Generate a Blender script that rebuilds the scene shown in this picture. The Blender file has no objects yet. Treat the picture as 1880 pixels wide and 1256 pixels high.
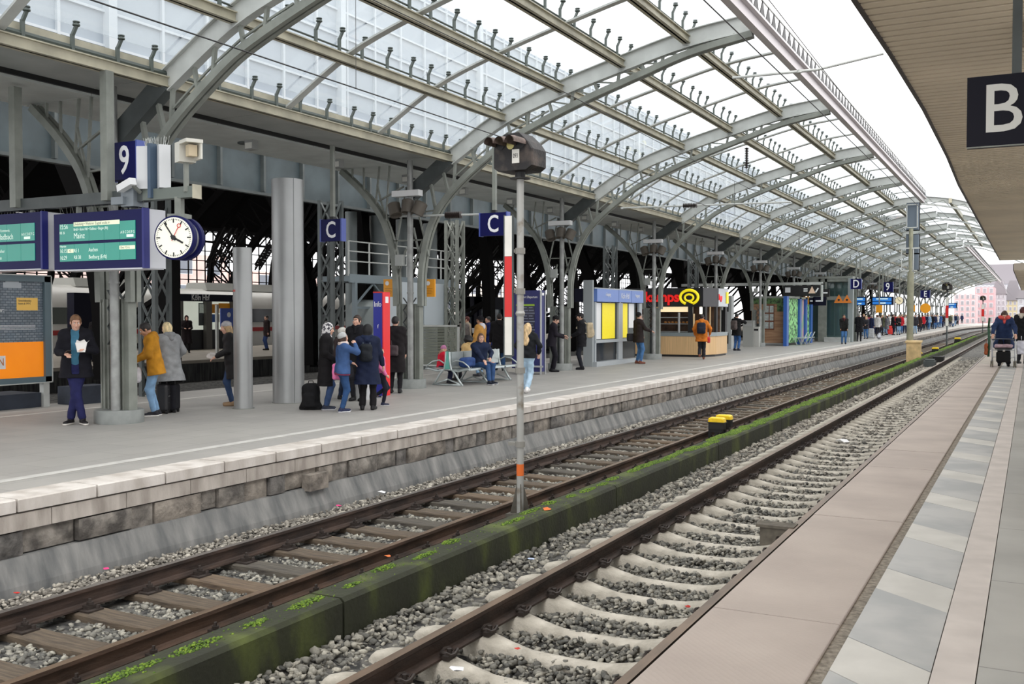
import bpy, math, random
import numpy as np
from mathutils import Vector, Matrix, Euler
sc = bpy.context.scene
rnd = random.Random(7); nrs = np.random.RandomState(5)
# ---------------------------------------------------------------- camera, world, sun, exposure
FPX = 1828.0; VX, VY = 1893.0, 577.0
YAW = math.atan((VX-940)/math.hypot(FPX, VY-628)); PIT = -math.atan((628-VY)/FPX)
cam_d = bpy.data.cameras.new('camera'); cam = bpy.data.objects.new('camera', cam_d)
sc.collection.objects.link(cam); sc.camera = cam
cam_d.sensor_fit = 'HORIZONTAL'; cam_d.sensor_width = 36.0; cam_d.lens = FPX/1880*36
cam_d.clip_start = .1; cam_d.clip_end = 2000
cam.rotation_euler = Euler((math.pi/2+PIT, 0, YAW), 'XYZ'); cam.location = (0, 0, 0)
_cy, _sy, _cp, _sp = math.cos(YAW), math.sin(YAW), math.cos(PIT), math.sin(PIT)
CF = Vector((-_sy*_cp, _cy*_cp, _sp)); CR = Vector((_cy, _sy, 0)); CU = CR.cross(CF)
def ray(x, y): return CF+CR*((x-940)/FPX)+CU*((628-y)/FPX)
def onZ(x, y, z): r = ray(x, y); return r*(z/r.z)
def onY(x, y, Y): r = ray(x, y); return r*(Y/r.y)
def onX(x, y, X): r = ray(x, y); return r*(X/r.x)
world = bpy.data.worlds.new('overcast_sky'); sc.world = world; world.use_nodes = True
nt = world.node_tree; nt.nodes.clear()
wo = nt.nodes.new('ShaderNodeOutputWorld'); bg = nt.nodes.new('ShaderNodeBackground')
tc = nt.nodes.new('ShaderNodeTexCoord'); sx = nt.nodes.new('ShaderNodeSeparateXYZ'); cr = nt.nodes.new('ShaderNodeValToRGB')
nt.links.new(tc.outputs['Generated'], sx.inputs[0]); nt.links.new(sx.outputs['Z'], cr.inputs[0])
cr.color_ramp.elements[0].position = 0.0; cr.color_ramp.elements[0].color = (.84, .84, .86, 1)
cr.color_ramp.elements[1].position = .6; cr.color_ramp.elements[1].color = (1, .985, .965, 1)
nt.links.new(cr.outputs[0], bg.inputs[0]); bg.inputs[1].default_value = 1.75
nt.links.new(bg.outputs[0], wo.inputs[0])
sun_d = bpy.data.lights.new('sun', 'SUN'); sun_d.energy = .8; sun_d.angle = math.radians(70); sun_d.color = (1, .98, .95)
sun = bpy.data.objects.new('sun', sun_d); sc.collection.objects.link(sun); sun.rotation_euler = (math.radians(28), math.radians(25), 0)
vs = sc.view_settings; vs.view_transform = 'Standard'; vs.look = 'None'; vs.exposure = 0.55; vs.gamma = 1.0
try: vs.use_curve_mapping = False
except Exception: pass
try:
    sc.cycles.max_bounces = 8; sc.cycles.diffuse_bounces = 4; sc.cycles.glossy_bounces = 3
    sc.cycles.transmission_bounces = 3; sc.cycles.transparent_max_bounces = 14
    sc.cycles.caustics_reflective = False; sc.cycles.caustics_refractive = False
except Exception: pass
# ---------------------------------------------------------------- helpers
COL = sc.collection
def s2l(c):
    out = []
    for v in c[:3]:
        v = v/255.0
        out.append(v/12.92 if v <= .04045 else ((v+.055)/1.055)**2.4)
    return tuple(out)+(1.0,)
MC = {}
def mat(name, rgb, rough=.6, metal=0.0, var=0.0, vscale=4.0, bump=0.0, bscale=40.0, rgb2=None, emit=0.0, stretch=None, spec=.5, contrast=(.35, .65), alpha=None):
    """procedural principled material; var/rgb2 mix a second tone by noise in object space"""
    if name in MC: return MC[name]
    m = bpy.data.materials.new(name); m.use_nodes = True; t = m.node_tree; N = t.nodes; L = t.links
    b = N['Principled BSDF']; b.inputs['Roughness'].default_value = rough; b.inputs['Metallic'].default_value = metal
    b.inputs['Specular IOR Level'].default_value = spec
    c1 = s2l(rgb); b.inputs['Base Color'].default_value = c1; m.diffuse_color = c1
    src = None
    if var or rgb2 or bump:
        tcn = N.new('ShaderNodeTexCoord'); mp = N.new('ShaderNodeMapping'); L.new(tcn.outputs['Object'], mp.inputs[0])
        if stretch: mp.inputs['Scale'].default_value = stretch
        src = mp.outputs[0]
    if var or rgb2:
        n = N.new('ShaderNodeTexNoise'); n.inputs['Scale'].default_value = vscale; n.inputs['Detail'].default_value = 6
        L.new(src, n.inputs[0]); r = N.new('ShaderNodeValToRGB'); L.new(n.outputs[0], r.inputs[0])
        c2 = s2l(rgb2) if rgb2 else tuple(max(0, v*(1-var)) for v in c1[:3])+(1,)
        c0 = c1 if rgb2 else tuple(min(1, v*(1+var*.6)) for v in c1[:3])+(1,)
        r.color_ramp.elements[0].position = contrast[0]; r.color_ramp.elements[0].color = c2
        r.color_ramp.elements[1].position = contrast[1]; r.color_ramp.elements[1].color = c0
        L.new(r.outputs[0], b.inputs['Base Color'])
    if bump:
        n2 = N.new('ShaderNodeTexNoise'); n2.inputs['Scale'].default_value = bscale; n2.inputs['Detail'].default_value = 5
        L.new(src, n2.inputs[0]); bp = N.new('ShaderNodeBump'); bp.inputs['Strength'].default_value = bump
        bp.inputs['Distance'].default_value = .02; L.new(n2.outputs[0], bp.inputs['Height']); L.new(bp.outputs[0], b.inputs['Normal'])
    if emit:
        b.inputs['Emission Color'].default_value = c1; b.inputs['Emission Strength'].default_value = emit
    MC[name] = m; return m
def glass_mat(name, tint, gloss=.08, diff=.0, rough=.05, dcol=(.9, .95, 1)):
    """thin pane: mostly see-through, a little mirror, a little milky diffusion"""
    m = bpy.data.materials.new(name); m.use_nodes = True; t = m.node_tree; N = t.nodes; L = t.links; N.clear()
    o = N.new('ShaderNodeOutputMaterial'); tr = N.new('ShaderNodeBsdfTransparent'); gl = N.new('ShaderNodeBsdfGlossy')
    tr.inputs[0].default_value = tint+(1,); gl.inputs['Roughness'].default_value = rough
    fr = N.new('ShaderNodeLayerWeight'); fr.inputs[0].default_value = .5; pw_ = N.new('ShaderNodeMath'); pw_.operation = 'POWER'; pw_.inputs[1].default_value = 4; L.new(fr.outputs['Facing'], pw_.inputs[0])
    mu = N.new('ShaderNodeMath'); mu.operation = 'MULTIPLY_ADD'; mu.inputs[1].default_value = gloss*3; mu.inputs[2].default_value = gloss*.4; L.new(pw_.outputs[0], mu.inputs[0]); mu.use_clamp = True
    mx = N.new('ShaderNodeMixShader'); L.new(mu.outputs[0], mx.inputs[0]); L.new(tr.outputs[0], mx.inputs[1]); L.new(gl.outputs[0], mx.inputs[2])
    last = mx.outputs[0]
    if diff:
        tl = N.new('ShaderNodeBsdfTranslucent'); tl.inputs[0].default_value = dcol+(1,)
        m2 = N.new('ShaderNodeMixShader'); m2.inputs[0].default_value = diff; L.new(last, m2.inputs[1]); L.new(tl.outputs[0], m2.inputs[2]); last = m2.outputs[0]
    L.new(last, o.inputs[0]); MC[name] = m; return m
class MB:
    """collects geometry; build() links it as ONE mesh object"""
    def __init__(s): s.v = []; s.f = []; s.mi = []; s.cur = 0
    def m(s, i): s.cur = i; return s
    def add(s, vs, fs):
        o = len(s.v); s.v += [tuple(v) for v in vs]; s.f += [tuple(i+o for i in f) for f in fs]; s.mi += [s.cur]*len(fs); return s
    def box(s, x0, x1, y0, y1, z0, z1, R=None, o=(0, 0, 0)):
        vs = [Vector((x, y, z)) for z in (z0, z1) for y in (y0, y1) for x in (x0, x1)]
        if R is not None: vs = [R @ v for v in vs]
        vs = [v+Vector(o) for v in vs]
        return s.add(vs, [(0, 2, 3, 1), (4, 5, 7, 6), (0, 1, 5, 4), (2, 6, 7, 3), (0, 4, 6, 2), (1, 3, 7, 5)])
    def cbox(s, c, sx_, sy_, sz_, R=None): return s.box(-sx_/2, sx_/2, -sy_/2, sy_/2, -sz_/2, sz_/2, R, c)
    def beam(s, a, b, w, h, up=(0, 0, 1)):
        a = Vector(a); b = Vector(b); d = (b-a); L = d.length
        if L < 1e-6: return s
        d.normalize(); u = Vector(up)
        if abs(d.dot(u)) > .98: u = Vector((0, 1, 0))
        r = d.cross(u).normalized(); u = r.cross(d)
        vs = [p+r*(i*w/2)+u*(j*h/2) for p in (a, b) for i, j in ((-1, -1), (1, -1), (1, 1), (-1, 1))]
        return s.add(vs, [(0, 3, 2, 1), (4, 5, 6, 7), (0, 1, 5, 4), (1, 2, 6, 5), (2, 3, 7, 6), (3, 0, 4, 7)])
    def tube(s, pts, r, n=10, cap=True):
        pts = [Vector(p) for p in pts]; rs = r if isinstance(r, (list, tuple)) else [r]*len(pts); rings = []; prev = None
        for i, p in enumerate(pts):
            d = (pts[min(i+1, len(pts)-1)]-pts[max(i-1, 0)]).normalized()
            u = prev if prev is not None else (Vector((0, 0, 1)) if abs(d.z) < .9 else Vector((1, 0, 0)))
            a = d.cross(u).normalized(); u = a.cross(d).normalized(); prev = u
            rings.append([p+a*math.cos(2*math.pi*k/n)*rs[i]+u*math.sin(2*math.pi*k/n)*rs[i] for k in range(n)])
        vs = [v for q in rings for v in q]; fs = []
        for i in range(len(pts)-1):
            for k in range(n):
                k2 = (k+1) % n; fs.append((i*n+k, i*n+k2, (i+1)*n+k2, (i+1)*n+k))
        if cap: fs.append(tuple(range(n))[::-1]); fs.append(tuple((len(pts)-1)*n+k for k in range(n)))
        return s.add(vs, fs)
    def lathe(s, prof, n=24, c=(0, 0, 0), axis='z', ang=None):
        c = Vector(c); vs = []; fs = []
        for (r, h) in prof:
            for k in range(n):
                a = 2*math.pi*k/n; x, y = r*math.cos(a), r*math.sin(a)
                v = Vector((x, y, h)) if axis == 'z' else (Vector((h, x, y)) if axis == 'x' else Vector((x, h, y)))
                if ang is not None: v = ang @ v
                vs.append(c+v)
        for i in range(len(prof)-1):
            for k in range(n): k2 = (k+1) % n; fs.append((i*n+k, i*n+k2, (i+1)*n+k2, (i+1)*n+k))
        fs.append(tuple(range(n))[::-1]); fs.append(tuple((len(prof)-1)*n+k for k in range(n)))
        return s.add(vs, fs)
    def sweep(s, prof, path, cap=True):
        """prof: closed list of (a,b); path: list of (origin, va, vb)"""
        n = len(prof); vs = []; fs = []
        for (o, va, vb) in path:
            o = Vector(o); va = Vector(va); vb = Vector(vb)
            vs += [o+va*a+vb*b for a, b in prof]
        for i in range(len(path)-1):
            for k in range(n): k2 = (k+1) % n; fs.append((i*n+k, i*n+k2, (i+1)*n+k2, (i+1)*n+k))
        if cap: fs.append(tuple(range(n))[::-1]); fs.append(tuple((len(path)-1)*n+k for k in range(n)))
        return s.add(vs, fs)
    def quad(s, a, b, c, d): return s.add([a, b, c, d], [(0, 1, 2, 3)])
    def build(s, name, mt, parent=None, smooth=False, loc=None, auto=False):
        me = bpy.data.meshes.new(name); me.from_pydata([tuple(v) for v in s.v], [], s.f)
        mts = mt if isinstance(mt, (list, tuple)) else [mt]
        for q in mts: me.materials.append(q)
        if len(mts) > 1: me.polygons.foreach_set('material_index', s.mi)
        if smooth or auto: me.polygons.foreach_set('use_smooth', [True]*len(me.polygons))
        if auto:
            try: me.set_sharp_from_angle(angle=math.radians(38))
            except Exception: pass
        me.update(); o = bpy.data.objects.new(name, me); COL.objects.link(o)
        if parent is not None: o.parent = parent
        if loc is not None: o.location = loc
        return o
def tag(o, label=None, cat=None, group=None, kind=None):
    if label: o['label'] = label
    if cat: o['category'] = cat
    if group: o['group'] = group
    if kind: o['kind'] = kind
    return o
def structure(o): o['kind'] = 'structure'; return o
def empty(name, loc=(0, 0, 0), rz=0.0, label=None, cat=None, group=None):
    o = bpy.data.objects.new(name, None); COL.objects.link(o); o.location = loc; o.rotation_euler = (0, 0, rz)
    o.empty_display_size = .1; return tag(o, label, cat, group)
CHILD = {}
def copy_tree(o, parent=None):
    c = o.copy(); COL.objects.link(c); c.parent = parent
    for ch in [x for x in o.children]: copy_tree(ch, c)
    return c
FONTS = {}
def text(name, body, size, mt, parent, loc, rot, align='LEFT', ext=.004, sx_=1.0, bold=0.0):
    cu = bpy.data.curves.new(name, 'FONT'); cu.body = body; cu.size = size; cu.extrude = ext; cu.align_x = align; cu.align_y = 'CENTER'
    cu.offset = bold*size; cu.resolution_u = 3
    tmp = bpy.data.objects.new('tmp', cu); COL.objects.link(tmp)
    me = bpy.data.meshes.new_from_object(tmp); bpy.data.objects.remove(tmp); bpy.data.curves.remove(cu)
    me.name = name; me.materials.clear(); me.materials.append(mt)
    o = bpy.data.objects.new(name, me); COL.objects.link(o); o.parent = parent; o.location = loc; o.rotation_euler = rot; o.scale = (sx_, 1, 1)
    return o
FACE_S = (math.pi/2, 0, 0)              # text facing -Y (towards the camera, across the tracks)
FACE_E = (math.pi/2, 0, math.pi/2)      # text facing +X (towards the tracks)
def interp(pts, x):
    xs = [p[0] for p in pts]; zs = [p[1] for p in pts]; return float(np.interp(x, xs, zs))
# levels (camera eye is z=0)
ZR = -1.55      # right platform
ZL = -1.80      # left platform
RR = -2.25      # rail top, near track
RL = -2.48      # rail top, far track
def bend(Y): return 0.0 if Y < 150 else (Y-150)**2/520.0
# ---------------------------------------------------------------- shared materials
M = {}
M['steel'] = mat('green_grey_steel', (128, 132, 125), .55, 0, .18, 3, .1, 60)
M['steel_light'] = mat('light_grey_steel', (184, 187, 184), .5, 0, .10, 3)
M['steel_dark'] = mat('dark_grey_steel', (74, 80, 80), .55, 0, .25, 2)
M['cream'] = mat('cream_painted_steel', (176, 171, 152), .55, 0, .2, 2.5)
M['black'] = mat('black_metal', (18, 18, 20), .5)
M['soot'] = mat('sooty_steel', (11, 10, 10), .9, spec=.15)
M['white'] = mat('white_paint', (232, 233, 234), .4)
M['blue'] = mat('station_blue', (8, 12, 74), .5, spec=.2)
M['navy'] = mat('dark_navy_panel', (8, 10, 32), .5, spec=.2)
M['red'] = mat('signal_red', (206, 26, 24), .4)
M['yellow'] = mat('yellow_plastic', (246, 206, 30), .4, 0, .12, 9)
M['orange'] = mat('orange_yellow_sign', (236, 158, 20), .5)
M['silver'] = mat('brushed_silver', (170, 172, 172), .38, .55)
M['galv'] = mat('galvanised_pole', (150, 152, 150), .5, .3, .2, 6)
M['rubber'] = mat('black_rubber', (22, 22, 22), .7)
M['letter'] = mat('white_lettering', (235, 236, 238), .5)
# ================================================================ ground, tracks, platforms
def brickmat(name, c1, c2, cm, bw, bh, mortar=.01, rough=.7, bump=.2, noise=.25, off=.5, axes='xy', nscale=3, sm=.1):
    m = bpy.data.materials.new(name); m.use_nodes = True; t = m.node_tree; N = t.nodes; L = t.links; b = N['Principled BSDF']
    b.inputs['Roughness'].default_value = rough
    tcn = N.new('ShaderNodeTexCoord'); sp = N.new('ShaderNodeSeparateXYZ'); cb = N.new('ShaderNodeCombineXYZ'); L.new(tcn.outputs['Object'], sp.inputs[0])
    ax = {'x': 0, 'y': 1, 'z': 2}; L.new(sp.outputs[ax[axes[0]]], cb.inputs[0]); L.new(sp.outputs[ax[axes[1]]], cb.inputs[1])
    br = N.new('ShaderNodeTexBrick'); L.new(cb.outputs[0], br.inputs['Vector']); br.inputs['Scale'].default_value = 1
    br.inputs['Brick Width'].default_value = bw; br.inputs['Row Height'].default_value = bh; br.inputs['Mortar Size'].default_value = mortar
    br.inputs['Mortar Smooth'].default_value = sm; br.offset = off
    br.inputs['Color1'].default_value = s2l(c1); br.inputs['Color2'].default_value = s2l(c2); br.inputs['Mortar'].default_value = s2l(cm)
    n = N.new('ShaderNodeTexNoise'); n.inputs['Scale'].default_value = nscale; n.inputs['Detail'].default_value = 7; L.new(tcn.outputs['Object'], n.inputs[0])
    r = N.new('ShaderNodeValToRGB'); L.new(n.outputs[0], r.inputs[0]); r.color_ramp.elements[0].position = .35; r.color_ramp.elements[1].position = .65
    r.color_ramp.elements[0].color = (1-noise,)*3+(1,); r.color_ramp.elements[1].color = (1, 1, 1, 1)
    mx = N.new('ShaderNodeMixRGB'); mx.blend_type = 'MULTIPLY'; mx.inputs[0].default_value = 1; L.new(br.outputs[0], mx.inputs[1]); L.new(r.outputs[0], mx.inputs[2])
    L.new(mx.outputs[0], b.inputs['Base Color'])
    if bump:
        bp = N.new('ShaderNodeBump'); bp.inputs['Strength'].default_value = bump; bp.inputs['Distance'].default_value = .01; bp.invert = True
        L.new(br.outputs['Fac'], bp.inputs['Height']); L.new(bp.outputs[0], b.inputs['Normal'])
    return m
def strip(name, xz, mt, y0, y1, step=6, kind='structure', bendit=True):
    """long body with cross-section xz swept along the tracks"""
    mb = MB(); ys = list(np.arange(y0, y1, step))+[y1]
    mb.sweep(xz, [((bend(Y) if bendit else 0, Y, 0), (1, 0, 0), (0, 0, 1)) for Y in ys])
    o = mb.build(name, mt); o['kind'] = kind; return o
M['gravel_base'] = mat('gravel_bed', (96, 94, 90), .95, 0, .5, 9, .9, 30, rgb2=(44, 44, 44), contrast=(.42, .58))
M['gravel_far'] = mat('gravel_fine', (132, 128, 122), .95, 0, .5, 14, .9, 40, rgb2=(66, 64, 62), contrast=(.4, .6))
# bed below everything
mb = MB(); mb.box(-90, 40, -10, 420, -3.6, -2.9); structure(mb.build('ground', M['gravel_base']))
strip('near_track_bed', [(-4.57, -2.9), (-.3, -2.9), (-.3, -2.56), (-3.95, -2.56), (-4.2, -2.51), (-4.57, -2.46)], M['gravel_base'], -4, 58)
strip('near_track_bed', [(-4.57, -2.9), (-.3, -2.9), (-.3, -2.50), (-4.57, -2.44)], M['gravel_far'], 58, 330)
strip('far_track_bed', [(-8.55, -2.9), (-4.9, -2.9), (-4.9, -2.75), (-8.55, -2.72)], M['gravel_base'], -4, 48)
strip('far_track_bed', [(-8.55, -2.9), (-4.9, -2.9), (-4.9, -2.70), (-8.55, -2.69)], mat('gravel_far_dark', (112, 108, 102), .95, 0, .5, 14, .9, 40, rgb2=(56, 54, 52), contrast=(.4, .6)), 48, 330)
# ---- moss covered retaining wall between the tracks
def moss_wall_mat():
    m = bpy.data.materials.new('algae_concrete'); m.use_nodes = True; t = m.node_tree; N = t.nodes; L = t.links; b = N['Principled BSDF']; b.inputs['Roughness'].default_value = .85
    tcn = N.new('ShaderNodeTexCoord'); mp = N.new('ShaderNodeMapping'); mp.inputs['Scale'].default_value = (1, .9, .4); L.new(tcn.outputs['Object'], mp.inputs[0])
    n = N.new('ShaderNodeTexNoise'); n.inputs['Scale'].default_value = 2.6; n.inputs['Detail'].default_value = 8; L.new(mp.outputs[0], n.inputs[0])
    r = N.new('ShaderNodeValToRGB'); L.new(n.outputs[0], r.inputs[0]); e = r.color_ramp.elements
    e[0].position = .35; e[0].color = s2l((38, 40, 27)); e[1].position = .72; e[1].color = s2l((84, 94, 42)); q = e.new(.52); q.color = s2l((46, 50, 30))
    n2 = N.new('ShaderNodeTexNoise'); n2.inputs['Scale'].default_value = 25; n2.inputs['Detail'].default_value = 6; L.new(tcn.outputs['Object'], n2.inputs[0])
    bp = N.new('ShaderNodeBump'); bp.inputs['Strength'].default_value = .35; bp.inputs['Distance'].default_value = .02; L.new(n2.outputs[0], bp.inputs['Height'])
    L.new(bp.outputs[0], b.inputs['Normal']); L.new(r.outputs[0], b.inputs['Base Color']); return m
M['algae'] = moss_wall_mat()
M['kerb_top'] = mat('kerb_concrete', (100, 100, 80), .9, 0, .3, 5, .4, 40, rgb2=(66, 70, 48))
ZW = -2.143; XW0, XW1 = -4.90, -4.57
joints = [-3.0, 1.55, 6.95, 11.6, 16.2, 20.9, 25.7, 30.2, 35.8, 42, 48, 55, 63, 71, 80, 90, 101, 113, 126, 140, 156]
joints[2] = onZ(637, 1100, ZW).y
for i in range(len(joints)-1):
    y0, y1 = joints[i]+.012, joints[i+1]-.012
    mb = MB(); x = lambda Y: bend(Y)
    prof = [(XW0, -2.95), (XW1, -2.95), (XW1, ZW-.03), (XW1-.03, ZW), (XW0+.02, ZW), (XW0, ZW-.02)]
    ys = np.linspace(y0, y1, 3 if y1 < 150 else 6)
    mb.sweep(prof, [((bend(Y), Y, 0), (1, 0, 0), (0, 0, 1)) for Y in ys])
    o = mb.build('retaining_wall_segment', [M['algae'], M['kerb_top']]); o['kind'] = 'structure'
    for p in o.data.polygons:
        if p.normal.z > .5: p.material_index = 1
# moss cushions: uncountable little domes on the kerb top
def numpy_mesh(name, V, F, mt, smooth=False, nper=None):
    me = bpy.data.meshes.new(name); V = np.asarray(V, np.float32); F = np.asarray(F, np.int32)
    me.vertices.add(len(V)); me.vertices.foreach_set('co', V.ravel()); k = F.shape[1]
    me.loops.add(F.size); me.loops.foreach_set('vertex_index', F.ravel())
    me.polygons.add(len(F)); me.polygons.foreach_set('loop_start', np.arange(0, F.size, k, dtype=np.int32))
    try: me.polygons.foreach_set('loop_total', np.full(len(F), k, np.int32))
    except Exception: pass
    if smooth: me.polygons.foreach_set('use_smooth', np.ones(len(F), bool))
    for q in (mt if isinstance(mt, (list, tuple)) else [mt]): me.materials.append(q)
    me.update(calc_edges=True); me.validate(); o = bpy.data.objects.new(name, me); COL.objects.link(o); return o
_t = (1+5**.5)/2
ICO_V = np.array([(-1, _t, 0), (1, _t, 0), (-1, -_t, 0), (1, -_t, 0), (0, -1, _t), (0, 1, _t), (0, -1, -_t), (0, 1, -_t), (_t, 0, -1), (_t, 0, 1), (-_t, 0, -1), (-_t, 0, 1)], float)/math.sqrt(1+_t*_t)
ICO_F = np.array([(0, 11, 5), (0, 5, 1), (0, 1, 7), (0, 7, 10), (0, 10, 11), (1, 5, 9), (5, 11, 4), (11, 10, 2), (10, 7, 6), (7, 1, 8), (3, 9, 4), (3, 4, 2), (3, 2, 6), (3, 6, 8), (3, 8, 9), (4, 9, 5), (2, 4, 11), (6, 2, 10), (8, 6, 7), (9, 8, 1)])
def rand_rot(n):
    q = nrs.normal(size=(n, 4)); q /= np.linalg.norm(q, axis=1)[:, None]; w, x, y, z = q.T
    return np.stack([1-2*(y*y+z*z), 2*(x*y-z*w), 2*(x*z+y*w), 2*(x*y+z*w), 1-2*(x*x+z*z), 2*(y*z-x*w), 2*(x*z-y*w), 2*(y*z+x*w), 1-2*(x*x+y*y)], 1).reshape(n, 3, 3)
def stones(name, P, S, mt, label, cat, flat=.72, jit=.42):
    n = len(P); B = ICO_V[None]*(1+nrs.uniform(-jit, jit, (n, 12, 1))); B = B*nrs.uniform(.5, 1.35, (n, 1, 3))
    B = np.einsum('nij,nkj->nki', rand_rot(n), B); B[:, :, 2] *= flat; V = (B*S[:, None, None]+P[:, None, :]).reshape(-1, 3)
    F = (ICO_F[None]+12*np.arange(n)[:, None, None]).reshape(-1, 3)
    return tag(numpy_mesh(name, V, F, mt), label, cat, None, 'stuff')
def stone_mat(name, c1, c2, c3):
    m = bpy.data.materials.new(name); m.use_nodes = True; t = m.node_tree; N = t.nodes; L = t.links; b = N['Principled BSDF']; b.inputs['Roughness'].default_value = .85
    g = N.new('ShaderNodeNewGeometry'); r = N.new('ShaderNodeValToRGB'); L.new(g.outputs['Random Per Island'], r.inputs[0]); e = r.color_ramp.elements
    e[0].position = 0; e[0].color = s2l(c1); e[1].position = 1; e[1].color = s2l(c3); q = e.new(.55); q.color = s2l(c2)
    tcn = N.new('ShaderNodeTexCoord'); n = N.new('ShaderNodeTexNoise'); n.inputs['Scale'].default_value = 60; L.new(tcn.outputs['Object'], n.inputs[0])
    mx = N.new('ShaderNodeMixRGB'); mx.blend_type = 'OVERLAY'; mx.inputs[0].default_value = .5; L.new(r.outputs[0], mx.inputs[1]); L.new(n.outputs[0], mx.inputs[2]); L.new(mx.outputs[0], b.inputs['Base Color'])
    return m
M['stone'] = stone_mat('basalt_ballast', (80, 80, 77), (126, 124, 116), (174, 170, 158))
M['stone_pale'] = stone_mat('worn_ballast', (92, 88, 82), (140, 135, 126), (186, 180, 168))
def ballast(x0, x1, y0, y1, z, base=.034, dens=1.0, cap=26000, grow=.010):
    P = []; S = []; y = y0
    while y < y1:
        s = base+grow*max(0, y-8)/8; dy = 1.0; n = int(dens*(x1-x0)*dy/(s*s*2.1))
        P.append(np.stack([nrs.uniform(x0, x1, n), nrs.uniform(y, y+dy, n), np.full(n, z)+nrs.uniform(-.02, .018, n)], 1)); S.append(nrs.uniform(.6, 1.25, n)*s); y += dy
    P = np.concatenate(P); S = np.concatenate(S); return P, S
P, S = ballast(-4.56, -3.76, 3.2, 62, -2.525, .030, 1.7); P2, S2 = ballast(-3.64, -2.26, 3.2, 62, -2.52, .025)
# shoulder pile against the wall is a little higher
P[:, 2] += .085*np.clip((-4.26-P[:, 0])/.2, 0, 1)
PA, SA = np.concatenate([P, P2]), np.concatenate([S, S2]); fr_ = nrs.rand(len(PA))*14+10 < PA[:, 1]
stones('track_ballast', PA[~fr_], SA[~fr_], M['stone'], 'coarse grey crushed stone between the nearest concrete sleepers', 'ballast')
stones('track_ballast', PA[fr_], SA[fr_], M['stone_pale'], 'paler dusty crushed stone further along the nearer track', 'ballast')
P, S = ballast(-7.48, -6.14, 3.5, 50, -2.735, .028); P2, S2 = ballast(-5.98, -4.92, 3.5, 50, -2.70, .028)
stones('track_ballast', np.concatenate([P, P2]), np.concatenate([S, S2]), M['stone'], 'dark grey crushed stone between the wooden sleepers of the farther track', 'ballast')
P, S = ballast(-8.5, -7.62, 3.5, 50, -2.68, .025)
stones('edge_gravel', P, S, M['stone_pale'], 'pale littered gravel strip between the far track and the platform wall', 'gravel')
# ---- rails
rail_prof = [(-.036, 0), (.036, 0), (.036, -.03), (.03, -.042), (.009, -.05), (.009, -.13), (.02, -.142), (.07, -.152), (.07, -.168), (-.07, -.168), (-.07, -.152), (-.02, -.142), (-.009, -.13), (-.009, -.05), (-.03, -.042), (-.036, -.03)]
def rail_mat(name, top, side):
    m = mat(name, side, .7, .1, .25, 8, .3, 50, rgb2=tuple(int(c*.55) for c in side), stretch=(1, .3, 1)); return m
M['rust_dark'] = rail_mat('rail_dark_rust', None, (74, 58, 50)); M['rust'] = rail_mat('rail_orange_rust', None, (88, 68, 56))
M['railtop'] = mat('rail_running_surface', (122, 102, 84), .4, .5, .3, 10, stretch=(1, .2, 1)); M['railtop_grey'] = mat('rail_running_surface_grey', (128, 122, 118), .35, .6, .3, 10, stretch=(1, .2, 1))
def rail(X, z, y0, y1, ms, label):
    ys = list(np.arange(y0, 150, 6))+list(np.arange(150, y1, 4)); mb = MB()
    mb.sweep(rail_prof, [((X+bend(Y), Y, z), (1, 0, 0), (0, 0, 1)) for Y in ys]); o = mb.build('rail', ms)
    for p in o.data.polygons:
        if p.normal.z > .7 and p.center.z > z-.01: p.material_index = 1
    return tag(o, label, 'rail')
XRL, XRR, XLL, XLR = -3.69, -2.19, -7.58, -6.08
rail(XRL, RR, 1, 300, [M['rust_dark'], M['railtop']], 'rusty brown rail of the nearer track, on the side of the mossy wall')
rail(XRR, RR, 1, 300, [M['rust_dark'], M['railtop']], 'rusty rail running right along the metal cover plates of the near platform')
rail(XLL, RL, 1, 300, [M['rust_dark'], M['railtop_grey']], 'dark rail of the farther track, next to the stone platform wall')
rail(XLR, RL, 1, 300, [M['rust'], M['railtop']], 'orange rusty rail of the farther track, next to the mossy wall')
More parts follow.
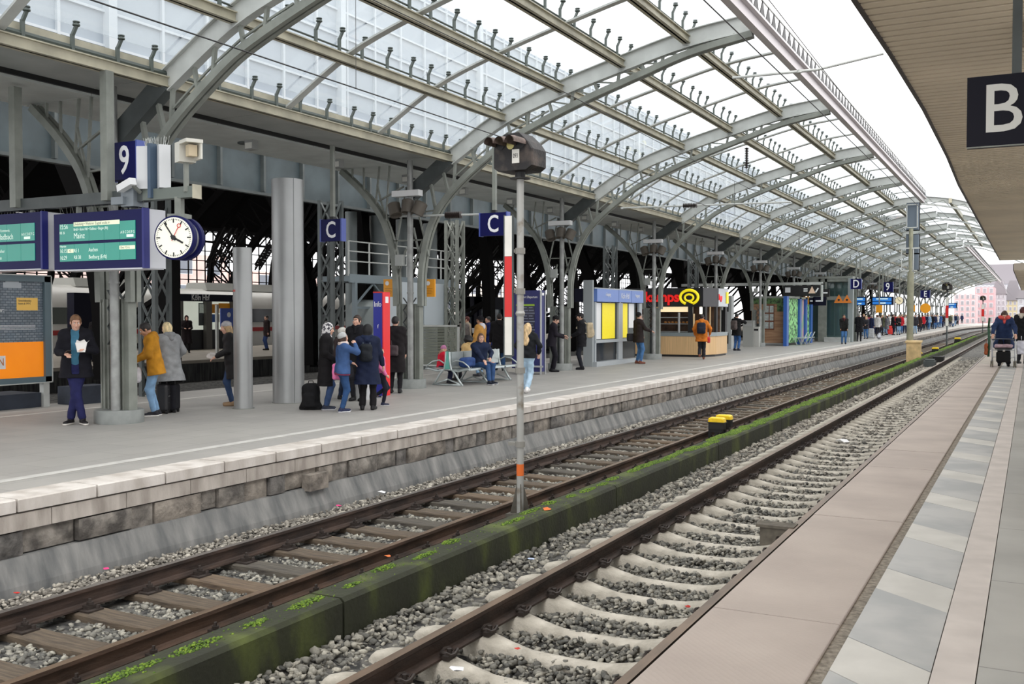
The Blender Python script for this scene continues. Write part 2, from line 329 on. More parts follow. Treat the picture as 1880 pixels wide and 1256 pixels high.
# ---- concrete sleepers (saddle shaped: high rail seats, low middle)
M['concrete'] = mat('pale_sleeper_concrete', (206, 200, 188), .85, 0, .25, 5, .35, 60, rgb2=(160, 154, 142))
M['clip'] = mat('rusty_fastening', (62, 54, 50), .6, .3, .3, 20)
def concrete_sleeper():
    t = empty('concrete_sleeper'); mb = MB(); secs = []
    half = 1.34
    for x in np.linspace(-half, half, 35):
        ax = abs(x); top = interp([(0, -.075), (.3, -.07), (.5, -.03), (.62, 0), (.98, 0), (1.1, -.004), (1.22, -.02), (1.29, -.05), (1.34, -.13)], ax); w = interp([(0, .078), (.45, .085), (.62, .11), (1.2, .10), (1.34, .06)], ax)
        secs.append(((x, 0, 0), top, w))
    mb2 = MB(); n = len(secs); vs = []; fs = []
    for (o, top, w) in secs:
        x = o[0]; vs += [(x, -w-.03, -.24), (x, -w, top-.035), (x, -w*.72, top-.006), (x, 0, top+.004), (x, w*.72, top-.006), (x, w, top-.035), (x, w+.03, -.24)]
    for i in range(n-1):
        for k in range(6): fs.append((i*7+k, (i+1)*7+k, (i+1)*7+k+1, i*7+k+1))
    fs.append(tuple(range(7))); fs.append(tuple((n-1)*7+k for k in range(7))[::-1])
    mb2.add(vs, fs); mb2.build('sleeper_body', M['concrete'], t, smooth=True)
    for sx_ in (-.75, .75):
        for side in (-1, 1):
            q = MB(); q.cbox((sx_+side*.105, 0, .02), .05, .12, .03)
            pts = [(sx_+side*(.105+.055*math.sin(a)), .07*math.cos(a), .035+.03*abs(math.sin(a*1.5))) for a in np.linspace(.2, 2*math.pi-.2, 12)]
            q.tube(pts, .011, 5); q.tube([(sx_+side*.105, 0, .02), (sx_+side*.105, 0, .075)], .018, 6)
            q.build('rail_fastening', M['clip'], t, auto=True)
    return t
proto = concrete_sleeper(); cx = (XRL+XRR)/2; y = 3.0-.0; k = 0; pitch = .575; y = 5.26-.575*5+.1
while y < 62:
    o = proto if k == 0 else copy_tree(proto); o.location = (cx, y, RR-.168+.0); o.rotation_euler = (rnd.uniform(-.01, .01), 0, rnd.uniform(-.012, .012))
    o.location.z += .001; tag(o, 'pale concrete saddle-shaped sleeper under the rails of the nearer track', 'sleeper', 'concrete sleepers of the nearer track'); y += pitch; k += 1
# ---- wooden sleepers
def wood_mat(name, a, b):
    return mat(name, a, .85, 0, 0, 6, .5, 30, rgb2=b, stretch=(.5, 6, 3), contrast=(.3, .7))
WOODS = [wood_mat('weathered_oak_brown', (112, 98, 82), (66, 58, 50)), wood_mat('weathered_oak_grey', (104, 98, 88), (62, 58, 54)), wood_mat('weathered_oak_tan', (124, 106, 86), (78, 66, 56))]
def wood_sleeper(i):
    t = empty('wooden_sleeper'); mb = MB(); nseg = 9; vs = []; fs = []
    for a in np.linspace(-1.25, 1.25, nseg):
        w = .13+rnd.uniform(-.004, .004); z = rnd.uniform(-.006, .004); vs += [(a, -w, -.16), (a, -w, z-.012), (a, -w+.014, z), (a, w-.014, z), (a, w, z-.012), (a, w, -.16)]
    for q in range(nseg-1):
        for k in range(6): fs.append((q*6+k, (q+1)*6+k, (q+1)*6+(k+1) % 6, q*6+(k+1) % 6))
    fs.append(tuple(range(6))); fs.append(tuple((nseg-1)*6+k for k in range(6))[::-1]); mb.add(vs, fs); mb.build('sleeper_body', WOODS[i], t)
    for sx_ in (-.75, .75):
        q = MB(); q.box(sx_-.19, sx_+.19, -.085, .085, 0, .018)
        q.build('tie_plate', M['clip'], t)
        for side in (-1, 1):
            q = MB(); q.cbox((sx_+side*.10, 0, .035), .07, .09, .035); q.tube([(sx_+side*.11, 0, .03), (sx_+side*.11, 0, .11)], .014, 6); q.lathe([(.03, .055), (.03, .08)], 6, (sx_+side*.11, 0, 0))
            q.tube([(sx_+side*.165, .045, .018), (sx_+side*.165, .045, .05)], .018, 6)
            q.build('rail_fastening', M['clip'], t, auto=True)
    return t
wp = [wood_sleeper(i) for i in range(3)]; used = [False]*3; cx = (XLL+XLR)/2; y = 5.47-.66*4; k = 0
while y < 100:
    i = rnd.choice([0, 0, 1, 2]) if k > 2 else k
    o = wp[i] if not used[i] else copy_tree(wp[i]); used[i] = True
    o.location = (cx+rnd.uniform(-.04, .04), y, RL-.168-.018); o.rotation_euler = (0, 0, rnd.uniform(-.02, .02))
    tag(o, 'weathered wooden sleeper under the rails of the farther track', 'sleeper', 'wooden sleepers of the farther track'); y += .66; k += 1
# ---- far platform with its stone face
XE = -8.70; Y0P, Y1P = -6, 190
M['plat'] = brickmat('platform_slabs', (166, 163, 158), (160, 157, 153), (140, 138, 134), 1.2, .6, .006, .55, .05, .10, .5, 'yx', 1.2)
M['coping'] = mat('pale_coping_stone', (212, 206, 200), .8, 0, .2, 3, .3, 50, rgb2=(178, 170, 162), stretch=(1, 1.3, .5))
M['coping_low'] = mat('stained_coping_stone', (192, 184, 176), .85, 0, .2, 3, .3, 50, rgb2=(150, 142, 134), stretch=(1, 1.8, .5))
strip('platform_floor', [(-17.5, -2.7), (XE-.42, -2.7), (XE-.42, ZL), (-17.5, ZL)], M['plat'], Y0P, 330, 8)
M['line'] = mat('white_safety_line', (192, 190, 185), .7, 0, .12, 6)
strip('safety_line_front', [(-9.87, ZL+.002), (-9.71, ZL+.002), (-9.71, ZL+.006), (-9.87, ZL+.006)], M['line'], Y0P, 330, 8)
strip('safety_line_back', [(-16.0, ZL+.002), (-15.85, ZL+.002), (-15.85, ZL+.006), (-16.0, ZL+.006)], M['line'], Y0P, 330, 8)
M['joint'] = mat('dark_joint', (40, 36, 34), .9)
strip('platform_core', [(XE-.5, -2.9), (XE-.14, -2.9), (XE-.14, ZL-.03), (XE-.5, ZL-.03)], M['joint'], Y0P, 330, 8)
ys = []; y = 2.0-1.77*4+.2
j0 = onX(32, 930, XE).y; j1 = onX(179, 900, XE).y; Lc = j1-j0
y = j0-Lc*6
def slab(name, x0, x1, y0, y1, z0, z1, mt, ch=.012):
    mb = MB(); prof = [(x0, z0), (x1, z0), (x1, z1-ch), (x1-ch, z1), (x0, z1)]
    mb.sweep(prof, [((bend(Y), Y, 0), (1, 0, 0), (0, 0, 1)) for Y in (y0, (y0+y1)/2, y1)]); o = mb.build(name, mt); return structure(o)
k = 0
while y < 230:
    L_ = Lc*(1 if y < 60 else 3)
    slab('platform_coping_slab', XE-.45, XE+rnd.uniform(-.006, .006), y+.012, y+L_-.012, ZL-.125, ZL+.002+rnd.uniform(-.002, .002), M['coping'])
    slab('platform_under_slab', XE-.4, XE-.02, y+.4, y+L_+.39, ZL-.31, ZL-.145, M['coping_low'], .004); y += L_; k += 1
# rough stone course: blocks of uneven length as one masonry surface
def stone_course():
    mb = MB(); y = -4.0
    while y < 120:
        L_ = rnd.uniform(.28, .75) if y < 50 else rnd.uniform(.7, 1.6); y1 = y+L_; x1 = XE-.03+rnd.uniform(-.03, .035); z0 = ZL-.56+rnd.uniform(-.015, .015); z1 = ZL-.325
        ny, nz = max(2, int(L_/.12)), 3; vs = []; fs = []
        for i in range(ny+1):
            for j in range(nz+1):
                e = .022 if (i in (0, ny) or j in (0, nz)) else rnd.uniform(-.012, .012); vs.append((x1-e, y+.012+(L_-.024)*i/ny, z0+(z1-z0)*j/nz))
        for i in range(ny):
            for j in range(nz): a = i*(nz+1)+j; fs.append((a, a+nz+1, a+nz+2, a+1))
        mb.m(rnd.choice([0, 0, 0, 1, 1, 2])); mb.add(vs, fs); mb.quad((x1-.022, y+.012, z0), (x1-.022, y+.012, z1), (x1-.3, y+.012, z1), (x1-.3, y+.012, z0)); mb.quad((x1-.022, y1-.012, z1), (x1-.022, y1-.012, z0), (x1-.3, y1-.012, z0), (x1-.3, y1-.012, z1)); y = y1
    # one block sticks out, as in the photo
    p = onX(582, 873, XE+.05); mb.m(2).box(XE-.05, XE+.09, p.y-.2, p.y+.2, ZL-.60, ZL-.38)
    ms = [mat('wall_stone_grey', (150, 144, 136), .9, 0, 0, 5, .7, 25, rgb2=(84, 80, 76)), mat('wall_stone_dark', (124, 120, 116), .9, 0, 0, 5, .7, 25, rgb2=(70, 68, 66)), mat('wall_stone_brown', (150, 142, 132), .9, 0, 0, 5, .7, 25, rgb2=(96, 90, 84))]
    o = mb.build('wall_masonry', ms, auto=True); return structure(o)
stone_course()
M['plaster'] = mat('stained_render', (146, 145, 142), .85, 0, 0, 1.9, .4, 18, rgb2=(88, 90, 91), stretch=(1, 3, .8), contrast=(.3, .75))
strip('wall_render_base', [(XE-.3, -2.9), (XE+.16, -2.9), (XE+.10, -2.62), (XE-.015, ZL-.565), (XE-.3, ZL-.565)], M['plaster'], -4, 230, 6)
# ---- right platform
PE = -1.475
M['pl'] = mat('chequer_plate', (172, 160, 152), .75, 0, .12, 2, 0, 40)
def chequer():
    m = bpy.data.materials.new('tear_pattern_cover'); m.use_nodes = True; t = m.node_tree; N = t.nodes; L = t.links; b = N['Principled BSDF']; b.inputs['Roughness'].default_value = .7
    tcn = N.new('ShaderNodeTexCoord'); mp = N.new('ShaderNodeMapping'); L.new(tcn.outputs['Object'], mp.inputs[0]); mp.inputs['Rotation'].default_value = (0, 0, .785)
    w = N.new('ShaderNodeTexChecker'); w.inputs['Scale'].default_value = 26; L.new(mp.outputs[0], w.inputs[0])
    vn = N.new('ShaderNodeTexVoronoi'); vn.inputs['Scale'].default_value = 34; vn.inputs['Randomness'].default_value = .25; L.new(mp.outputs[0], vn.inputs[0])
    n = N.new('ShaderNodeTexNoise'); n.inputs['Scale'].default_value = 1.3; n.inputs['Detail'].default_value = 7; L.new(tcn.outputs['Object'], n.inputs[0])
    r = N.new('ShaderNodeValToRGB'); L.new(n.outputs[0], r.inputs[0]); r.color_ramp.elements[0].position = .3; r.color_ramp.elements[0].color = s2l((164, 152, 144)); r.color_ramp.elements[1].position = .7; r.color_ramp.elements[1].color = s2l((184, 172, 163))
    L.new(r.outputs[0], b.inputs['Base Color']); bp = N.new('ShaderNodeBump'); bp.inputs['Strength'].default_value = .35; bp.inputs['Distance'].default_value = .006; L.new(vn.outputs[0], bp.inputs['Height']); L.new(bp.outputs[0], b.inputs['Normal']); return m
M['chequer'] = chequer()
M['platR'] = brickmat('near_platform_slabs', (186, 184, 178), (174, 174, 170), (138, 136, 132), 1.6, 1.1, .006, .45, .06, .24, .5, 'yx', 1.1)
strip('near_platform_base', [(-1.15, -2.9), (8, -2.9), (8, ZR-.02), (-1.15, ZR-.02)], mat('grit_joint', (150, 142, 130), .9, 0, .4, 30, .5, 80), -6, 330, 8, bendit=False)
strip('near_platform_floor', [(-.185, ZR-.1), (8, ZR-.1), (8, ZR), (-.185, ZR)], M['platR'], -6, 330, 8, bendit=False)
strip('tactile_band', [(-.36, ZR-.1), (-.19, ZR-.1), (-.19, ZR+.004), (-.36, ZR+.004)], mat('pale_guide_band', (200, 192, 186), .7, 0, .1, 4), -6, 330, 8, bendit=False)
# edge slabs alternate light square / darker long
y = 4.45-1.465*5; k = 0
ea = mat('edge_slab_pale', (200, 198, 192), .6, 0, .12, 2.5); eb = mat('edge_slab_grey', (178, 178, 176), .5, 0, .0, 1.6, 0, 1, rgb2=(158, 160, 160), contrast=(.4, .55))
sk = -.33
while y < 150:
    L_ = .50 if k % 2 == 0 else .965
    mb = MB(); z1 = ZR+.001*(k % 3)
    a = [(-.76, y+.004), (-.365, y+.004+sk), (-.365, y+L_-.004+sk), (-.76, y+L_-.004)]
    mb.add([(q[0], q[1], z) for z in (ZR-.08, z1) for q in a], [(3, 2, 1, 0), (4, 5, 6, 7), (0, 1, 5, 4), (1, 2, 6, 5), (2, 3, 7, 6), (3, 0, 4, 7)])
    structure(mb.build('edge_slab', ea if k % 2 == 0 else eb)); y += L_; k += 1
# metal cover plates, each can be lifted
yj = [-2.9, -1.0, .9, 3.0, 5.13, 7.88, 9.27, 10.67]
while yj[-1] < 33: yj.append(yj[-1]+(1.38 if len(yj) % 3 else 2.75))
for i in range(len(yj)-1):
    a, b = yj[i]+.005, yj[i+1]-.005; mb = MB(); z = ZR+rnd.uniform(-.003, .003)
    mb.sweep([(PE, z-.035), (-.83, z-.035), (-.83, z-.004), (-.834, z), (PE+.004, z), (PE, z-.004)], [((0, Y, 0), (1, 0, 0), (0, 0, 1)) for Y in (a, b)])
    tag(mb.build('cover_plate', M['chequer']), 'pinkish grey patterned cover plate along the near platform edge', 'cover plate', 'cover plates along the near platform edge')
strip('near_platform_wall', [(-1.15, -2.9), (-1.05, -2.9), (-1.05, ZR-.03), (-1.15, ZR-.03)], M['joint'], -6, 330, 8, bendit=False)
strip('near_platform_lip', [(-1.47, -1.70), (-.9, -1.70), (-.9, ZR-.002), (-1.47, ZR-.002)], mat('lip_concrete', (176, 168, 158), .8, 0, .2, 4), yj[-1]+.01, 330, 8, bendit=False)
for (py, px) in ((975, 1455),):
    p = onZ(px, py, -2.30); mb = MB(); mb.box(-.16, .16, -.09, .09, -.16, .06); mb.box(-.2, .2, -.11, .11, .06, .09)
    o = mb.build('concrete_block', mat('block_concrete', (108, 102, 92), .9, 0, .3, 9), loc=(-2.38, p.y, -2.33)); tag(o, 'small dark concrete block between the sleepers beside the rail of the near platform', 'block')
# ================================================================ platform hall roof
Y0, PITCH = 11.65, 8.76
KS = list(range(-1, 22)); YK = {k: Y0+PITCH*k for k in KS}
ZUP = [(-13.4, 2.9), (-12.3, 3.7), (-10.87, 4.53), (-9.4, 5.04), (-7.95, 5.43), (-6.5, 5.77), (-5.05, 5.95)]
ZLO = [(-13.09, .2), (-13.06, 1.14), (-12.78, 2.17), (-12.2, 2.93), (-11.1, 3.75), (-10.38, 4.13), (-8.95, 4.68), (-7.4, 5.17), (-6.4, 5.47), (-5.1, 5.70)]
def smooth_curve(pts, n=28):
    """Catmull-Rom through pts"""
    P = [Vector((p[0], 0, p[1])) for p in pts]; P = [P[0]*2-P[1]]+P+[P[-1]*2-P[-2]]; out = []
    m = len(P)-3; per = max(2, n//m)
    for i in range(m):
        for j in range(per):
            t = j/per; a, b, c, d = P[i:i+4]
            out.append(.5*((2*b)+(c-a)*t+(2*a-5*b+4*c-d)*t*t+(-a+3*b-3*c+d)*t**3))
    out.append(P[-2]); return out
def sweepY(mb, pts, prof, Y):
    """pts in the XZ plane; prof (normal offset in plane, offset along Y)"""
    path = []
    for i, p in enumerate(pts):
        d = (pts[min(i+1, len(pts)-1)]-pts[max(i-1, 0)]).normalized(); nrm = Vector((-d.z, 0, d.x))
        path.append((Vector((p.x, Y, p.z)), nrm, (0, 1, 0)))
    mb.sweep(prof, path)
def rect(h, w, o=0): return [(-h/2+o, -w/2), (h/2+o, -w/2), (h/2+o, w/2), (-h/2+o, w/2)]
def ibeam(h, w, t=.02):
    a, b = h/2, w/2
    return [(-a, -b), (-a, b), (-a+t, b), (-a+t, t/2), (a-t, t/2), (a-t, b), (a, b), (a, -b), (a-t, -b), (a-t, -t/2), (-a+t, -t/2), (-a+t, -b)]
up = smooth_curve(ZUP[1:], 30); lo = smooth_curve(ZLO, 45)
xz_u = [(p.x, p.z) for p in up]; xz_l = sorted([(p.x, p.z) for p in lo])
LEFT = [(-13.80, .2), (-13.83, 1.03), (-13.95, 1.7), (-14.25, 2.42), (-14.8, 3.05), (-15.45, 3.6)]
lf = smooth_curve(LEFT, 24)
def truss_meshes():
    t = empty('roof_truss')
    mb = MB(); sweepY(mb, up, ibeam(.36, .16), 0); mb.build('upper_chord', M['steel_light'], t)
    mb = MB(); sweepY(mb, lo, [(-.06, -.11), (-.06, -.02), (.0, -.02), (.0, .02), (-.06, .02), (-.06, .11), (.07, .11), (.07, -.11)], 0); mb.build('lower_chord', M['steel'], t)
    mb = MB(); dark = smooth_curve(ZUP[:2], 3); sweepY(mb, dark, rect(.34, .2), 0); mb.build('haunch_beam', M['steel_dark'], t)
    # web bars: posts and diagonals between the chords
    xs = [-12.15, -11.7, -11.25, -10.75, -10.2, -9.7, -9.1, -8.6, -8.0, -7.5, -7.0, -6.5, -6.0, -5.5]
    for i, x in enumerate(xs):
        zu = interp(xz_u, max(x, -12.3))-.15; zl = interp(xz_l, x)
        if zu-zl < .06: continue
        xl = x+.10 if i % 2 else x-.05
        mb = MB(); mb.beam((x, 0, zu), (xl, 0, interp(xz_l, xl)+.03), .05, .07, (0, 1, 0)); mb.build('web_bar', M['steel'], t)
        if i+1 < len(xs):
            x2 = xs[i+1]; mb = MB(); a = (x, 0, (zl*.55+zu*.45) if i < 5 else zu); b = (x2, 0, interp(xz_l, x2)+.03 if i >= 5 else interp(xz_l, x2)*.55+(interp(xz_u, x2)-.15)*.45)
            mb.beam(a, b, .03, .035, (0, 1, 0)); mb.build('web_brace', M['steel'], t)
    for x in (-12.5, -12.85):
        mb = MB(); mb.beam((x, 0, 3.45 if x > -12.6 else 3.2), (x+.18, 0, interp(xz_l, x+.18)), .06, .08, (0, 1, 0)); mb.build('web_bar', M['steel'], t)
    return t
def column_meshes():
    c = empty('platform_column'); g = M['steel']
    mb = MB(); mb.lathe([(.395, 0), (.395, .2), (.385, .22), (.3, .225)], 40); mb.build('base_ring', mat('column_base_grey', (132, 136, 134), .6, 0, .15, 5), c, auto=True)
    # two channel pairs that rise and bend out into the arches
    for sx_ in (-1, 1):
        mb = MB()
        bxx = lambda a, b, y0, y1: mb.box(min(sx_*a, sx_*b), max(sx_*a, sx_*b), y0, y1, .22, 2.05)
        bxx(.305, .335, -.085, .085); bxx(.14, .305, -.07, -.05); bxx(.14, .305, .05, .07); bxx(.12, .145, -.10, .10); bxx(.20, .22, -.11, -.07)
        mb.build('channel_post', g, c)
    mb = MB(); mb.tube([(.15, -.2, .22), (.15, -.2, 5.5)], .075, 16, True); mb.tube([(.15, -.2, 2.3), (.15, -.2, 2.33)], .088, 16); mb.build('drain_pipe', M['galv'], c, smooth=False, auto=True)
    for z in (1.45, 1.75, 2.05):                                  # lattice plates seen between the posts
        mb = MB()
        for fy in (-.1, .1):
            for s_ in (-1, 1): mb.beam((-.12*s_, fy, z-.15), (.12*s_, fy, z+.15), .012, .045, (0, 1, 0))
        mb.build('lattice_plate', M['steel_dark'], c)
    mb = MB(); mb.box(-.1, .1, .0, .02, .22, 1.28); mb.build('core_plate', M['steel_dark'], c)
    mb = MB(); mb.cbox((-.08, -.3, 3.1), .2, .14, .27); mb.build('junction_box', mat('box_grey', (160, 163, 160), .6), c)
    # transverse arm to the left
    pts = [p-Vector((-13.45, 0, -1.8)) for p in lf]
    mb = MB(); sweepY(mb, pts, [(-.06, -.11), (-.06, -.02), (0, -.02), (0, .02), (-.06, .02), (-.06, .11), (.07, .11), (.07, -.11)], 0); mb.build('left_arch_rib', g, c)
    for i, x in enumerate((-.7, -1.0, -1.35, -1.7)):
        z = interp(sorted([(p.x, p.z) for p in pts]), x)
        mb = MB(); mb.beam((x, 0, z), (x+(.12 if i < 2 else 0), 0, 5.45), .03, .05, (0, 1, 0)); mb.build('rib_post', g, c)
    mb = MB()
    for a, b in (((-.35, 0, 2.9), (-.95, 0, 5.0)), ((-.9, 0, 4.6), (-.1, -.1, 4.9)), ((.35, 0, 2.9), (.12, 0, 3.9)), ((-.1, 0, 3.4), (-.35, 0, 2.7)), ((.08, 0, 4.9), (.55, 0, 3.2)), ((-.08, 0, 4.9), (-.5, 0, 3.0)), ((-.5, 0, 3.6), (.55, 0, 3.6)), ((-.62, 0, 4.2), (.85, 0, 4.3)), ((.1, 0, 2.9), (.38, 0, 3.6))): mb.beam(a, b, .035, .045, (0, 1, 0))
    mb.build('crown_bracing', g, c)
    return c
tp = truss_meshes(); cp = column_meshes(); tusedn = 0
ords = ['nearest', 'second', 'third', 'fourth', 'fifth', 'sixth', 'seventh', 'eighth', 'ninth', 'tenth', 'eleventh', 'twelfth', 'thirteenth', 'fourteenth', 'fifteenth', 'sixteenth', 'seventeenth', 'eighteenth', 'nineteenth', 'twentieth', 'twenty-first', 'twenty-second', 'twenty-third']
beside = {0: 'beside the man holding a carton and phone', 1: 'between the info pillar and the metal bench', 2: 'between the departure pillar and the man with a beige rucksack', 3: 'between the yellow timetable case and the bakery kiosk', 4: 'behind the right end of the bakery kiosk', 5: 'in front of the photo wall with a window picture'}
for k in KS:
    Yk = YK[k]
    if Yk > 192: break
    o = tp if k == KS[0] else copy_tree(tp); o.location = (0, Yk, 0)
    tag(o, 'curved lattice roof truss of grey steel, %s from the camera' % ords[k+1], 'roof truss', 'curved roof trusses over the far track')
    o = cp if k == KS[0] else copy_tree(cp); o.location = (-13.45, Yk, -1.80)
    tag(o, ('grey steel platform column on a round base, ' + beside[k]) if k in beside else ('grey steel platform column on a round base, %s from the camera' % ords[k+1]), 'column', 'platform columns under the glass roof')
    # transverse spotlights with a white luminaire on top, from the second column on
    if 1 <= k <= 12:
        L_ = empty('spotlight_cluster', (-13.3, Yk-.29, 2.60)); tag(L_, 'cluster of dark spotlights under a white strip on the %s column from the camera' % ords[k+1], 'lamp', 'spotlight clusters high on the columns')
        mb = MB(); mb.box(-.38, .38, -.14, .06, .22, .36); mb.build('white_luminaire', M['white'], L_)
        for j, x in enumerate((-.34, .03, .36)):
            R = Euler((math.radians(-12), math.radians((-22, 0, 22)[j]), 0)).to_matrix()
            mb = MB(); mb.lathe([(.10, .17), (.155, .14), (.15, -.16), (.13, -.16), (.12, -.10)], 18, (x, -.06, -.08 if j != 1 else -.02), ang=R); mb.build('spotlight', mat('spot_brown_grey', (92, 86, 78), .6), L_, auto=True)
YR0, YR1 = YK[-1], 200.0
# ---- purlins with the arms that carry the glass
PX = [-12.3, -10.87, -9.4, -7.95, -6.5]
def arm_mesh():
    mb = MB(); mb.beam((0, 0, .0), (0, 0, .24), .04, .055, (0, 1, 0)); mb.beam((0, 0, .22), (.05, .03, .36), .04, .045, (0, 1, 0)); mb.cbox((0, 0, 0), .09, .07, .02)
    mb.lathe([(.05, .36), (.055, .37), (.05, .39), (.03, .395), (.03, .405), (.05, .41), (.05, .425)], 10, (.05, .03, 0))
    me = mb.build('glass_arm', mat('arm_grey_green', (84, 92, 88), .5), auto=True); d = me.data; bpy.data.objects.remove(me); return d
ARM = arm_mesh(); PUR = []; names = ['lowest', 'second', 'third', 'fourth', 'topmost']
for i, x in enumerate(PX):
    z = interp(xz_u, x); e = empty('purlin', (x, YR0, z)); tag(e, '%s long cream purlin of the glass roof, counted up from the dark soffit' % names[i], 'purlin', 'cream purlins of the glass roof'); PUR.append(e)
    h = .17 if i == 0 else .16
    mb = MB(); mb.box(-.02, .02, -8, YR1-YR0, -h/2, h/2); mb.box(-.09, .09, -8, YR1-YR0, h/2-.02, h/2); mb.box(-.09, .09, -8, YR1-YR0, -h/2, -h/2+.02); mb.box(.02, .05, -8, YR1-YR0, -h/2+.02, h/2-.02); mb.build('purlin_beam', M['cream'], e)
    mb = MB(); mb.tube([(-.02, -8, h/2+.10 if i else h/2+.05), (-.02, YR1-YR0, h/2+.10 if i else h/2+.05)], .055 if i == 0 else .018, 8); mb.build('clamp_tube', mat('tube_dark', (66, 74, 70), .5), e)
    ys = []; 
    for k in range(0, 22):
        for j in range(3):
            for q in (.35, 1.15, 1.95, 2.6): ys.append(YK[-1]+PITCH*k+j*PITCH/3+q)
    ys = [y for y in ys if y < YR1-1]
    vis = [y for y in ys if y > 4][:100]
    for y in vis:
        o = bpy.data.objects.new('glass_arm', ARM); COL.objects.link(o); o.parent = e; o.location = (.02, y-YR0, h/2)
    n = len(ARM.vertices); V = np.array([v.co[:] for v in ARM.vertices]); rest = [y for y in ys if y > vis[-1]+.01]
    mb = MB(); F = [tuple(p.vertices) for p in ARM.polygons]
    for y in rest: mb.add([(v[0]+.02, v[1]+y-YR0, v[2]+h/2) for v in V], F)
    o = mb.build('glass_arm_far', ARM.materials[0], e); o['kind'] = 'stuff'
    if i == 0:
        for y in ys[4:120:1][::2]:
            pass
# ---- intermediate flat rafters, two per bay
mb0 = MB(); sub = smooth_curve([(a, b+.12) for a, b in ZUP[1:]], 25); sweepY(mb0, sub, rect(.035, .16), 0); first = mb0.build('intermediate_rafter', M['steel_light']); k = 0
for kk in range(0, 21):
    for j in (1, 2):
        y = YK[-1]+PITCH*kk+PITCH*j/3
        if y > 192: continue
        o = first if k == 0 else first.copy()
        if k: COL.objects.link(o)
        o.location = (0, y, 0); tag(o, 'thin flat grey rafter between two lattice trusses under the roof glass', 'rafter', 'thin rafters between the roof trusses'); k += 1
# ---- glass panes
M['pane'] = glass_mat('roof_glass', (.92, .94, .95), .10, .16, .03, (.68, .71, .73))
rowlab = ['lowest row, directly above the dark soffit', 'second row from the soffit', 'third row from the soffit', 'fourth row from the soffit', 'topmost row, at the open roof edge']
edge = PX+[-5.05]
for i in range(5):
    x0, x1 = edge[i], edge[i+1]; z0 = interp(xz_u, x0)+.46; z1 = interp(xz_u, x1)+.46; W = PITCH/3
    mb = MB(); a = (x0-.06 if i else x0, z0); b = (x1-.12, z1)
    d = Vector((b[0]-a[0], 0, b[1]-a[1])).normalized(); nn = Vector((-d.z, 0, d.x))*.012
    pr = [Vector((a[0], 0, a[1])), Vector((b[0], 0, b[1])), Vector((b[0], 0, b[1]))+nn, Vector((a[0], 0, a[1]))+nn]
    mb.add([p+Vector((0, y, 0)) for y in (.03, W-.03) for p in pr], [(0, 1, 2, 3), (7, 6, 5, 4), (0, 4, 5, 1), (1, 5, 6, 2), (2, 6, 7, 3), (3, 7, 4, 0)])
    mb.v = [(v[0]-x0, v[1], v[2]-interp(xz_u, x0)) for v in mb.v]; f = mb.build('glass_pane', M['pane'])
    for q in range(60):
        y = YK[-1]+W*q
        if y > 184: break
        o = f if q == 0 else f.copy()
        if q: COL.objects.link(o)
        o.parent = PUR[i]; o.location = (0, y-YR0, 0)
# ---- open edge of the roof: box gutter and zigzag snow guard, then the roof runs on to the right
YE = 55.0; YE2 = 92.0
def edge_run(y0, y1, label):
    e = empty('roof_edge_beam', (-5.0, y0, 5.9)); tag(e, label, 'roof edge beam'); L_ = y1-y0
    mb = MB(); mb.box(-.06, .10, 0, L_, -.22, -.02); mb.box(-.12, .2, 0, L_, -.02, .03); mb.build('gutter_beam', mat('edge_pale_mauve', (206, 200, 202), .5), e)
    mb = MB(); mb.box(.14, .17, 0, L_, .03, .06); mb.box(.14, .17, 0, L_, .36, .39); mb.build('guard_rail', M['steel_light'], e)
    mb = MB(); n = int(L_/.5)
    for i in range(n):
        y = i*.5; mb.add([(.15, y+.0, .05), (.15, y+.42, .05), (.15, y+.24, .37), (.17, y+.0, .05), (.17, y+.42, .05), (.17, y+.24, .37)], [(0, 1, 2), (5, 4, 3), (0, 3, 4, 1), (1, 4, 5, 2), (2, 5, 3, 0)])
    o = mb.build('zigzag_guard', M['black'], e); o['kind'] = 'stuff'
edge_run(YR0-8, YE, 'long pale gutter beam with a zigzag guard along the open edge of the glass roof overhead')
edge_run(YE2, YR1, 'pale gutter beam along the open roof edge in the far distance')
ZRT = [(-5.05, 5.95), (-3.7, 5.75), (-2.4, 5.35), (-1.0, 4.75), (.6, 3.9), (2.0, 2.9)]
rt = smooth_curve(ZRT, 20); rtl = smooth_curve([(-5.1, 5.7), (-3.7, 5.45), (-2.4, 5.0), (-1.0, 4.35), (.6, 3.4), (2.0, 2.2)], 20)
def right_half():
    t = empty('right_roof_truss'); mb = MB(); sweepY(mb, rt, ibeam(.26, .14), 0); mb.build('upper_chord', M['steel_light'], t)
    mb = MB(); sweepY(mb, rtl, rect(.08, .14), 0); mb.build('lower_chord', M['steel_light'], t); mb = MB()
    for a, b in zip(rt[::3], rtl[1::3]): mb.beam(a, b, .03, .04, (0, 1, 0)); 
    for a, b in zip(rt[3::3], rtl[1::3]): mb.beam(a, b, .03, .04, (0, 1, 0))
    mb.build('web_lattice', M['steel'], t); return t
rp = right_half(); k = 0; y = YE+.4
while y < YE2:
    o = rp if k == 0 else copy_tree(rp); o.location = (0, y, 0); tag(o, 'roof truss curving down to the right beyond the roof opening, %s of the row' % ords[k].replace('nearest', 'first'), 'roof truss', 'right-hand roof trusses'); k += 1; y += (YE2-YE-.8)/4
for i, x in enumerate((-3.7, -2.4, -1.0, .6)):
    mb = MB(); mb.box(x-.07, x+.07, YE, YE2, interp(ZRT, x)-.12, interp(ZRT, x)+.12); tag(mb.build('right_purlin', M['cream']), 'cream purlin of the right-hand roof part, %s to the right of the ridge' % ords[i].replace('nearest', 'first'), 'purlin')
RG = empty('glass_roof_slope', (0, YE, 5)); tag(RG, 'right-hand glass slope of the roof beyond the opening', 'glass roof')
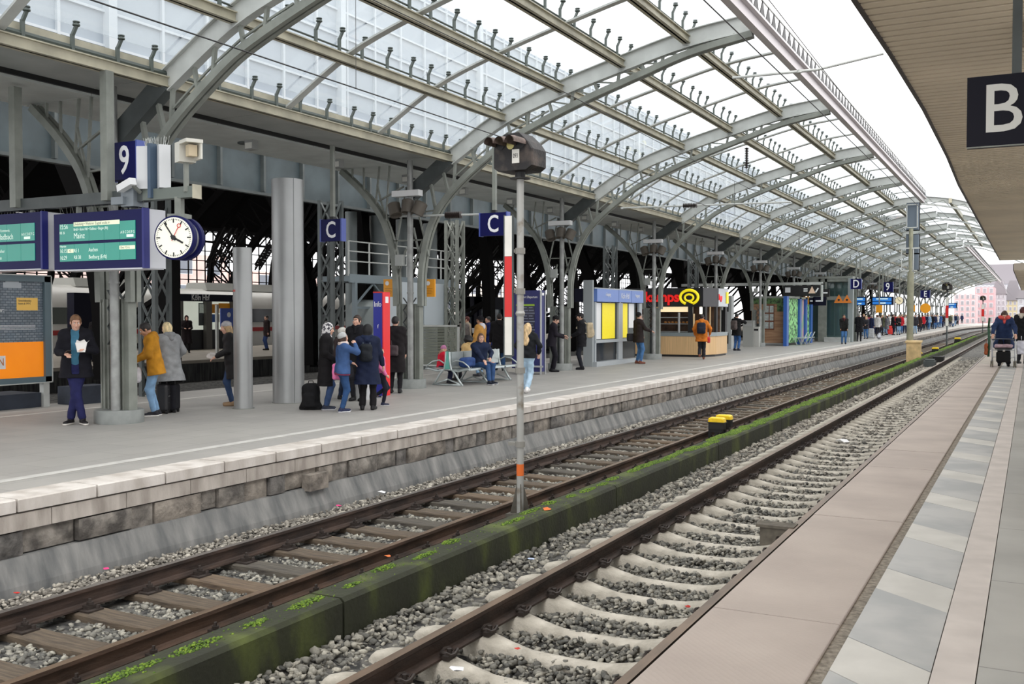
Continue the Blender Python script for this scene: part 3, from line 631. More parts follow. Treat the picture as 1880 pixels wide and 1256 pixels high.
for i in range(len(ZRT)-1):
    (x0, z0), (x1, z1) = ZRT[i], ZRT[i+1]
    mb = MB(); mb.box(0, 1, 0, 1, 0, 1); mb.v = [(x0+(x1-x0)*v[0], (YE2-YE)*v[1], z0-5+(z1-z0)*v[0]+.3+.012*v[2]) for v in mb.v]
    mb.build('glass_pane', M['pane'], RG)
# ---- dark soffit between the glass and the hall
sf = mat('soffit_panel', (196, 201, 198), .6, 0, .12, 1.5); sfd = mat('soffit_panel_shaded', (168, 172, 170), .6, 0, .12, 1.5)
k = 0
for bi in range(0, 22):
    for j in range(3):
        y = YK[-1]-8.76+PITCH*bi+PITCH*j/3
        mb = MB(); W = PITCH/3
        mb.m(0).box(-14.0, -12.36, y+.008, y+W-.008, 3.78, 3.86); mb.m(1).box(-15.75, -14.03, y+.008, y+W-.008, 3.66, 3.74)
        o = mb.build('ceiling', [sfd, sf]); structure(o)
mb = MB(); mb.box(-14.08, -13.98, -8, 196, 3.70, 3.84); structure(mb.build('trim_1', M['black']))
mb = MB(); mb.box(-15.8, -12.4, -8, 196, 3.87, 4.0); structure(mb.build('ceiling', M['soot']))
mb = MB(); mb.box(-12.40, -12.36, -8, 196, 3.62, 4.0); structure(mb.build('trim_2', M['cream']))
# small light boxes on the soffit
k = 0; lt = None
for (px, py) in ((467, 257), (557, 275), (636, 296), (879, 348), (926, 357)):
    pass
for i in range(1, 40):
    y = 13.2+i*2.95
    if abs((y-Y0) % PITCH) < 1.0 or y > 110: continue
    if lt is None:
        e = empty('soffit_lamp'); mb = MB(); mb.box(-.11, .11, -.09, .09, -.20, 0); mb.build('lamp_housing', mat('lamp_box', (150, 152, 150), .5), e); mb = MB(); mb.box(-.09, .09, -.1, -.09, -.18, -.06); mb.build('lamp_lens', mat('lamp_lens_white', (220, 220, 214), .3), e); lt = e; o = e
    else: o = copy_tree(lt)
    o.location = (-14.6, y, 3.66); tag(o, 'small grey box lamp on the dark soffit, %s from the camera' % (ords[k] if k < 23 else 'one of the farthest'), 'lamp', 'box lamps on the soffit'); k += 1
for y in (10.2, 16.3, 22.6):
    mb = MB(); mb.lathe([(.17, 0), (.17, -.03), (.14, -.035)], 24); tag(mb.build('round_speaker', M['steel_dark'], loc=(-14.9, y, 3.66), auto=True), {10.2: 'round dark loudspeaker in the soffit left of the platform number sign', 16.3: 'round dark loudspeaker in the soffit right of the platform number sign', 22.6: 'round dark loudspeaker in the soffit beside the second column'}[y], 'loudspeaker', 'round speakers in the soffit')
# ---- hall side girder of riveted panels
XG = -17.7
gp = mat('girder_panel', (62, 73, 77), .55, 0, .2, 2)
structure(MB().box(XG-.05, XG, -10, 200, 3.12, 4.35).build('wall_left', gp))
mb = MB()
for i in range(0, 130):
    y = -8+i*1.55; mb.box(XG, XG+.12, y, y+.07, 3.16, 4.35)
mb.box(XG, XG+.16, -10, 200, 3.06, 3.13); mb.box(XG, XG+.16, -10, 200, 4.3, 4.36); structure(mb.build('trim_3', M['steel_dark']))
# ---- main hall: glazed side screen above, dark vault inside, glazed end screen far left
def grid_mat(name, base, line, sx_, sz_, lw, base2=None):
    m = bpy.data.materials.new(name); m.use_nodes = True; t = m.node_tree; N = t.nodes; L = t.links; b = N['Principled BSDF']; b.inputs['Roughness'].default_value = .4
    return m
M['screen'] = mat('hall_screen_glass', (158, 168, 176), .5, 0, .16, .3, 0, 1, rgb2=(146, 156, 166), contrast=(.3, .7))
M['screenbar'] = mat('hall_screen_bars', (186, 193, 198), .5)
structure(MB().box(-19.3, -19.2, -10, 200, 4.0, 11.2).build('wall_hall_screen', M['screen']))
mb = MB()
for i in range(140): mb.box(-19.2, -19.12, -9+i*1.5, -8.92+i*1.5, 4.2, 11.2)
for j in range(9): mb.box(-19.2, -19.13, -10, 200, 4.6+j*.8, 4.66+j*.8)
for i in range(24):
    y = YK[-1]-4+PITCH*i; mb.box(-19.2, -19.0, y-.12, y+.12, 4, 11.2)
structure(mb.build('trim_4', M['screenbar']))
# vault: sooty inner lining, pale outer skin
HALL_IN = 1
va = [(-19.3, 3.6), (-19.6, 6.5), (-22, 12), (-30, 18), (-45, 21), (-60, 18), (-68, 12), (-71, 8.2)]
vc = smooth_curve(va, 28)
for part in ([p for p in vc if p.x > -40], [p for p in vc if p.x < -50]):
    for k_, off in enumerate((-.15, .15)):
        mb = MB(); sweepY(mb, part, rect(.1, 1, off), 0); mb.v = [(v[0], (-12 if v[1] < 0 else 205), v[2]) for v in mb.v]; structure(mb.build('ceiling', M['soot'] if k_ == HALL_IN else mat('hall_roof_pale', (186, 193, 199), .7)))
structure(MB().box(-19.5, -17.75, -12, 205, 4.36, 4.5).build('ceiling', M['soot']))
# hall arches
hl = smooth_curve([(-22.6, -1.8), (-22.8, 1.0), (-24.2, 4.5), (-28, 9.0), (-35, 13), (-45, 14.5), (-55, 13), (-62, 9), (-66.5, 4.5), (-68, 1), (-68.2, -1.8)], 40)
def hall_arch():
    t = empty('hall_arch'); mb = MB(); sweepY(mb, hl, rect(.6, .45), 0); mb.build('arch_rib', M['soot'], t)
    mb = MB(); outer = smooth_curve([(-20.2, -1.8), (-20.4, 3), (-21.5, 7.5), (-26, 12.2), (-35, 16), (-45, 17.6), (-55, 16), (-64, 12), (-69, 7.5), (-70.3, 3), (-70.5, -1.8)], 40); sweepY(mb, outer, rect(.4, .4), 0); mb.build('outer_rib', M['soot'], t)
    mb = MB()
    for i in range(0, len(hl)-2, 1): mb.beam(hl[i], outer[i+1], .12, .12, (0, 1, 0)); mb.beam(hl[i], outer[i], .12, .12, (0, 1, 0))
    mb.build('web_lattice', M['soot'], t); return t
ha = hall_arch()
for i in range(17):
    o = ha if i == 0 else copy_tree(ha); o.location = (0, 19.2+i*PITCH, 0); tag(o, 'huge dark lattice arch of the main hall behind the platform, %s from the camera' % ords[i], 'hall arch', 'dark arches of the main hall')
# far glazed screen on x = -72 and at the end
mb = MB()
for i in range(0, 190): mb.box(-72.05, -71.95, 8+i*1.1, 8.09+i*1.1, -.5, 8.3)
for j in range(10): mb.box(-72.04, -71.96, 8, 216, -.5+j*.95, -.41+j*.95)
for i in range(16): mb.box(-72.3, -71.7, 12+i*13.1, 12.9+i*13.1, -1.8, 8.3)
mb.box(-72.4, -71.6, 0, 216, 8.2, 9.2); mb.box(-72.3, -71.7, 0, 216, -3, -.5)
structure(mb.build('wall_far_screen', M['soot']))
# ornate cut-outs above the screen are part of the lattice girder
mb = MB()
for i in range(60):
    y = 22+i*2.6; mb.beam((-66, y, 6.6), (-66, y+1.3, 7.7), .1, .12); mb.beam((-66, y+1.3, 7.7), (-66, y+2.6, 6.6), .1, .12)
mb.box(-66.1, -65.9, 20, 190, 6.45, 6.65); mb.box(-66.1, -65.9, 20, 190, 7.65, 7.85); structure(mb.build('trim_5', M['soot']))
structure(MB().box(-72, -19, 216, 216.3, 6, 20).build('wall_end', M['soot']))
# diagonal stair-like trusses crossing the windows
k = 0
for (xa, ya, xb, yb) in ((379, 487, 413, 422), (390, 487, 425, 424), (402, 487, 436, 424), (412, 487, 449, 424), (468, 491, 497, 444), (476, 491, 503, 450), (857, 512, 892, 470), (870, 514, 915, 455), (903, 510, 935, 470)):
    a = onX(xa, ya, -52); b = onX(xb, yb, -52); mb = MB(); w = Vector((0, .0, .2))
    mb.beam(a-w, b-w, .09, .09); mb.beam(a+w, b+w, .09, .09); n = 9
    for i in range(n): p = a.lerp(b, i/n); q = a.lerp(b, (i+.5)/n); mb.beam(p-w, q+w, .05, .05); mb.beam(q+w, a.lerp(b, (i+1)/n)-w, .05, .05)
    tag(mb.build('diagonal_girder', M['soot']), 'dark slanted lattice girder in front of the bright hall windows, %s from the left' % ords[k].replace('nearest', 'first'), 'girder', 'slanted girders inside the main hall'); k += 1
# steel lattice masts behind the platform
def lattice_mast(x, y, z0, z1, w, d, mt, label):
    e = empty('lattice_mast', (x, y, z0)); tag(e, label, 'lattice column'); H = z1-z0
    for sx_ in (-1, 1):
        for sy_ in (-1, 1):
            mb = MB(); mb.box(sx_*w/2-.05, sx_*w/2+.05, sy_*d/2-.04, sy_*d/2+.04, 0, H); mb.build('corner_angle', mt, e)
    mb = MB(); n = int(H/(w*1.6)); h = H/n
    for i in range(n):
        for sy_ in (-1, 1): mb.beam((-w/2, sy_*d/2, i*h), (w/2, sy_*d/2, (i+1)*h), .02, .06, (0, 1, 0)); mb.beam((w/2, sy_*d/2, i*h), (-w/2, sy_*d/2, (i+1)*h), .02, .06, (0, 1, 0))
        for sx_ in (-1, 1): mb.beam((sx_*w/2, -d/2, i*h), (sx_*w/2, d/2, (i+1)*h), .02, .06, (1, 0, 0))
    mb.build('cross_bracing', mt, e)
p = onZ(608, 728, ZL); lattice_mast(-17.0, onX(608, 600, -17.0).y, ZL, 3.1, .42, .4, M['steel_dark'], 'tall riveted lattice column behind the wide grey cylinder')
lattice_mast(-17.0, onX(285, 600, -17.0).y, ZL, 3.1, .42, .4, M['steel_dark'], 'riveted lattice column behind the man in the mustard jacket')
lattice_mast(-17.0, onX(835, 600, -17.0).y, ZL, 3.1, .42, .4, M['steel'], 'green grey lattice column behind the seated man with glasses')
lattice_mast(-17.0, onX(1120, 600, -17.0).y, ZL, 3.1, .42, .4, M['steel_dark'], 'lattice column rising behind the yellow timetable case')
lattice_mast(-17.0, onX(1272, 600, -17.0).y, ZL, 3.1, .42, .4, M['steel_dark'], 'lattice column rising behind the bakery kiosk')
# ================================================================ signals and track-side things
def mast_bracket(mb, x, z): mb.box(x-.12, x+.05, -.03, .03, z-.02, z+.02); mb.lathe([(.06, z-.035), (.06, z+.035)], 12)
def plate_board(parent, x, z0, z1, w=.11):
    H = z1-z0; parts = [('white_field', M['signwhite'], 0, .29), ('red_field', M['red'], .29, .725), ('white_field', M['signwhite'], .725, 1)]
    for nm, mt, a, b in parts[::-1]:
        mb = MB(); mb.box(x-w/2, x+w/2, -.05, -.035, z1-H*b+.002, z1-H*a-.002)
        for q in np.arange(a+.095, b-.02, .097): mb.box(x-w/2+.003, x+w/2-.003, -.052, -.05, z1-H*q-.0015, z1-H*q+.0015)
        mb.build(nm, mt, parent)
    mb = MB(); mb.box(x-w/2-.012, x-w/2, -.055, -.02, z0-.01, z1+.01); mb.box(x+w/2, x+w/2+.012, -.055, -.02, z0-.01, z1+.01); mb.box(x-w/2, x+w/2, -.055, -.02, z0-.02, z0); mb.box(x-w/2, x+w/2, -.034, -.02, z0, z1); mb.build('board_frame', M['steel_dark'], parent)
M['signwhite'] = mat('sign_enamel_white', (222, 220, 212), .4, 0, .06, 5)
def shunt_head(parent, z, s=1.0, number=True, yaw=0):
    """dark cast signal head with three hoods, number plate on its face"""
    hd = empty('signal_head', (0, 0, z), yaw); hd.parent = parent; hd.scale = (s, s, s)
    prof = [(-.31, -.02), (-.31, .25), (-.24, .36), (-.13, .42), (.10, .43), (.24, .30), (.31, .20), (.31, -.02), (.22, -.07), (-.24, -.07)]
    mb = MB(); mb.sweep([(a*.94, b) for a, b in prof], [((0, -.20, 0), (1, 0, 0), (0, 0, 1)), ((0, -.18, 0), (1.06, 0, 0), (0, 0, 1)), ((0, .16, 0), (1.06, 0, 0), (0, 0, 1)), ((0, .24, 0), (.85, 0, 0), (0, 0, .95))])
    mb.build('head_housing', [mat('cast_iron_sooty', (96, 84, 76), .6, .1, 0, 4, .3, 30, rgb2=(30, 28, 29), contrast=(.5, .8))], hd)
    for i, x in enumerate((-.19, -.03, .13)):
        mb = MB(); n = 10; vs = []; fs = []; r = .085
        for (yy, rr, dz) in ((-.19, r, 0), (-.40, r*1.02, .0), (-.50, r*.85, .0)):
            for q in range(n+1):
                a = math.pi*q/n-.15+(.3*q/n); vs.append((x+rr*math.cos(a), yy, .27+dz+rr*math.sin(a)))
                vs.append((x+(rr-.01)*math.cos(a), yy, .27+dz+(rr-.01)*math.sin(a)))
        w = 2*(n+1)
        for j in range(2):
            for q in range(n):
                a = j*w+2*q; fs += [(a, a+2, a+w+2, a+w), (a+1, a+w+1, a+w+3, a+3)]
        mb.add(vs, fs); mb.build('lamp_hood', mat('hood_rusty_brown', (98, 84, 78), .7, 0, .35, 14), hd, smooth=True)
        mb = MB(); mb.lathe([(.06, -.21), (.055, -.195)], 16, (x, 0, .27), 'y'); mb.build('signal_lens', M['black'] if i != 1 else mat('cream_lens', (206, 196, 130), .3), hd, smooth=False)
    if number:
        mb = MB(); mb.box(.0, .11, -.215, -.205, .02, .205); mb.build('number_plate', M['signwhite'], hd)
        text('number', '093', .085, M['black'], hd, (.055, -.217, .115), FACE_S, 'CENTER', .001, .62)
    mb = MB(); mb.lathe([(.05, -.17), (.14, -.165), (.14, -.15), (.07, -.14), (.07, -.07)], 20); mb.build('mounting_flange', M['black'], hd)
    return hd
b1 = onZ(955, 943, -2.40)
sg = empty('shunting_signal', (b1.x, b1.y, -2.40)); tag(sg, 'tall grey pole with a dark three-hooded signal head and a red and white striped board', 'signal')
TOP = onY(955, 322, b1.y).z+2.40
mb = MB(); mb.tube([(0, 0, .0), (0, 0, TOP)], .043, 20); mb.lathe([(.05, 2.38), (.06, 2.41), (.045, 2.44)], 16); mb.build('pole', mat('weathered_zinc_pole', (160, 160, 156), .55, .25, .25, 5, rgb2=(120, 112, 98), contrast=(.3, .45)), sg, auto=True)
mb = MB()
for a in range(4):
    R = Euler((0, 0, a*math.pi/2+.6)).to_matrix(); mb.add([R @ Vector(v) for v in ((.03, -.006, .42), (.12, -.006, 0), (.03, -.006, 0), (.03, .006, .42), (.12, .006, 0), (.03, .006, 0))], [(0, 1, 2), (5, 4, 3), (0, 3, 4, 1), (1, 4, 5, 2), (2, 5, 3, 0)])
mb.box(-.13, .13, -.13, .13, -.03, .01); mb.build('foot_gusset', mat('foot_rust_grey', (86, 82, 74), .8, 0, .3, 9), sg)
mb = MB(); mb.tube([(0, 0, .46), (0, 0, .60)], .0445, 20); mb.build('orange_marking', mat('orange_spray', (214, 104, 40), .8), sg, auto=True)
ZT = [onY(935, y, b1.y).z+2.40 for y in (397, 652)]
mb = MB()
for yy in (461, 535, 680, 815): z = onY(950, yy, b1.y).z+2.40; mast_bracket(mb, -.03, z)
mb.build('bracket', mat('bracket_grey', (128, 126, 120), .6), sg)
plate_board(sg, -.135, ZT[1], ZT[0], .10); shunt_head(sg, TOP+.10, .88, True, math.radians(-4))
# distant copies of the striped signal
for (px, py, top, s, lab) in ((1738, 637, 522, 1.05, 'slender signal pole with a dark head and red white board in the middle distance'), (1804, 612, 545, 1.0, 'farthest slender signal pole with a dark head, in front of the pale houses')):
    b = onZ(px, py, -2.4); H = onY(px, top, b.y).z+2.4-.45; e = empty('shunting_signal', (b.x, b.y, -2.4)); tag(e, lab, 'signal')
    mb = MB(); mb.tube([(0, 0, 0), (0, 0, H)], .05, 12); mb.build('pole', M['steel_dark'], e, auto=True); plate_board(e, 0, H-2.6, H-.5, .2 if s > 1 else .3); shunt_head(e, H+.1, 1.15, True)
# main signal seen from behind
b2 = onZ(1670, 668, -2.45); e = empty('main_signal', (b2.x, b2.y, -2.45)); tag(e, 'tall signal mast seen from behind with three blue grey boxes', 'signal'); zz = lambda y: onY(1670, y, b2.y).z+2.45
mb = MB(); mb.tube([(0, 0, 0), (0, 0, zz(500))], .16, 16); mb.tube([(0, 0, zz(500)), (0, 0, zz(420))], .1, 16); mb.build('pole', mat('mast_olive_grey', (138, 138, 118), .6, 0, .15, 5), e, auto=True)
for i, (x0, x1, y0, y1) in enumerate(((1663, 1687, 373, 421), (1662, 1687, 431, 464), (1668, 1686, 467, 495))):
    a = onY(x0, y0, b2.y); c = onY(x1, y1, b2.y); cxm = (a.x+c.x)/2-b2.x; w = abs(c.x-a.x)*.9; mb = MB(); mb.box(cxm-w/2, cxm+w/2, .12, .42, c.z+2.45, a.z+2.45); mb.build('signal_box', mat('box_blue_grey', (92, 104, 116), .5), e)
    mb = MB(); mb.box(cxm-w/2-.04, cxm+w/2+.04, .42, .45, c.z+2.41, a.z+2.5); mb.build('background_plate', M['black'], e)
mb = MB(); a, c = zz(376), zz(418)
for x in (-.2, .28): mb.beam((x, .0, a), (x, .0, c), .04, .04)
mb.beam((-.2, 0, a), (.28, 0, a), .04, .04); mb.beam((-.2, 0, c), (.28, 0, c), .04, .04); mb.build('upper_frame', M['steel_light'], e); mb = MB(); a, c = zz(456), zz(497); mb.beam((-.45, -.05, a), (.4, -.05, a), .06, .06); mb.beam((-.42, -.05, a), (-.42, -.05, c), .04, .04); mb.beam((-.42, -.05, c), (.3, -.05, c), .05, .05); mb.beam((.12, -.05, a), (.12, -.05, c), .05, .05)
mb.build('support_frame', M['steel_light'], e)
mb = MB(); mb.box(-.35, .30, -.62, -.14, .1, 1.05); mb.add([(-.4, -.66, 1.05), (.35, -.66, 1.05), (.35, -.1, 1.1), (-.4, -.1, 1.1), (-.4, -.66, 1.12), (.35, -.66, 1.12), (.35, -.1, 1.17), (-.4, -.1, 1.17)], [(0, 3, 2, 1), (4, 5, 6, 7), (0, 1, 5, 4), (1, 2, 6, 5), (2, 3, 7, 6), (3, 0, 4, 7)])
tag(mb.build('trackside_cabinet', mat('faded_yellow_box', (206, 178, 130), .7, 0, .2, 4), loc=(b2.x+.25, b2.y, -2.45)), 'faded yellow trackside cabinet at the foot of the tall signal mast', 'cabinet')
# yellow capped magnets on stands
def magnet(p, s, lab, rz=0):
    e = empty('track_magnet', p, rz); e.scale = (s, s, s); tag(e, lab, 'track magnet')
    mb = MB(); mb.sweep([(-.17, 0), (.17, 0), (.155, .075), (.12, .095), (-.12, .095), (-.155, .075)], [((0, -.09, .28), (.85, 0, 0), (0, 0, .85)), ((0, -.07, .28), (1, 0, 0), (0, 0, 1)), ((0, .07, .28), (1, 0, 0), (0, 0, 1)), ((0, .09, .28), (.85, 0, 0), (0, 0, .85))]); mb.build('yellow_cap', M['yellow'], e)
    mb = MB(); mb.box(-.18, .18, -.1, .1, .27, .285); mb.box(-.155, .155, -.085, .085, .14, .27); mb.box(-.11, .11, -.07, .07, .08, .14); mb.box(-.04, .04, -.05, .05, -.05, .1); mb.box(-.17, -.12, -.03, .03, -.1, .2); mb.build('stand', M['black'], e)
p = onZ(1325, 803, -2.58); magnet((p.x-.1, p.y, -2.56), 1.05, 'nearer yellow-capped track magnet beside the mossy wall'); magnet((p.x-.12, p.y+.62, -2.56), 1.05, 'yellow-capped track magnet just behind its nearer twin')
p = onZ(1683, 660, -2.5); magnet((p.x+.2, p.y-1.0, -2.45), 1.1, 'yellow-capped magnet in front of the faded trackside cabinet'); magnet((p.x+.75, p.y+2.5, -2.3), 1.1, 'yellow-capped magnet right of the faded trackside cabinet')
p = onZ(1758, 632, -2.5); magnet((p.x, p.y, -2.5), 1.5, 'distant yellow-capped magnet right of the slender signal pole')
p = onZ(1703, 668, -2.4); mb = MB(); mb.box(-.25, .25, -.4, .4, 0, .28); mb.box(-.2, .2, -.3, .3, .28, .36); tag(mb.build('point_machine_box', M['steel_dark'], loc=(-4.15, p.y-2, -2.45)), 'low dark trackside box beside the nearer rail in the distance', 'box')
mb = MB(); mb.box(-.25, .25, -.4, .4, 0, .3); tag(mb.build('point_machine_box', M['rubber'], loc=(-4.15, p.y+3, -2.45)), 'small black trackside box behind the low dark one by the rail', 'box')
# ---- overhead line: contact and carrier wires, registration arms
def wire(x, z, y0, y1, r, label, sag=0):
    mb = MB(); n = 40; mb.tube([(x, y0+(y1-y0)*i/n, z-(sag*abs(math.sin(math.pi*(y0+(y1-y0)*i/n-12)/46)) if sag else 0)) for i in range(n+1)], r, 5); return tag(mb.build('overhead_wire', M['black'], smooth=True), label, 'wire')
wire(-6.85, 2.57, -5, 190, .008, 'lower contact wire above the farther track'); wire(-6.85, 3.72, -5, 190, .007, 'carrier wire above the farther track, over the contact wire', .35)
wire(-2.95, 3.15, -5, 190, .008, 'contact wire above the nearer track'); wire(-3.35, 4.5, -5, 190, .007, 'carrier wire high above the nearer track', .3)
mb = MB()
k = 0
for y in (9.3, 17.5, 25.6, 33.8, 42): mb = MB(); s_ = .35*abs(math.sin(math.pi*(y-12)/46)); mb.tube([(-6.85, y, 2.57), (-6.85, y, 3.72-s_)], .004, 4); tag(mb.build('dropper_wire', M['black']), 'thin vertical dropper between the wires of the farther track, %s from the camera' % ords[k], 'wire', 'dropper wires'); k += 1
def arm(a, b, lab, ins=.4):
    a = Vector(a); b = Vector(b); e = empty('registration_arm', a); tag(e, lab, 'catenary arm'); d = b-a
    mb = MB(); mb.tube([(0, 0, 0), d], .026, 10); mb.lathe([(.05, -.03), (.05, .03)], 10); mb.build('steel_tube', M['steel_light'], e, auto=True)
    q = d.normalized(); R = q.to_track_quat('Z', 'Y').to_matrix(); mb = MB(); prof = []
    for i in range(9): prof += [(.035, i*.05), (.085, i*.05+.015), (.035, i*.05+.03)]
    mb.lathe(prof, 12, d*ins-q*.2, ang=R); mb.build('ribbed_insulator', mat('insulator_brown', (52, 44, 42), .4), e, auto=True)
Yt = YK[2]; arm(onY(1142, 382, Yt), onY(1452, 371, Yt), 'horizontal catenary arm with a brown ribbed insulator below the glass roof', .42)
a = onY(1345, 143, YK[1]+.1); b = onY(1500, 128, YK[1]+.1); c = onY(1622, 98, YK[1]+.1)
e = empty('registration_arm', a); tag(e, 'bent catenary tube reaching over the nearer track towards the near canopy', 'catenary arm'); mb = MB(); mb.tube([(0, 0, 0), (b-a)*.55, b-a, c-a], .028, 10); mb.lathe([(.05, -.03), (.05, .03)], 10, (b-a)*.8); mb.build('steel_tube', M['steel_light'], e, auto=True)
Yt = YK[1]; arm(onY(735, 397, Yt-.2), onY(915, 393, Yt-.2), 'short grey catenary arm behind the platform letter sign', .55)
a = onY(1371, 262, YK[2]); mb = MB(); prof = [(.006, 0), (.006, -.15)]
for i in range(12): prof += [(.03, -.15-i*.05), (.075, -.165-i*.05), (.03, -.18-i*.05)]
prof += [(.006, -.76), (.006, -.9)]; mb.lathe(prof, 12); tag(mb.build('hanging_insulator', mat('insulator_brown', (52, 44, 42), .4), loc=a, auto=True), 'black ribbed insulator hanging from a roof truss', 'insulator')
# ================================================================ signs and fittings on the far platform
def letter_sign(name, ch, xc, y0, y1, Y, w_px, lab, pole_top=None, letter=None, dx=0):
    a = onY(xc, y0, Y); b = onY(xc, y1, Y); H = a.z-b.z; sc_ = FPX/((a-Vector((0, 0, 0))).dot(CF)); W = w_px/sc_/.74
    e = empty(name, (a.x, Y, (a.z+b.z)/2)); tag(e, lab, 'sign')
    mb = MB(); mb.box(-W/2, W/2, -.07, .07, -H/2, H/2); mb.build('sign_box', M['blue'], e); mb = MB(); mb.box(W/2, W/2+.03, -.08, .08, -H/2-.01, H/2+.01); mb.box(-W/2-.03, -W/2, -.08, .08, -H/2-.01, H/2+.01); mb.build('side_trim', mat('sign_trim_blue', (70, 86, 160), .4), e)
    text('lettering', ch, H*1.06, M['letter'], e, (dx, -.073, -.01), FACE_S, 'CENTER', .002, .78, .012)
    if pole_top is not None:
        mb = MB(); mb.box(-.04, .04, -.04, .04, H/2, pole_top-e.location.z); mb.build('hanger_post', M['steel'], e)
        mb = MB(); mb.box(-.05, .05, -.05, .05, H/2, H/2+.06); mb.build('hanger_foot', M['black'], e)
    return e
letter_sign('track_number_sign', '9', 232, 262, 331, 10.75, 50, 'dark blue sign with a white 9 hanging above the departure board', None, dx=.03)
letter_sign('platform_letter_sign', 'C', 611, 403, 443, 17.2, 33, 'blue sign with a white C on a thin post, above the wide grey cylinder', 3.6)
letter_sign('platform_letter_sign', 'C', 908, 391, 433, 19.6, 40, 'blue sign with a white C hanging left of the striped signal board', 3.9)
letter_sign('platform_letter_sign', 'D', 1572, 512, 531, 66.0, 13, 'distant blue sign with a white D above the waiting crowd', 3.7)
letter_sign('track_number_sign', '9', 1630, 518, 536, 88, 13, 'distant blue sign with a white 9 above the waiting crowd', 3.7)
letter_sign('platform_letter_sign', 'E', 1699, 533, 547, 108, 11, 'farthest blue sign with a white E above the waiting crowd', 3.7)
# transverse carrier beam on two hanging posts, boards below
YB = 10.55
a = onY(361, 352, YB); zb = a.z
e = empty('sign_carrier_frame', (a.x, YB, zb)); tag(e, 'dark horizontal beam hung from posts, carrying the departure boards and the clock', 'beam frame')
mb = MB(); mb.box(-9, -1.0, -.07, .07, -.09, .09); mb.build('carrier_beam', M['steel_dark'], e)
mb = MB(); mb.box(-1.0, 0, -.07, .07, -.08, .08); mb.build('end_beam', mat('beam_green_grey', (104, 112, 106), .55), e)
mb = MB(); mb.box(0, .012, -.085, .085, -.1, .1); mb.build('end_cap', M['cream'], e)
for px, tz in ((197, 3.62), (29, 3.6)):
    q = onY(px, 345, YB-.1); mb = MB(); x = q.x-a.x
    mb.sweep([(x-.07, -.16), (x-.07, -.02), (x-.05, -.02), (x-.05, -.08), (x+.05, -.08), (x+.05, -.02), (x+.07, -.02), (x+.07, -.16)], [((0, 0, z-zb), (1, 0, 0), (0, 1, 0)) for z in (zb-.05, tz)]); mb.build('hanging_post', M['steel'], e)
mb = MB(); q = onY(250, 372, YB).x-a.x; mb.box(q-.16, q+.1, -.14, .14, -.16, .14); mb.box(q-.3, q-.05, -.2, -.1, -.13, -.02); mb.build('clamp_bracket', mat('clamp_blue_grey', (126, 134, 140), .5), e)
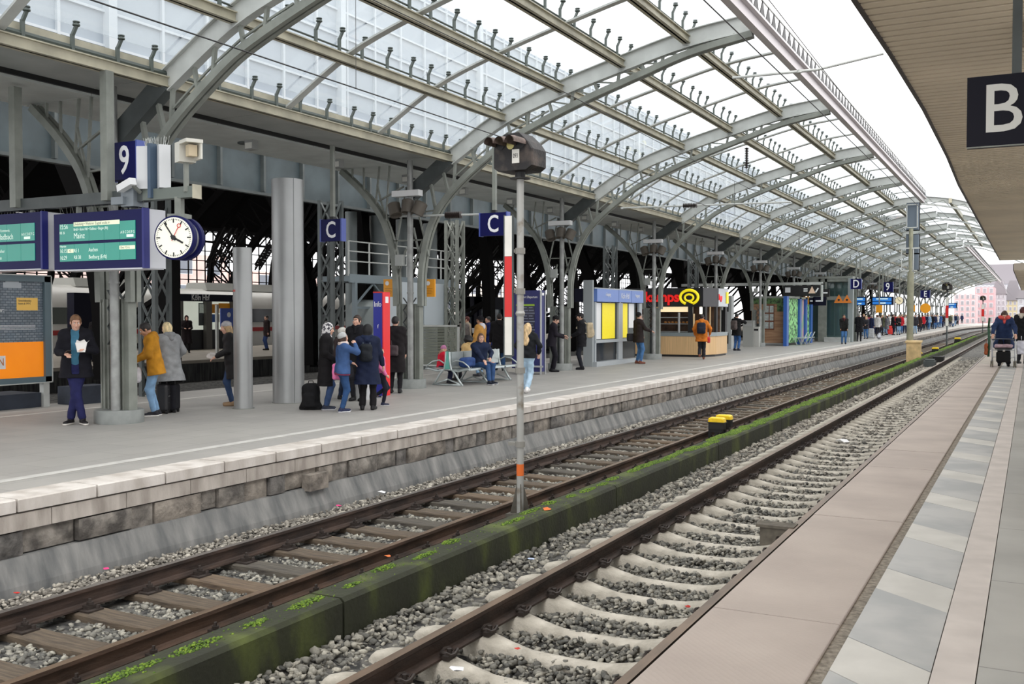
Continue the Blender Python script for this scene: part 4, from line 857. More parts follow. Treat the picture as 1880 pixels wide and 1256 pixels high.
# green LCD departure boards
LCD = mat('lcd_green', (18, 128, 112), .3, 0, .12, 1.2, emit=.35)
LCDT = mat('lcd_text', (206, 224, 214), .4, emit=.35)
LCDB = mat('lcd_banner', (214, 222, 190), .4, emit=.35)
def lcd_board(x0, x1, y0, y1, Y, lab, full):
    A = onY(x0, y0, Y); B = onY(x1, y1, Y); W = B.x-A.x; H = A.z-B.z; e = empty('departure_board', ((A.x+B.x)/2, Y, (A.z+B.z)/2)); tag(e, lab, 'departure board')
    mb = MB(); mb.box(-W/2, W/2, 0, .34, -H/2, H/2); mb.build('housing', M['blue'], e)
    mb = MB(); mb.box(W/2, W/2+.04, -.01, .10, -H/2-.01, H/2+.01); mb.build('front_edge', mat('board_edge_lilac', (26, 32, 112), .5), e)
    mb = MB(); mb.box(W/2+.002, W/2+.02, .04, .42, -H/2-.005, H/2+.005); mb.box(-W/2, W/2, .0, .40, -H/2-.02, -H/2); mb.build('white_side_panel', mat('board_side_white', (206, 208, 214), .5), e)
    ty, by = H*.30, -H*.355; mid = H*.0-.02
    for (z0, z1) in ((mid+.02, ty+.01), (by, mid-.025)):
        for i in range(5):
            w = (W*.86)/5; xx = -W*.43+i*w; mb = MB(); mb.box(xx+.003, xx+w-.003, -.008, 0, z0, z1); mb.build('screen', LCD, e)
    T = lambda s, x, z, sz, m=LCDT, al='LEFT', sx_=.84: text('screen_text', s, sz*1.12, m, e, (x, -.011, z), FACE_S, al, .0008, sx_)
    if full:
        mb = MB(); mb.box(-W*.26, W*.26, -.011, -.008, H*.262, H*.335); mb.build('notice_band', LCDB, e)
        T('Umleitung • Weiterer Zugteil endet in', -W*.255, H*.298, H*.062, M['steel_dark']); T('15:56', -W*.425, H*.26, H*.105); T('RB 26', -W*.425, H*.155, H*.06)
        T('Brühl • Bonn Hbf • Koblenz • Bingen (Rh)', -W*.26, H*.205, H*.062, sx_=.75); T('Mainz', -W*.26, H*.09, H*.13); T('A B C D E F G', W*.27, H*.115, H*.06)
        mb = MB(); mb.box(W*.335, W*.41, -.011, -.008, H*.03, H*.075); mb.build('train_symbol', LCDT, e)
        T('Folgezüge', -W*.425, -H*.085, H*.045); T('16:15', -W*.425, -H*.17, H*.09); mb = MB(); mb.box(-W*.335, -W*.265, -.011, -.008, -H*.205, -H*.135); mb.build('delay_field', LCDB, e); T('+5', -W*.32, -H*.17, H*.06, M['steel_dark']); T('RE 1', -W*.26, -H*.17, H*.08); T('Aachen', -W*.09, -H*.165, H*.085)
        mb = MB(); mb.box(W*.255, W*.425, -.011, -.008, -H*.18, -H*.115); mb.build('track_field', LCDB, e); T('Gleis 9 D-G', W*.265, -H*.148, H*.05, M['steel_dark'])
        T('16:29', -W*.425, -H*.29, H*.09); T('RB 38', -W*.26, -H*.29, H*.08); T('Bedburg (Erft)', -W*.09, -H*.29, H*.085)
    else:
        T('Neuss Hbf • Rommersk.', W*.13, H*.20, H*.062, al='RIGHT'); T('Mönchengladbach', W*.17, H*.085, H*.13, al='RIGHT'); T('A B C D E F G', W*.27, H*.115, H*.06)
        mb = MB(); mb.box(W*.30, W*.375, -.011, -.008, H*.03, H*.075); mb.build('train_symbol', LCDT, e); T('Horrem • Dürcher', W*.06, -H*.17, H*.08, al='RIGHT'); T('Aachen', W*.02, -H*.29, H*.08, al='RIGHT')
    mb = MB()
    for i in range(26):
        x = -W/2+W*(i+.5)/26; mb.beam((x, .1, H/2), (x+rnd.uniform(-.04, .04), .1+rnd.uniform(-.05, .05), H/2+.12), .004, .004)
    o = mb.build('bird_spikes', M['steel'], e); o['kind'] = 'stuff'
    for x in (-.3*W, .3*W): mb = MB(); mb.box(x-.03, x+.03, .12, .18, H/2, zb-.05-e.location.z); mb.build('hanger_post', M['steel'], e)
    return e
lcd_board(98.7, 262, 394, 491, YB-.12, 'departure board with teal screens announcing the 15:56 to Mainz', True)
lcd_board(-70, 76, 399, 493, YB-.12, 'teal departure board cut off by the left edge, showing a train to Mönchengladbach', False)
# double faced clock
q = onY(332, 438, YB); ck = empty('station_clock', (q.x, YB-.02, q.z), math.radians(16)); tag(ck, 'round white station clock in a blue double-faced case', 'clock')
R_ = .30
mb = MB(); mb.lathe([(R_, -.16), (R_+.015, -.15), (R_+.015, -.07), (R_-.02, -.06)], 48, axis='y'); mb.build('front_case', M['blue'], ck, auto=True)
mb = MB(); mb.lathe([(R_-.02, -.06), (R_-.03, .06)], 48, axis='y'); mb.build('middle_case', M['silver'], ck, auto=True)
mb = MB(); mb.lathe([(R_-.02, .06), (R_+.015, .07), (R_+.015, .15), (R_, .16)], 48, axis='y'); mb.build('rear_case', M['blue'], ck, auto=True)
mb = MB(); mb.lathe([(R_-.012, -.161), (R_-.012, -.166)], 48, axis='y'); mb.build('dial', mat('clock_dial', (240, 238, 222), .35, emit=.12), ck, auto=True)
mb = MB()
for i in range(60):
    a_ = i*math.pi/30; L_ = .06 if i % 5 == 0 else .02; w = .018 if i % 5 == 0 else .007; r0 = R_-.03
    d = Vector((math.sin(a_), 0, math.cos(a_))); mb.beam(d*(r0-L_)+Vector((0, -.169, 0)), d*r0+Vector((0, -.169, 0)), w, .004, (0, 1, 0))
mb.build('minute_marks', M['black'], ck)
def hand(nm, ang, L_, w, m_, y=-.175):
    d = Vector((math.sin(ang), 0, math.cos(ang))); mb = MB(); mb.beam(d*-.05+Vector((0, y, 0)), d*L_+Vector((0, y, 0)), w, .006, (0, 1, 0)); mb.build(nm, m_, ck)
hand('minute_hand', math.radians(-34), .25, .018, M['black']); hand('hour_hand', math.radians(118), .165, .026, M['black'], -.172); hand('second_hand', math.radians(28), .17, .008, M['red'], -.18); mb = MB(); mb.tube([(.19*math.sin(.49)+.026*math.cos(a_), -.18, .19*math.cos(.49)+.026*math.sin(a_)) for a_ in np.linspace(0, 6.283, 17)], .005, 6); mb.build('second_hand_ring', M['red'], ck)
mb = MB(); mb.lathe([(.035, -.184), (.035, -.172)], 16, axis='y'); mb.build('hub', M['black'], ck)
mb = MB(); mb.box(-.05, .05, -.05, .05, R_, zb-.06-q.z); mb.box(-.13, .13, -.11, .11, R_-.02, R_+.045); mb.build('hanger_post', M['steel'], ck)
# loudspeaker boxes, camera, projector box around the beam
q = onY(285, 308, YB); e = empty('angled_speaker', (q.x, YB, q.z)); tag(e, 'pair of white angled speaker boxes with bird spikes beside the blue 9 sign', 'loudspeaker')
for s_, R in ((-1, math.radians(20)), (1, math.radians(-35))):
    Rm = Euler((0, 0, R)).to_matrix(); mb = MB(); mb.cbox((s_*.15, .02*s_, 0), .24, .16, .62, Rm); mb.build('speaker_box', mat('speaker_white', (206, 208, 210), .5), e)
mb = MB(); mb.box(-.03, .03, -.12, .1, -.45, .34); mb.build('centre_post', mat('post_blue_grey', (70, 88, 108), .5), e)
mb = MB()
for i in range(30): x = rnd.uniform(-.25, .25); mb.beam((x, 0, .31), (x+rnd.uniform(-.05, .05), rnd.uniform(-.06, .06), .44), .004, .004)
o = mb.build('bird_spikes', M['steel_light'], e); o['kind'] = 'stuff'
q = onY(232, 340, YB-.25); e = empty('security_camera', q, math.radians(0)); tag(e, 'white tube security camera just under the blue 9 sign', 'camera')
R = Euler((0, math.radians(-14), math.radians(-10))).to_matrix(); mb = MB(); mb.cbox((0, 0, .0), .36, .1, .1, R); mb.build('camera_housing', M['white'], e); mb = MB(); mb.cbox(R @ Vector((-.182, 0, 0)), .008, .08, .075, R); mb.build('front_glass', M['black'], e); mb = MB(); mb.beam((.12, 0, 0), (.12, .15, -.1), .04, .04); mb.build('mount_arm', M['steel'], e)
q = onY(345, 279, YB-.1); e = empty('floodlight', q, math.radians(-25)); tag(e, 'cream box floodlight on a post above the clock', 'lamp')
mb = MB(); mb.box(-.2, -.01, -.12, .12, -.14, .14); mb.box(-.01, .27, -.12, .12, .10, .15); mb.box(-.01, .25, .09, .12, -.12, .12); mb.build('housing', mat('flood_cream', (206, 204, 194), .5), e); mb = MB(); mb.box(.05, .18, -.05, .07, -.08, .08); mb.build('lamp_unit', mat('flood_beige', (196, 180, 150), .5), e); mb = MB(); mb.box(-.11, -.05, -.03, .03, zb-q.z, -.14); mb.build('post', M['steel'], e)
# cylinders
def cylinder(px, py, wpx, top, lab, red=False, seam=True):
    b = onZ(px, py, ZL); d = b.dot(CF); r = wpx/2/FPX*d; H = onY(px, top, b.y).z-ZL; e = empty('steel_cylinder', (b.x, b.y, ZL)); tag(e, lab, 'cylindrical post')
    mb = MB(); mb.lathe([(r, 0), (r, H), (r-.012, H+.004)], 64); mb.build('shell', mat('satin_cylinder', (158, 160, 160), .42, .55, .07, 1.5), e, auto=True)
    if seam: a_ = math.radians(-28); mb = MB(); mb.beam((r*math.cos(a_)*1.0, r*math.sin(a_), .02), (r*math.cos(a_), r*math.sin(a_), H), .006, .01, (1, 0, 0)); mb.build('seam', M['steel_dark'], e)
    mb = MB(); mb.lathe([(r+.03 if red else r+.012, 0), (r+.03 if red else r+.012, .012)], 48); mb.build('floor_ring', M['steel'], e, auto=True)
    if red: mb = MB(); a0 = math.radians(215); mb.lathe([(r+.003, onY(px, 534, b.y).z-ZL-.02), (r+.003, onY(px, 534, b.y).z-ZL+.02)], 64); v = [q for q in mb.v]; mb2 = MB(); keep = [f for f in mb.f if len(f) == 4 and math.radians(190) < (math.atan2(sum(v[i][1] for i in f), sum(v[i][0] for i in f)) % (2*math.pi)) < math.radians(262)]; mb2.add(v, keep); mb2.build('red_sticker', mat('sticker_red', (200, 90, 78), .5), e)
cylinder(530, 739, 57, 330, 'wide tall grey metal cylinder standing left of the family group', False); cylinder(447, 750, 34, 455, 'narrow shorter grey metal cylinder with a small red sticker', True, False)
# advertising case, cut by the frame edge
XA = -17.0; A = onX(92, 505, XA); yr = A.y; z1 = onX(92, 506, XA).z; z0 = onX(92, 702, XA).z
e = empty('poster_case', (XA, yr, ZL)); tag(e, 'large grey framed poster case with an orange and cobblestone advertisement at the left edge', 'poster case'); L_ = 3.2; zc0, zc1 = z0-ZL, z1-ZL
fr = mat('case_blue_grey', (92, 110, 118), .45)
mb = MB(); t_ = .155; mb.box(-.12, .04, -t_, 0, zc0, zc1); mb.box(-.12, .04, -L_, -L_+t_, zc0, zc1); mb.box(-.12, .04, -L_, 0, zc1-t_*.85, zc1); mb.box(-.12, .04, -L_, 0, zc0, zc0+t_*.8); mb.build('case_frame', fr, e)
mb = MB(); mb.box(.04, .055, -.02, 0, zc0, zc1); mb.box(.04, .055, -L_, 0, zc1-.02, zc1); mb.box(.04, .055, -L_, 0, zc0, zc0+.02); mb.build('bright_edge', M['steel_light'], e)
zi0, zi1 = zc0+t_*.8, zc1-t_*.85; Hh = zi1-zi0
mb = MB(); mb.box(-.1, -.02, -L_+t_, -t_, zi0, zi0+Hh*.37); mb.build('orange_poster_field', mat('poster_orange', (246, 140, 22), .35, 0, .08, 2, emit=.25), e)
cob = brickmat('poster_cobbles', (146, 156, 164), (114, 128, 140), (88, 100, 112), .10, .05, .008, .4, 0, .35, .5, 'yz', 1.5); mb = MB(); mb.box(-.1, -.02, -L_+t_, -t_, zi0+Hh*.37, zi1); mb.build('cobblestone_picture', cob, e)  # cobble tones lightened so the print carries the glare on the case
mb = MB(); mb.box(-.02, -.015, -.72, -.27, zi0+Hh*.70, zi0+Hh*.83); mb.build('yellow_note', mat('note_ochre', (214, 172, 84), .5, emit=.15), e)
text('note_text', 'Gewerbekunden\nleasen ab 149 €', .055, M['steel_dark'], e, (-.012, -.69, zi0+Hh*.785), FACE_E, 'LEFT', .001, .75)
text('slogan', 'einsteiger:', .12, M['letter'], e, (-.012, -.98, zi0+Hh*.70), FACE_E, 'RIGHT', .001, .9)
for i in range(4): mb = MB(); mb.box(-.018, -.014, -1.9, -.33, zi0+Hh*(.50+.014*i), zi0+Hh*(.504+.014*i)); mb.build('small_print_line', M['letter'], e)
mb = MB(); mb.box(-.018, -.012, -1.7, -.97+.0, zi0+Hh*.10, zi0+Hh*.235); mb.build('logo_plate', M['letter'], e); text('logo_lettering', 'DAN', .2, mat('logo_orange', (206, 120, 50), .5), e, (-.008, -1.0, zi0+Hh*.168), FACE_E, 'RIGHT', .001, .75)
mb = MB(); mb.box(-.018, -.012, -1.0, -.62, zi0+Hh*.93, zi0+Hh*.985); mb.box(-.018, -.012, -.95, -.67, zi0+Hh*.985, zi0+Hh*.998); mb.build('car_picture', mat('picture_pale', (186, 194, 200), .4), e)
mb = MB(); mb.box(-.018, -.012, -1.22, -1.17, zi0+Hh*.72, zi0+Hh*.9); mb.box(-.018, -.012, -1.13, -1.08, zi0+Hh*.72, zi0+Hh*.9); mb.build('legs_picture', mat('picture_skin', (150, 120, 104), .4), e)
for y in (-.12, -L_+.12): mb = MB(); mb.box(-.1, .02, y-.07, y+.06, 0, zc0); mb.build('case_leg', M['steel_light'], e)
mb = MB(); mb.box(-.6, .3, -3.4, .35, 0, .28); tag(mb.build('dark_plinth', mat('plinth_navy', (48, 54, 66), .8, 0, .2, 4), loc=(XA-.35, yr-.55, ZL)), 'low dark plinth behind the foot of the poster case', 'plinth')
mb = MB(); mb.box(-.25, .25, -.42, .42, 0, .36); tag(mb.build('low_dark_block', mat('plinth_navy', (48, 54, 66), .8), loc=(-17.0, yr+.75, ZL)), 'low dark block on the platform right of the poster case leg', 'block')
# info pillar and departure pillar
def pillar(xl, xr, xs, yb, yt, lab, side, name):
    b = onZ(xr, yb, ZL); a = onY(xl, yb, b.y); W = b.x-a.x; H = onY(xr, yt, b.y).z-ZL; D = None
    # depth from the pixel width of the side face
    y2 = b.y; 
    for i in range(400):
        y2 += .005; v = Vector((b.x, y2, ZL)); px = 940+FPX*v.dot(CR)/v.dot(CF)
        if px >= xs: break
    D = min(1.6, y2-b.y); e = empty(name, (b.x, b.y, ZL)); tag(e, lab, 'info pillar'); return e, W, D, H
e, W, D, H = pillar(686, 703, 715, 727, 537, 'slim blue and red information pillar behind the family group', 'red', 'info_pillar')
mb = MB(); mb.box(-W, -.004, .0, D, 0, H); mb.build('blue_body', mat('pillar_blue', (28, 40, 150), .4), e); mb = MB(); mb.box(-.003, .02, -.01, D, 0, H+.01); mb.build('red_side', mat('pillar_red', (226, 30, 34), .4), e)
text('lettering', 'Info', .16, M['letter'], e, (-W*.52, -.004, H*.885), FACE_S, 'CENTER', .002, .8, .01); mb = MB(); mb.box(.021, .024, D*.3, D*.75, H*.9, H*.96); mb.build('white_symbol', M['letter'], e)
text('symbol', 'f', .12, M['letter'], e, (-W*.5, -.004, H*.67), FACE_S, 'CENTER'); mb = MB(); mb.box(-W, .0, -.008, -.002, H*.995, H+.02); mb.build('red_cap', M['red'], e)
e, W, D, H = pillar(940, 992, 1001, 688, 533, 'tall dark blue pillar with a departure timetable, half hidden by the signal pole', 'navy', 'departure_pillar')
mb = MB(); mb.box(-W, -.004, .0, D, .08, H); mb.build('blue_body', mat('pillar_dark_blue', (18, 26, 96), .4), e); mb = MB(); mb.box(-.003, .02, -.02, .05, .0, H); mb.box(-.003, .02, D-.05, D, 0, H); mb.box(-W, .12, -.1, -.05, .22, .27); mb.build('white_edge', M['silver'], e)
mb = MB(); mb.box(-W*.85, -W*.2, -.006, -.002, H*.32, H*.84); mb.build('timetable_field', mat('timetable_navy', (14, 18, 50), .3), e); mb = MB(); mb.box(-W*.85, -W*.2, -.009, -.006, H*.815, H*.835); mb.build('green_line', mat('lime_line', (150, 190, 40), .4), e)
mb = MB()
for i in range(14):
    for x in (-.82, -.6, -.4): mb.box(-W*-x if False else W*x, W*(x+.13+.04*((i*7) % 3)), -.009, -.006, H*(.79-.033*i), H*(.80-.033*i))
o = mb.build('timetable_text', mat('timetable_text_grey', (120, 126, 146), .5), e); o['kind'] = 'stuff'
text('lettering', 'Abfahrt Departure', .1, M['letter'], e, (-W*.1, -.006, H*.92), FACE_S, 'RIGHT', .002, .8); mb = MB(); mb.box(.021, .024, D*.2, D*.6, H*.94, H*.97); mb.build('white_symbol', M['letter'], e)
# metal bench, back to back, with teal end glass
bq = onZ(822, 708, ZL); e = empty('metal_bench', (bq.x, bq.y, ZL)); tag(e, 'silver back-to-back platform bench with a teal glass end panel', 'bench')
al = mat('bench_aluminium', (186, 194, 194), .35, .5, .08, 4)
def side_frame(y):
    mb = MB()
    for s_ in (-1, 1):
        arc = [(s_*(.05+.0), y, .85), (s_*.06, y, .62), (s_*.10, y, .42), (s_*.22, y, .30), (s_*.34, y, .12), (s_*.42, y, .02)]
        mb.tube(arc, .028, 8); mb.tube([(s_*.10, y, .40), (s_*.3, y, .36), (s_*.58, y, .42), (s_*.66, y, .40)], .026, 8)
        mb.tube([(s_*.1, y, .56), (s_*.25, y, .64), (s_*.45, y, .60), (s_*.6, y, .50), (s_*.66, y, .41)], .018, 8)
        mb.tube([(s_*.42, y, .02), (0, y, .16)], .02, 8)
    mb.tube([(-.45, y, .02), (.45, y, .02)], .022, 8); mb.tube([(-.11, y, .40), (.11, y, .40)], .02, 8); mb.build('side_frame', al, e, smooth=True)
for y in (0, 1.3, 2.6): side_frame(y)
for s_ in (-1, 1):
    for j in range(4):
        y0_ = .06+j*.64; mb = MB(); pts = [(s_*.12, .42), (s_*.2, .40), (s_*.5, .44), (s_*.6, .43), (s_*.62, .40)]
        for a_, b_ in zip(pts, pts[1:]): mb.add([(a_[0], y0_, a_[1]), (b_[0], y0_, b_[1]), (b_[0], y0_+.56, b_[1]), (a_[0], y0_+.56, a_[1]), (a_[0], y0_, a_[1]-.015), (b_[0], y0_, b_[1]-.015), (b_[0], y0_+.56, b_[1]-.015), (a_[0], y0_+.56, a_[1]-.015)], [(0, 1, 2, 3), (7, 6, 5, 4), (0, 4, 5, 1), (1, 5, 6, 2), (2, 6, 7, 3), (3, 7, 4, 0)])
        mb.build('seat', al, e); mb = MB(); mb.box(min(s_*.06, s_*.085), max(s_*.06, s_*.085), y0_, y0_+.56, .48, .84); mb.build('backrest', al, e)
mb = MB(); mb.box(-.045, .045, -.02, 0, .42, .86); mb.v = [(v[0]*(1.9 if v[2] < .6 else 1.3), v[1], v[2]) for v in mb.v]; mb.build('end_glass', mat('teal_glass_panel', (110, 186, 172), .25, 0, .1, 3), e)
# mesh wind screen behind the bench
a = onZ(843, 688, ZL); XS = -14.7; y0_ = onX(772, 640, XS).y; y1_ = onX(843, 640, XS).y
p0 = Vector((XS, y1_, 0)); p1 = onZ(772, 695, ZL); d0 = (Vector((-15.0, 25.6, ZL))-Vector((-16.6, 24.9, ZL)))
Ysc = 25.2; A = onY(770, 597, Ysc); B = onY(843, 597, Ysc); e = empty('louvre_screen', (B.x, Ysc, ZL)); tag(e, 'grey green louvred screen standing behind the bench', 'screen'); W = B.x-A.x; H = B.z-ZL
mb = MB(); mb.box(-.05, 0, -.03, .03, 0, H); mb.box(-W, -W+.05, -.03, .03, 0, H); mb.box(-W, 0, -.03, .03, H-.05, H); mb.box(-W, 0, -.03, .03, .25, .3); mb.build('screen_frame', M['steel_light'], e)
mb = MB()
for i in range(int((H-.35)/.045)): z = .32+i*.045; mb.box(-W+.05, -.05, -.015, .015, z, z+.028)
mb.build('louvres', mat('louvre_olive', (128, 132, 120), .5, .2), e)
# service walkway with railing, ducts and a white tank behind
YS = 27.0
A = onX(648, 512, -18.2); e = empty('service_walkway', (-18.2, 20.2, onX(735, 512, -18.2).z)); tag(e, 'steel service walkway with railing above the ducts behind the platform', 'walkway')
ya = onX(640, 500, -18.2).y-20.2; yb_ = onX(838, 500, -18.2).y-20.2; bl = mat('walkway_blue_grey', (120, 132, 138), .5)
mb = MB(); mb.box(-1.2, 0, ya, yb_, -.16, 0); mb.box(0, .05, ya, yb_, -.2, .06); mb.build('deck', bl, e)
mb = MB(); n = 6
for i in range(n+1): y = ya+(yb_-ya)*i/n; mb.box(-.02, .02, y-.02, y+.02, 0, 1.05)
for z in (.45, .75, 1.05): mb.tube([(0, ya, z), (0, yb_, z)], .022, 6)
mb.build('railing', M['steel_light'], e)
for i in range(4):
    y = ya+.3+(yb_-ya-.6)*i/3; mb = MB(); mb.box(-.06, .06, y-.06, y+.06, -2.55, -.16); mb.build('walkway_leg', bl, e)
mb = MB(); 
for i in range(3): y = ya+.3+(yb_-ya-.6)*i/3; y2 = ya+.3+(yb_-ya-.6)*(i+1)/3; mb.beam((0, y, -.9), (0, (y+y2)/2, -.2), .05, .05, (1, 0, 0)); mb.beam((0, y2, -.9), (0, (y+y2)/2, -.2), .05, .05, (1, 0, 0)); mb.beam((0, y, -.95), (0, y2, -.95), .07, .07, (1, 0, 0))
mb.build('walkway_brace', bl, e)
for i, (px, wpx, y0_, y1_, lab) in enumerate(((645, 22, 365, 700, 'slim vertical grey duct under the service walkway'), (697, 36, 345, 700, 'widest vertical grey duct behind the service railing'), (742, 30, 350, 700, 'vertical grey duct behind the second platform column'), (790, 26, 380, 560, 'vertical grey duct right of the second platform column'))):
    p = onX(px, 500, -20.1); d = p.dot(CF); r = wpx/2/FPX*d; mb = MB(); mb.lathe([(r, ZL-.6), (r, 3.4)], 28); tag(mb.build('ventilation_duct', mat('duct_grey', (134, 142, 142), .5, .2, .1, 2), loc=(p.x, p.y, 0), auto=True), lab, 'duct', 'ducts behind the service walkway')
p = onX(672, 565, -18.6); mb = MB(); mb.lathe([(.25, -.95), (.62, -.75), (.62, .15), (.45, .38), (.2, .45)], 32); tag(mb.build('round_vessel', mat('duct_grey', (134, 142, 142), .5), loc=(p.x, p.y, p.z-.2), auto=True), 'bulging grey vessel with cone bottom under the walkway', 'vessel')
pn = mat('pale_blue_panel', (190, 200, 206), .4)
for x0, x1, lab in ((715, 777, 'pale blue wall panel behind the second platform column, left part'), (779, 820, 'pale blue wall panel right of the second platform column')):
    A = onX(x0, 548, -17.3); B = onX(x1, 610, -17.3); mb = MB(); mb.box(-.04, .0, A.y, B.y, -.4, 1.0); tag(mb.build('wall_panel', pn, loc=(-17.3, 0, 0)), lab, 'panel')
for px, lab, Yc in ((714, 'orange notice sign left of the second platform column', YK[1]+.5), (789, 'orange notice sign right of the second platform column', YK[1]+.5)):
    A = onY(px-9, 513, Yc); B = onY(px+10, 545, Yc); e = empty('notice_sign', ((A.x+B.x)/2, Yc, (A.z+B.z)/2)); tag(e, lab, 'sign'); W = B.x-A.x; H = A.z-B.z
    mb = MB(); mb.box(-W/2, W/2, -.02, .02, -H/2, H/2); mb.build('sign_plate', M['orange'], e); mb = MB(); mb.lathe([(.055, -.021), (.055, -.026)], 16, (-W*.15, 0, H*.27), 'y'); mb.build('sign_symbol', M['white'], e)
    mb = MB(); [mb.box(-W*.38, W*(.3-.1*(i % 2)), -.024, -.021, H*(-.05-.09*i), H*(-.03-.09*i)) for i in range(4)]; mb.build('sign_text_lines', mat('sign_brown', (150, 96, 14), .5), e)
# information case with yellow timetables
XV = -13.35; ya, yb_ = onX(1090, 600, XV).y, onX(1176, 600, XV).y; e = empty('timetable_case', (XV, ya, ZL)); tag(e, 'grey station information case with yellow timetables under a blue header', 'timetable case'); L_ = yb_-ya; gy = mat('case_silver_grey', (164, 170, 174), .45)
zq = lambda y: onX(1130, y, XV).z-ZL
H = zq(533)+.05
mb = MB(); mb.box(-.26, .0, -.12, 0, 0, H+.25); mb.build('end_wall', gy, e)
mb = MB(); mb.box(-.28, .06, -.26, -.14, 0, H+.25); mb.build('end_post', mat('case_end_grey', (150, 156, 158), .45), e)
hx = onX(1093, 540, XV).y-ya
for i, (a_, b_, t) in enumerate(((.0, .44, 'Köln Hbf'), (.44, .72, 'Köln Hbf'), (.72, 1.0, ''))):
    mb = MB(); mb.box(-.3, .12, L_*a_+.02, L_*b_-.02, H-.48, H-.04); mb.build('header_panel', mat('header_blue', (96, 124, 186), .35, emit=.1), e)
    if i == 1: text('header_text', 'Köln Hbf', .28, M['letter'], e, (.125, L_*(a_+b_)/2, H-.26), FACE_E, 'CENTER', .002, .8)
    else: text('header_text', '‹ Ausgang' if i == 0 else 'Ausgang ›', .18, M['letter'], e, (.125, L_*(a_+b_)/2, H-.22), FACE_E, 'CENTER', .002, .7)
for nm_, bx__ in (('top_plate', (-.32, .1, -.14, L_, H-.04, H)), ('frame_post', (-.02, .06, -.02, .10, .16, H-.5)), ('frame_post', (-.02, .06, L_*.47, L_*.56, .16, H-.5)), ('frame_post', (-.02, .06, L_-.3, L_, .14, H-.5)), ('cross_rail', (-.02, .08, 0, L_, zq(625)-.05, zq(625)+.05)), ('base_skirt', (-.05, .2, -.2, L_*.55, 0, .16)), ('base_skirt', (-.05, .1, L_*.55, L_, 0, .14))): mb = MB(); mb.box(*bx__); mb.build(nm_, gy, e)
for (a_, b_) in ((.03, .47), (.56, .9)):
    mb = MB(); mb.box(-.06, -.04, L_*a_, L_*b_, zq(625)+.05, H-.5); mb.build('back_panel', mat('case_back_dark', (70, 78, 80), .5), e); mb = MB(); mb.box(-.06, -.04, L_*a_, L_*b_, .16, zq(625)-.05); mb.build('lower_glass', mat('dark_glass_panel', (34, 38, 42), .15), e)
ty = mat('timetable_yellow', (246, 226, 44), .5, 0, .06, 20, emit=.1); zt0, zt1 = zq(621), H-.52
for (a_, b_, mt, z0_) in ((.18, .44, ty, zt0), (.56, .71, ty, zt0), (.05, .15, M['white'], zt0), (.74, .86, M['white'], zq(603))):
    mb = MB(); mb.box(-.035, -.025, L_*a_, L_*b_, z0_, zt1); mb.build('timetable_sheet', mt, e)
mb = MB(); mb.box(.02, .1, -.55, -.16, H-.55, H-.02) if False else mb.box(-.62, -.30, -.24, -.16, H-.5, H-.04); mb.build('side_sign', M['navy'], e); 
# bakery kiosk
P1 = onZ(1289, 656, ZL); P2 = onZ(1323, 652, ZL); P2.x = P1.x+.15
e = empty('bakery_kiosk', (P1.x, P1.y, ZL)); tag(e, 'black bakery kiosk with wooden counter front and red and yellow lettering', 'kiosk')
d = P1.dot(CF); zz = lambda y: onY(1289, y, P1.y).z-ZL
Wf = 3.6; Ds = P2.y-P1.y-1.0
ch = (.55, 1.05)   # bevelled corner
foot = [(-Wf, 0), (0, 0), (ch[0]*.55, ch[1]), (ch[0]*.55, Ds+1.2), (-Wf, Ds+1.2)]
def ring(mb, z0, z1, grow=0, fp=foot):
    c = Vector((-Wf/2, Ds/2)); pts = [Vector(p)+(Vector(p)-c).normalized()*grow for p in fp]; n = len(pts)
    mb.add([(p.x, p.y, z) for z in (z0, z1) for p in pts], [(i, (i+1) % n, n+(i+1) % n, n+i) for i in range(n)]+[tuple(range(n))[::-1], tuple(range(n, 2*n))])
mb = MB(); ring(mb, 0, .09, -.06); mb.build('dark_plinth', M['black'], e)
mb = MB(); ring(mb, .09, zz(618), 0); mb.build('wooden_counter', mat('kiosk_wood', (214, 178, 130), .5, 0, .14, 3, stretch=(14, 14, .3)), e)
mb = MB(); ring(mb, zz(618), zz(611), .03); mb.build('counter_top', mat('counter_steel', (140, 150, 152), .35, .3), e)
zw0, zw1, zf = zz(611), zz(563), zz(528)
mb = MB(); ring(mb, zw1, zf, .04); mb.build('black_fascia', mat('kiosk_black', (20, 20, 26), .3), e)
mb = MB()
for (x0, x1, y0_, y1_) in ((-.62, -.42, 0, .1), (-.02, .12, .05, .3), (-Wf, -Wf+.15, 0, .1), (.2, .3, ch[1], ch[1]+.2), (.2, .3, Ds+.9, Ds+1.2)): wp_ = MB(); wp_.box(x0, x1, y0_, y1_, zw0, zw1); wp_.build('window_pillar', M['black'], e)
mb.box(-.62, .0, .0, .06, zw0, zw0+.01); mb.build('window_sill_plate', M['black'], e)
mb = MB(); mb.box(-Wf, .25, Ds+.2, Ds+.3, zw0, zw1); mb.build('back_wall', mat('kiosk_interior', (84, 62, 46), .7, 0, .6, 2.5), e)
for i, z in enumerate((zw0+.35, zw0+.62, zw0+.02)):
    mb = MB(); mb.box(-1.95, -.65, .25, .6, z, z+.03); mb.build('shelf', M['silver'], e)
mb = MB(); mb.box(-1.9, -.66, .2, .25, zw1-.22, zw1); mb.build('lit_display_header', mat('kiosk_light_panel', (250, 226, 180), .5, emit=.55), e)
mb = MB(); mb.box(-2.02, -1.97, -.0, .1, zw0, zw1); mb.box(-.40, -.35, -.0, .1, zw0, zw1-.3); mb.box(.16, .2, .5, .55, zw0, zw1); mb.build('wooden_post', mat('pale_wood_post', (226, 196, 150), .5), e)
mb = MB(); mb.tube([(-1.05, .12, zw0), (-1.05, .12, zw0+.85)], .05, 12); mb.build('steel_tube', M['silver'], e, auto=True)
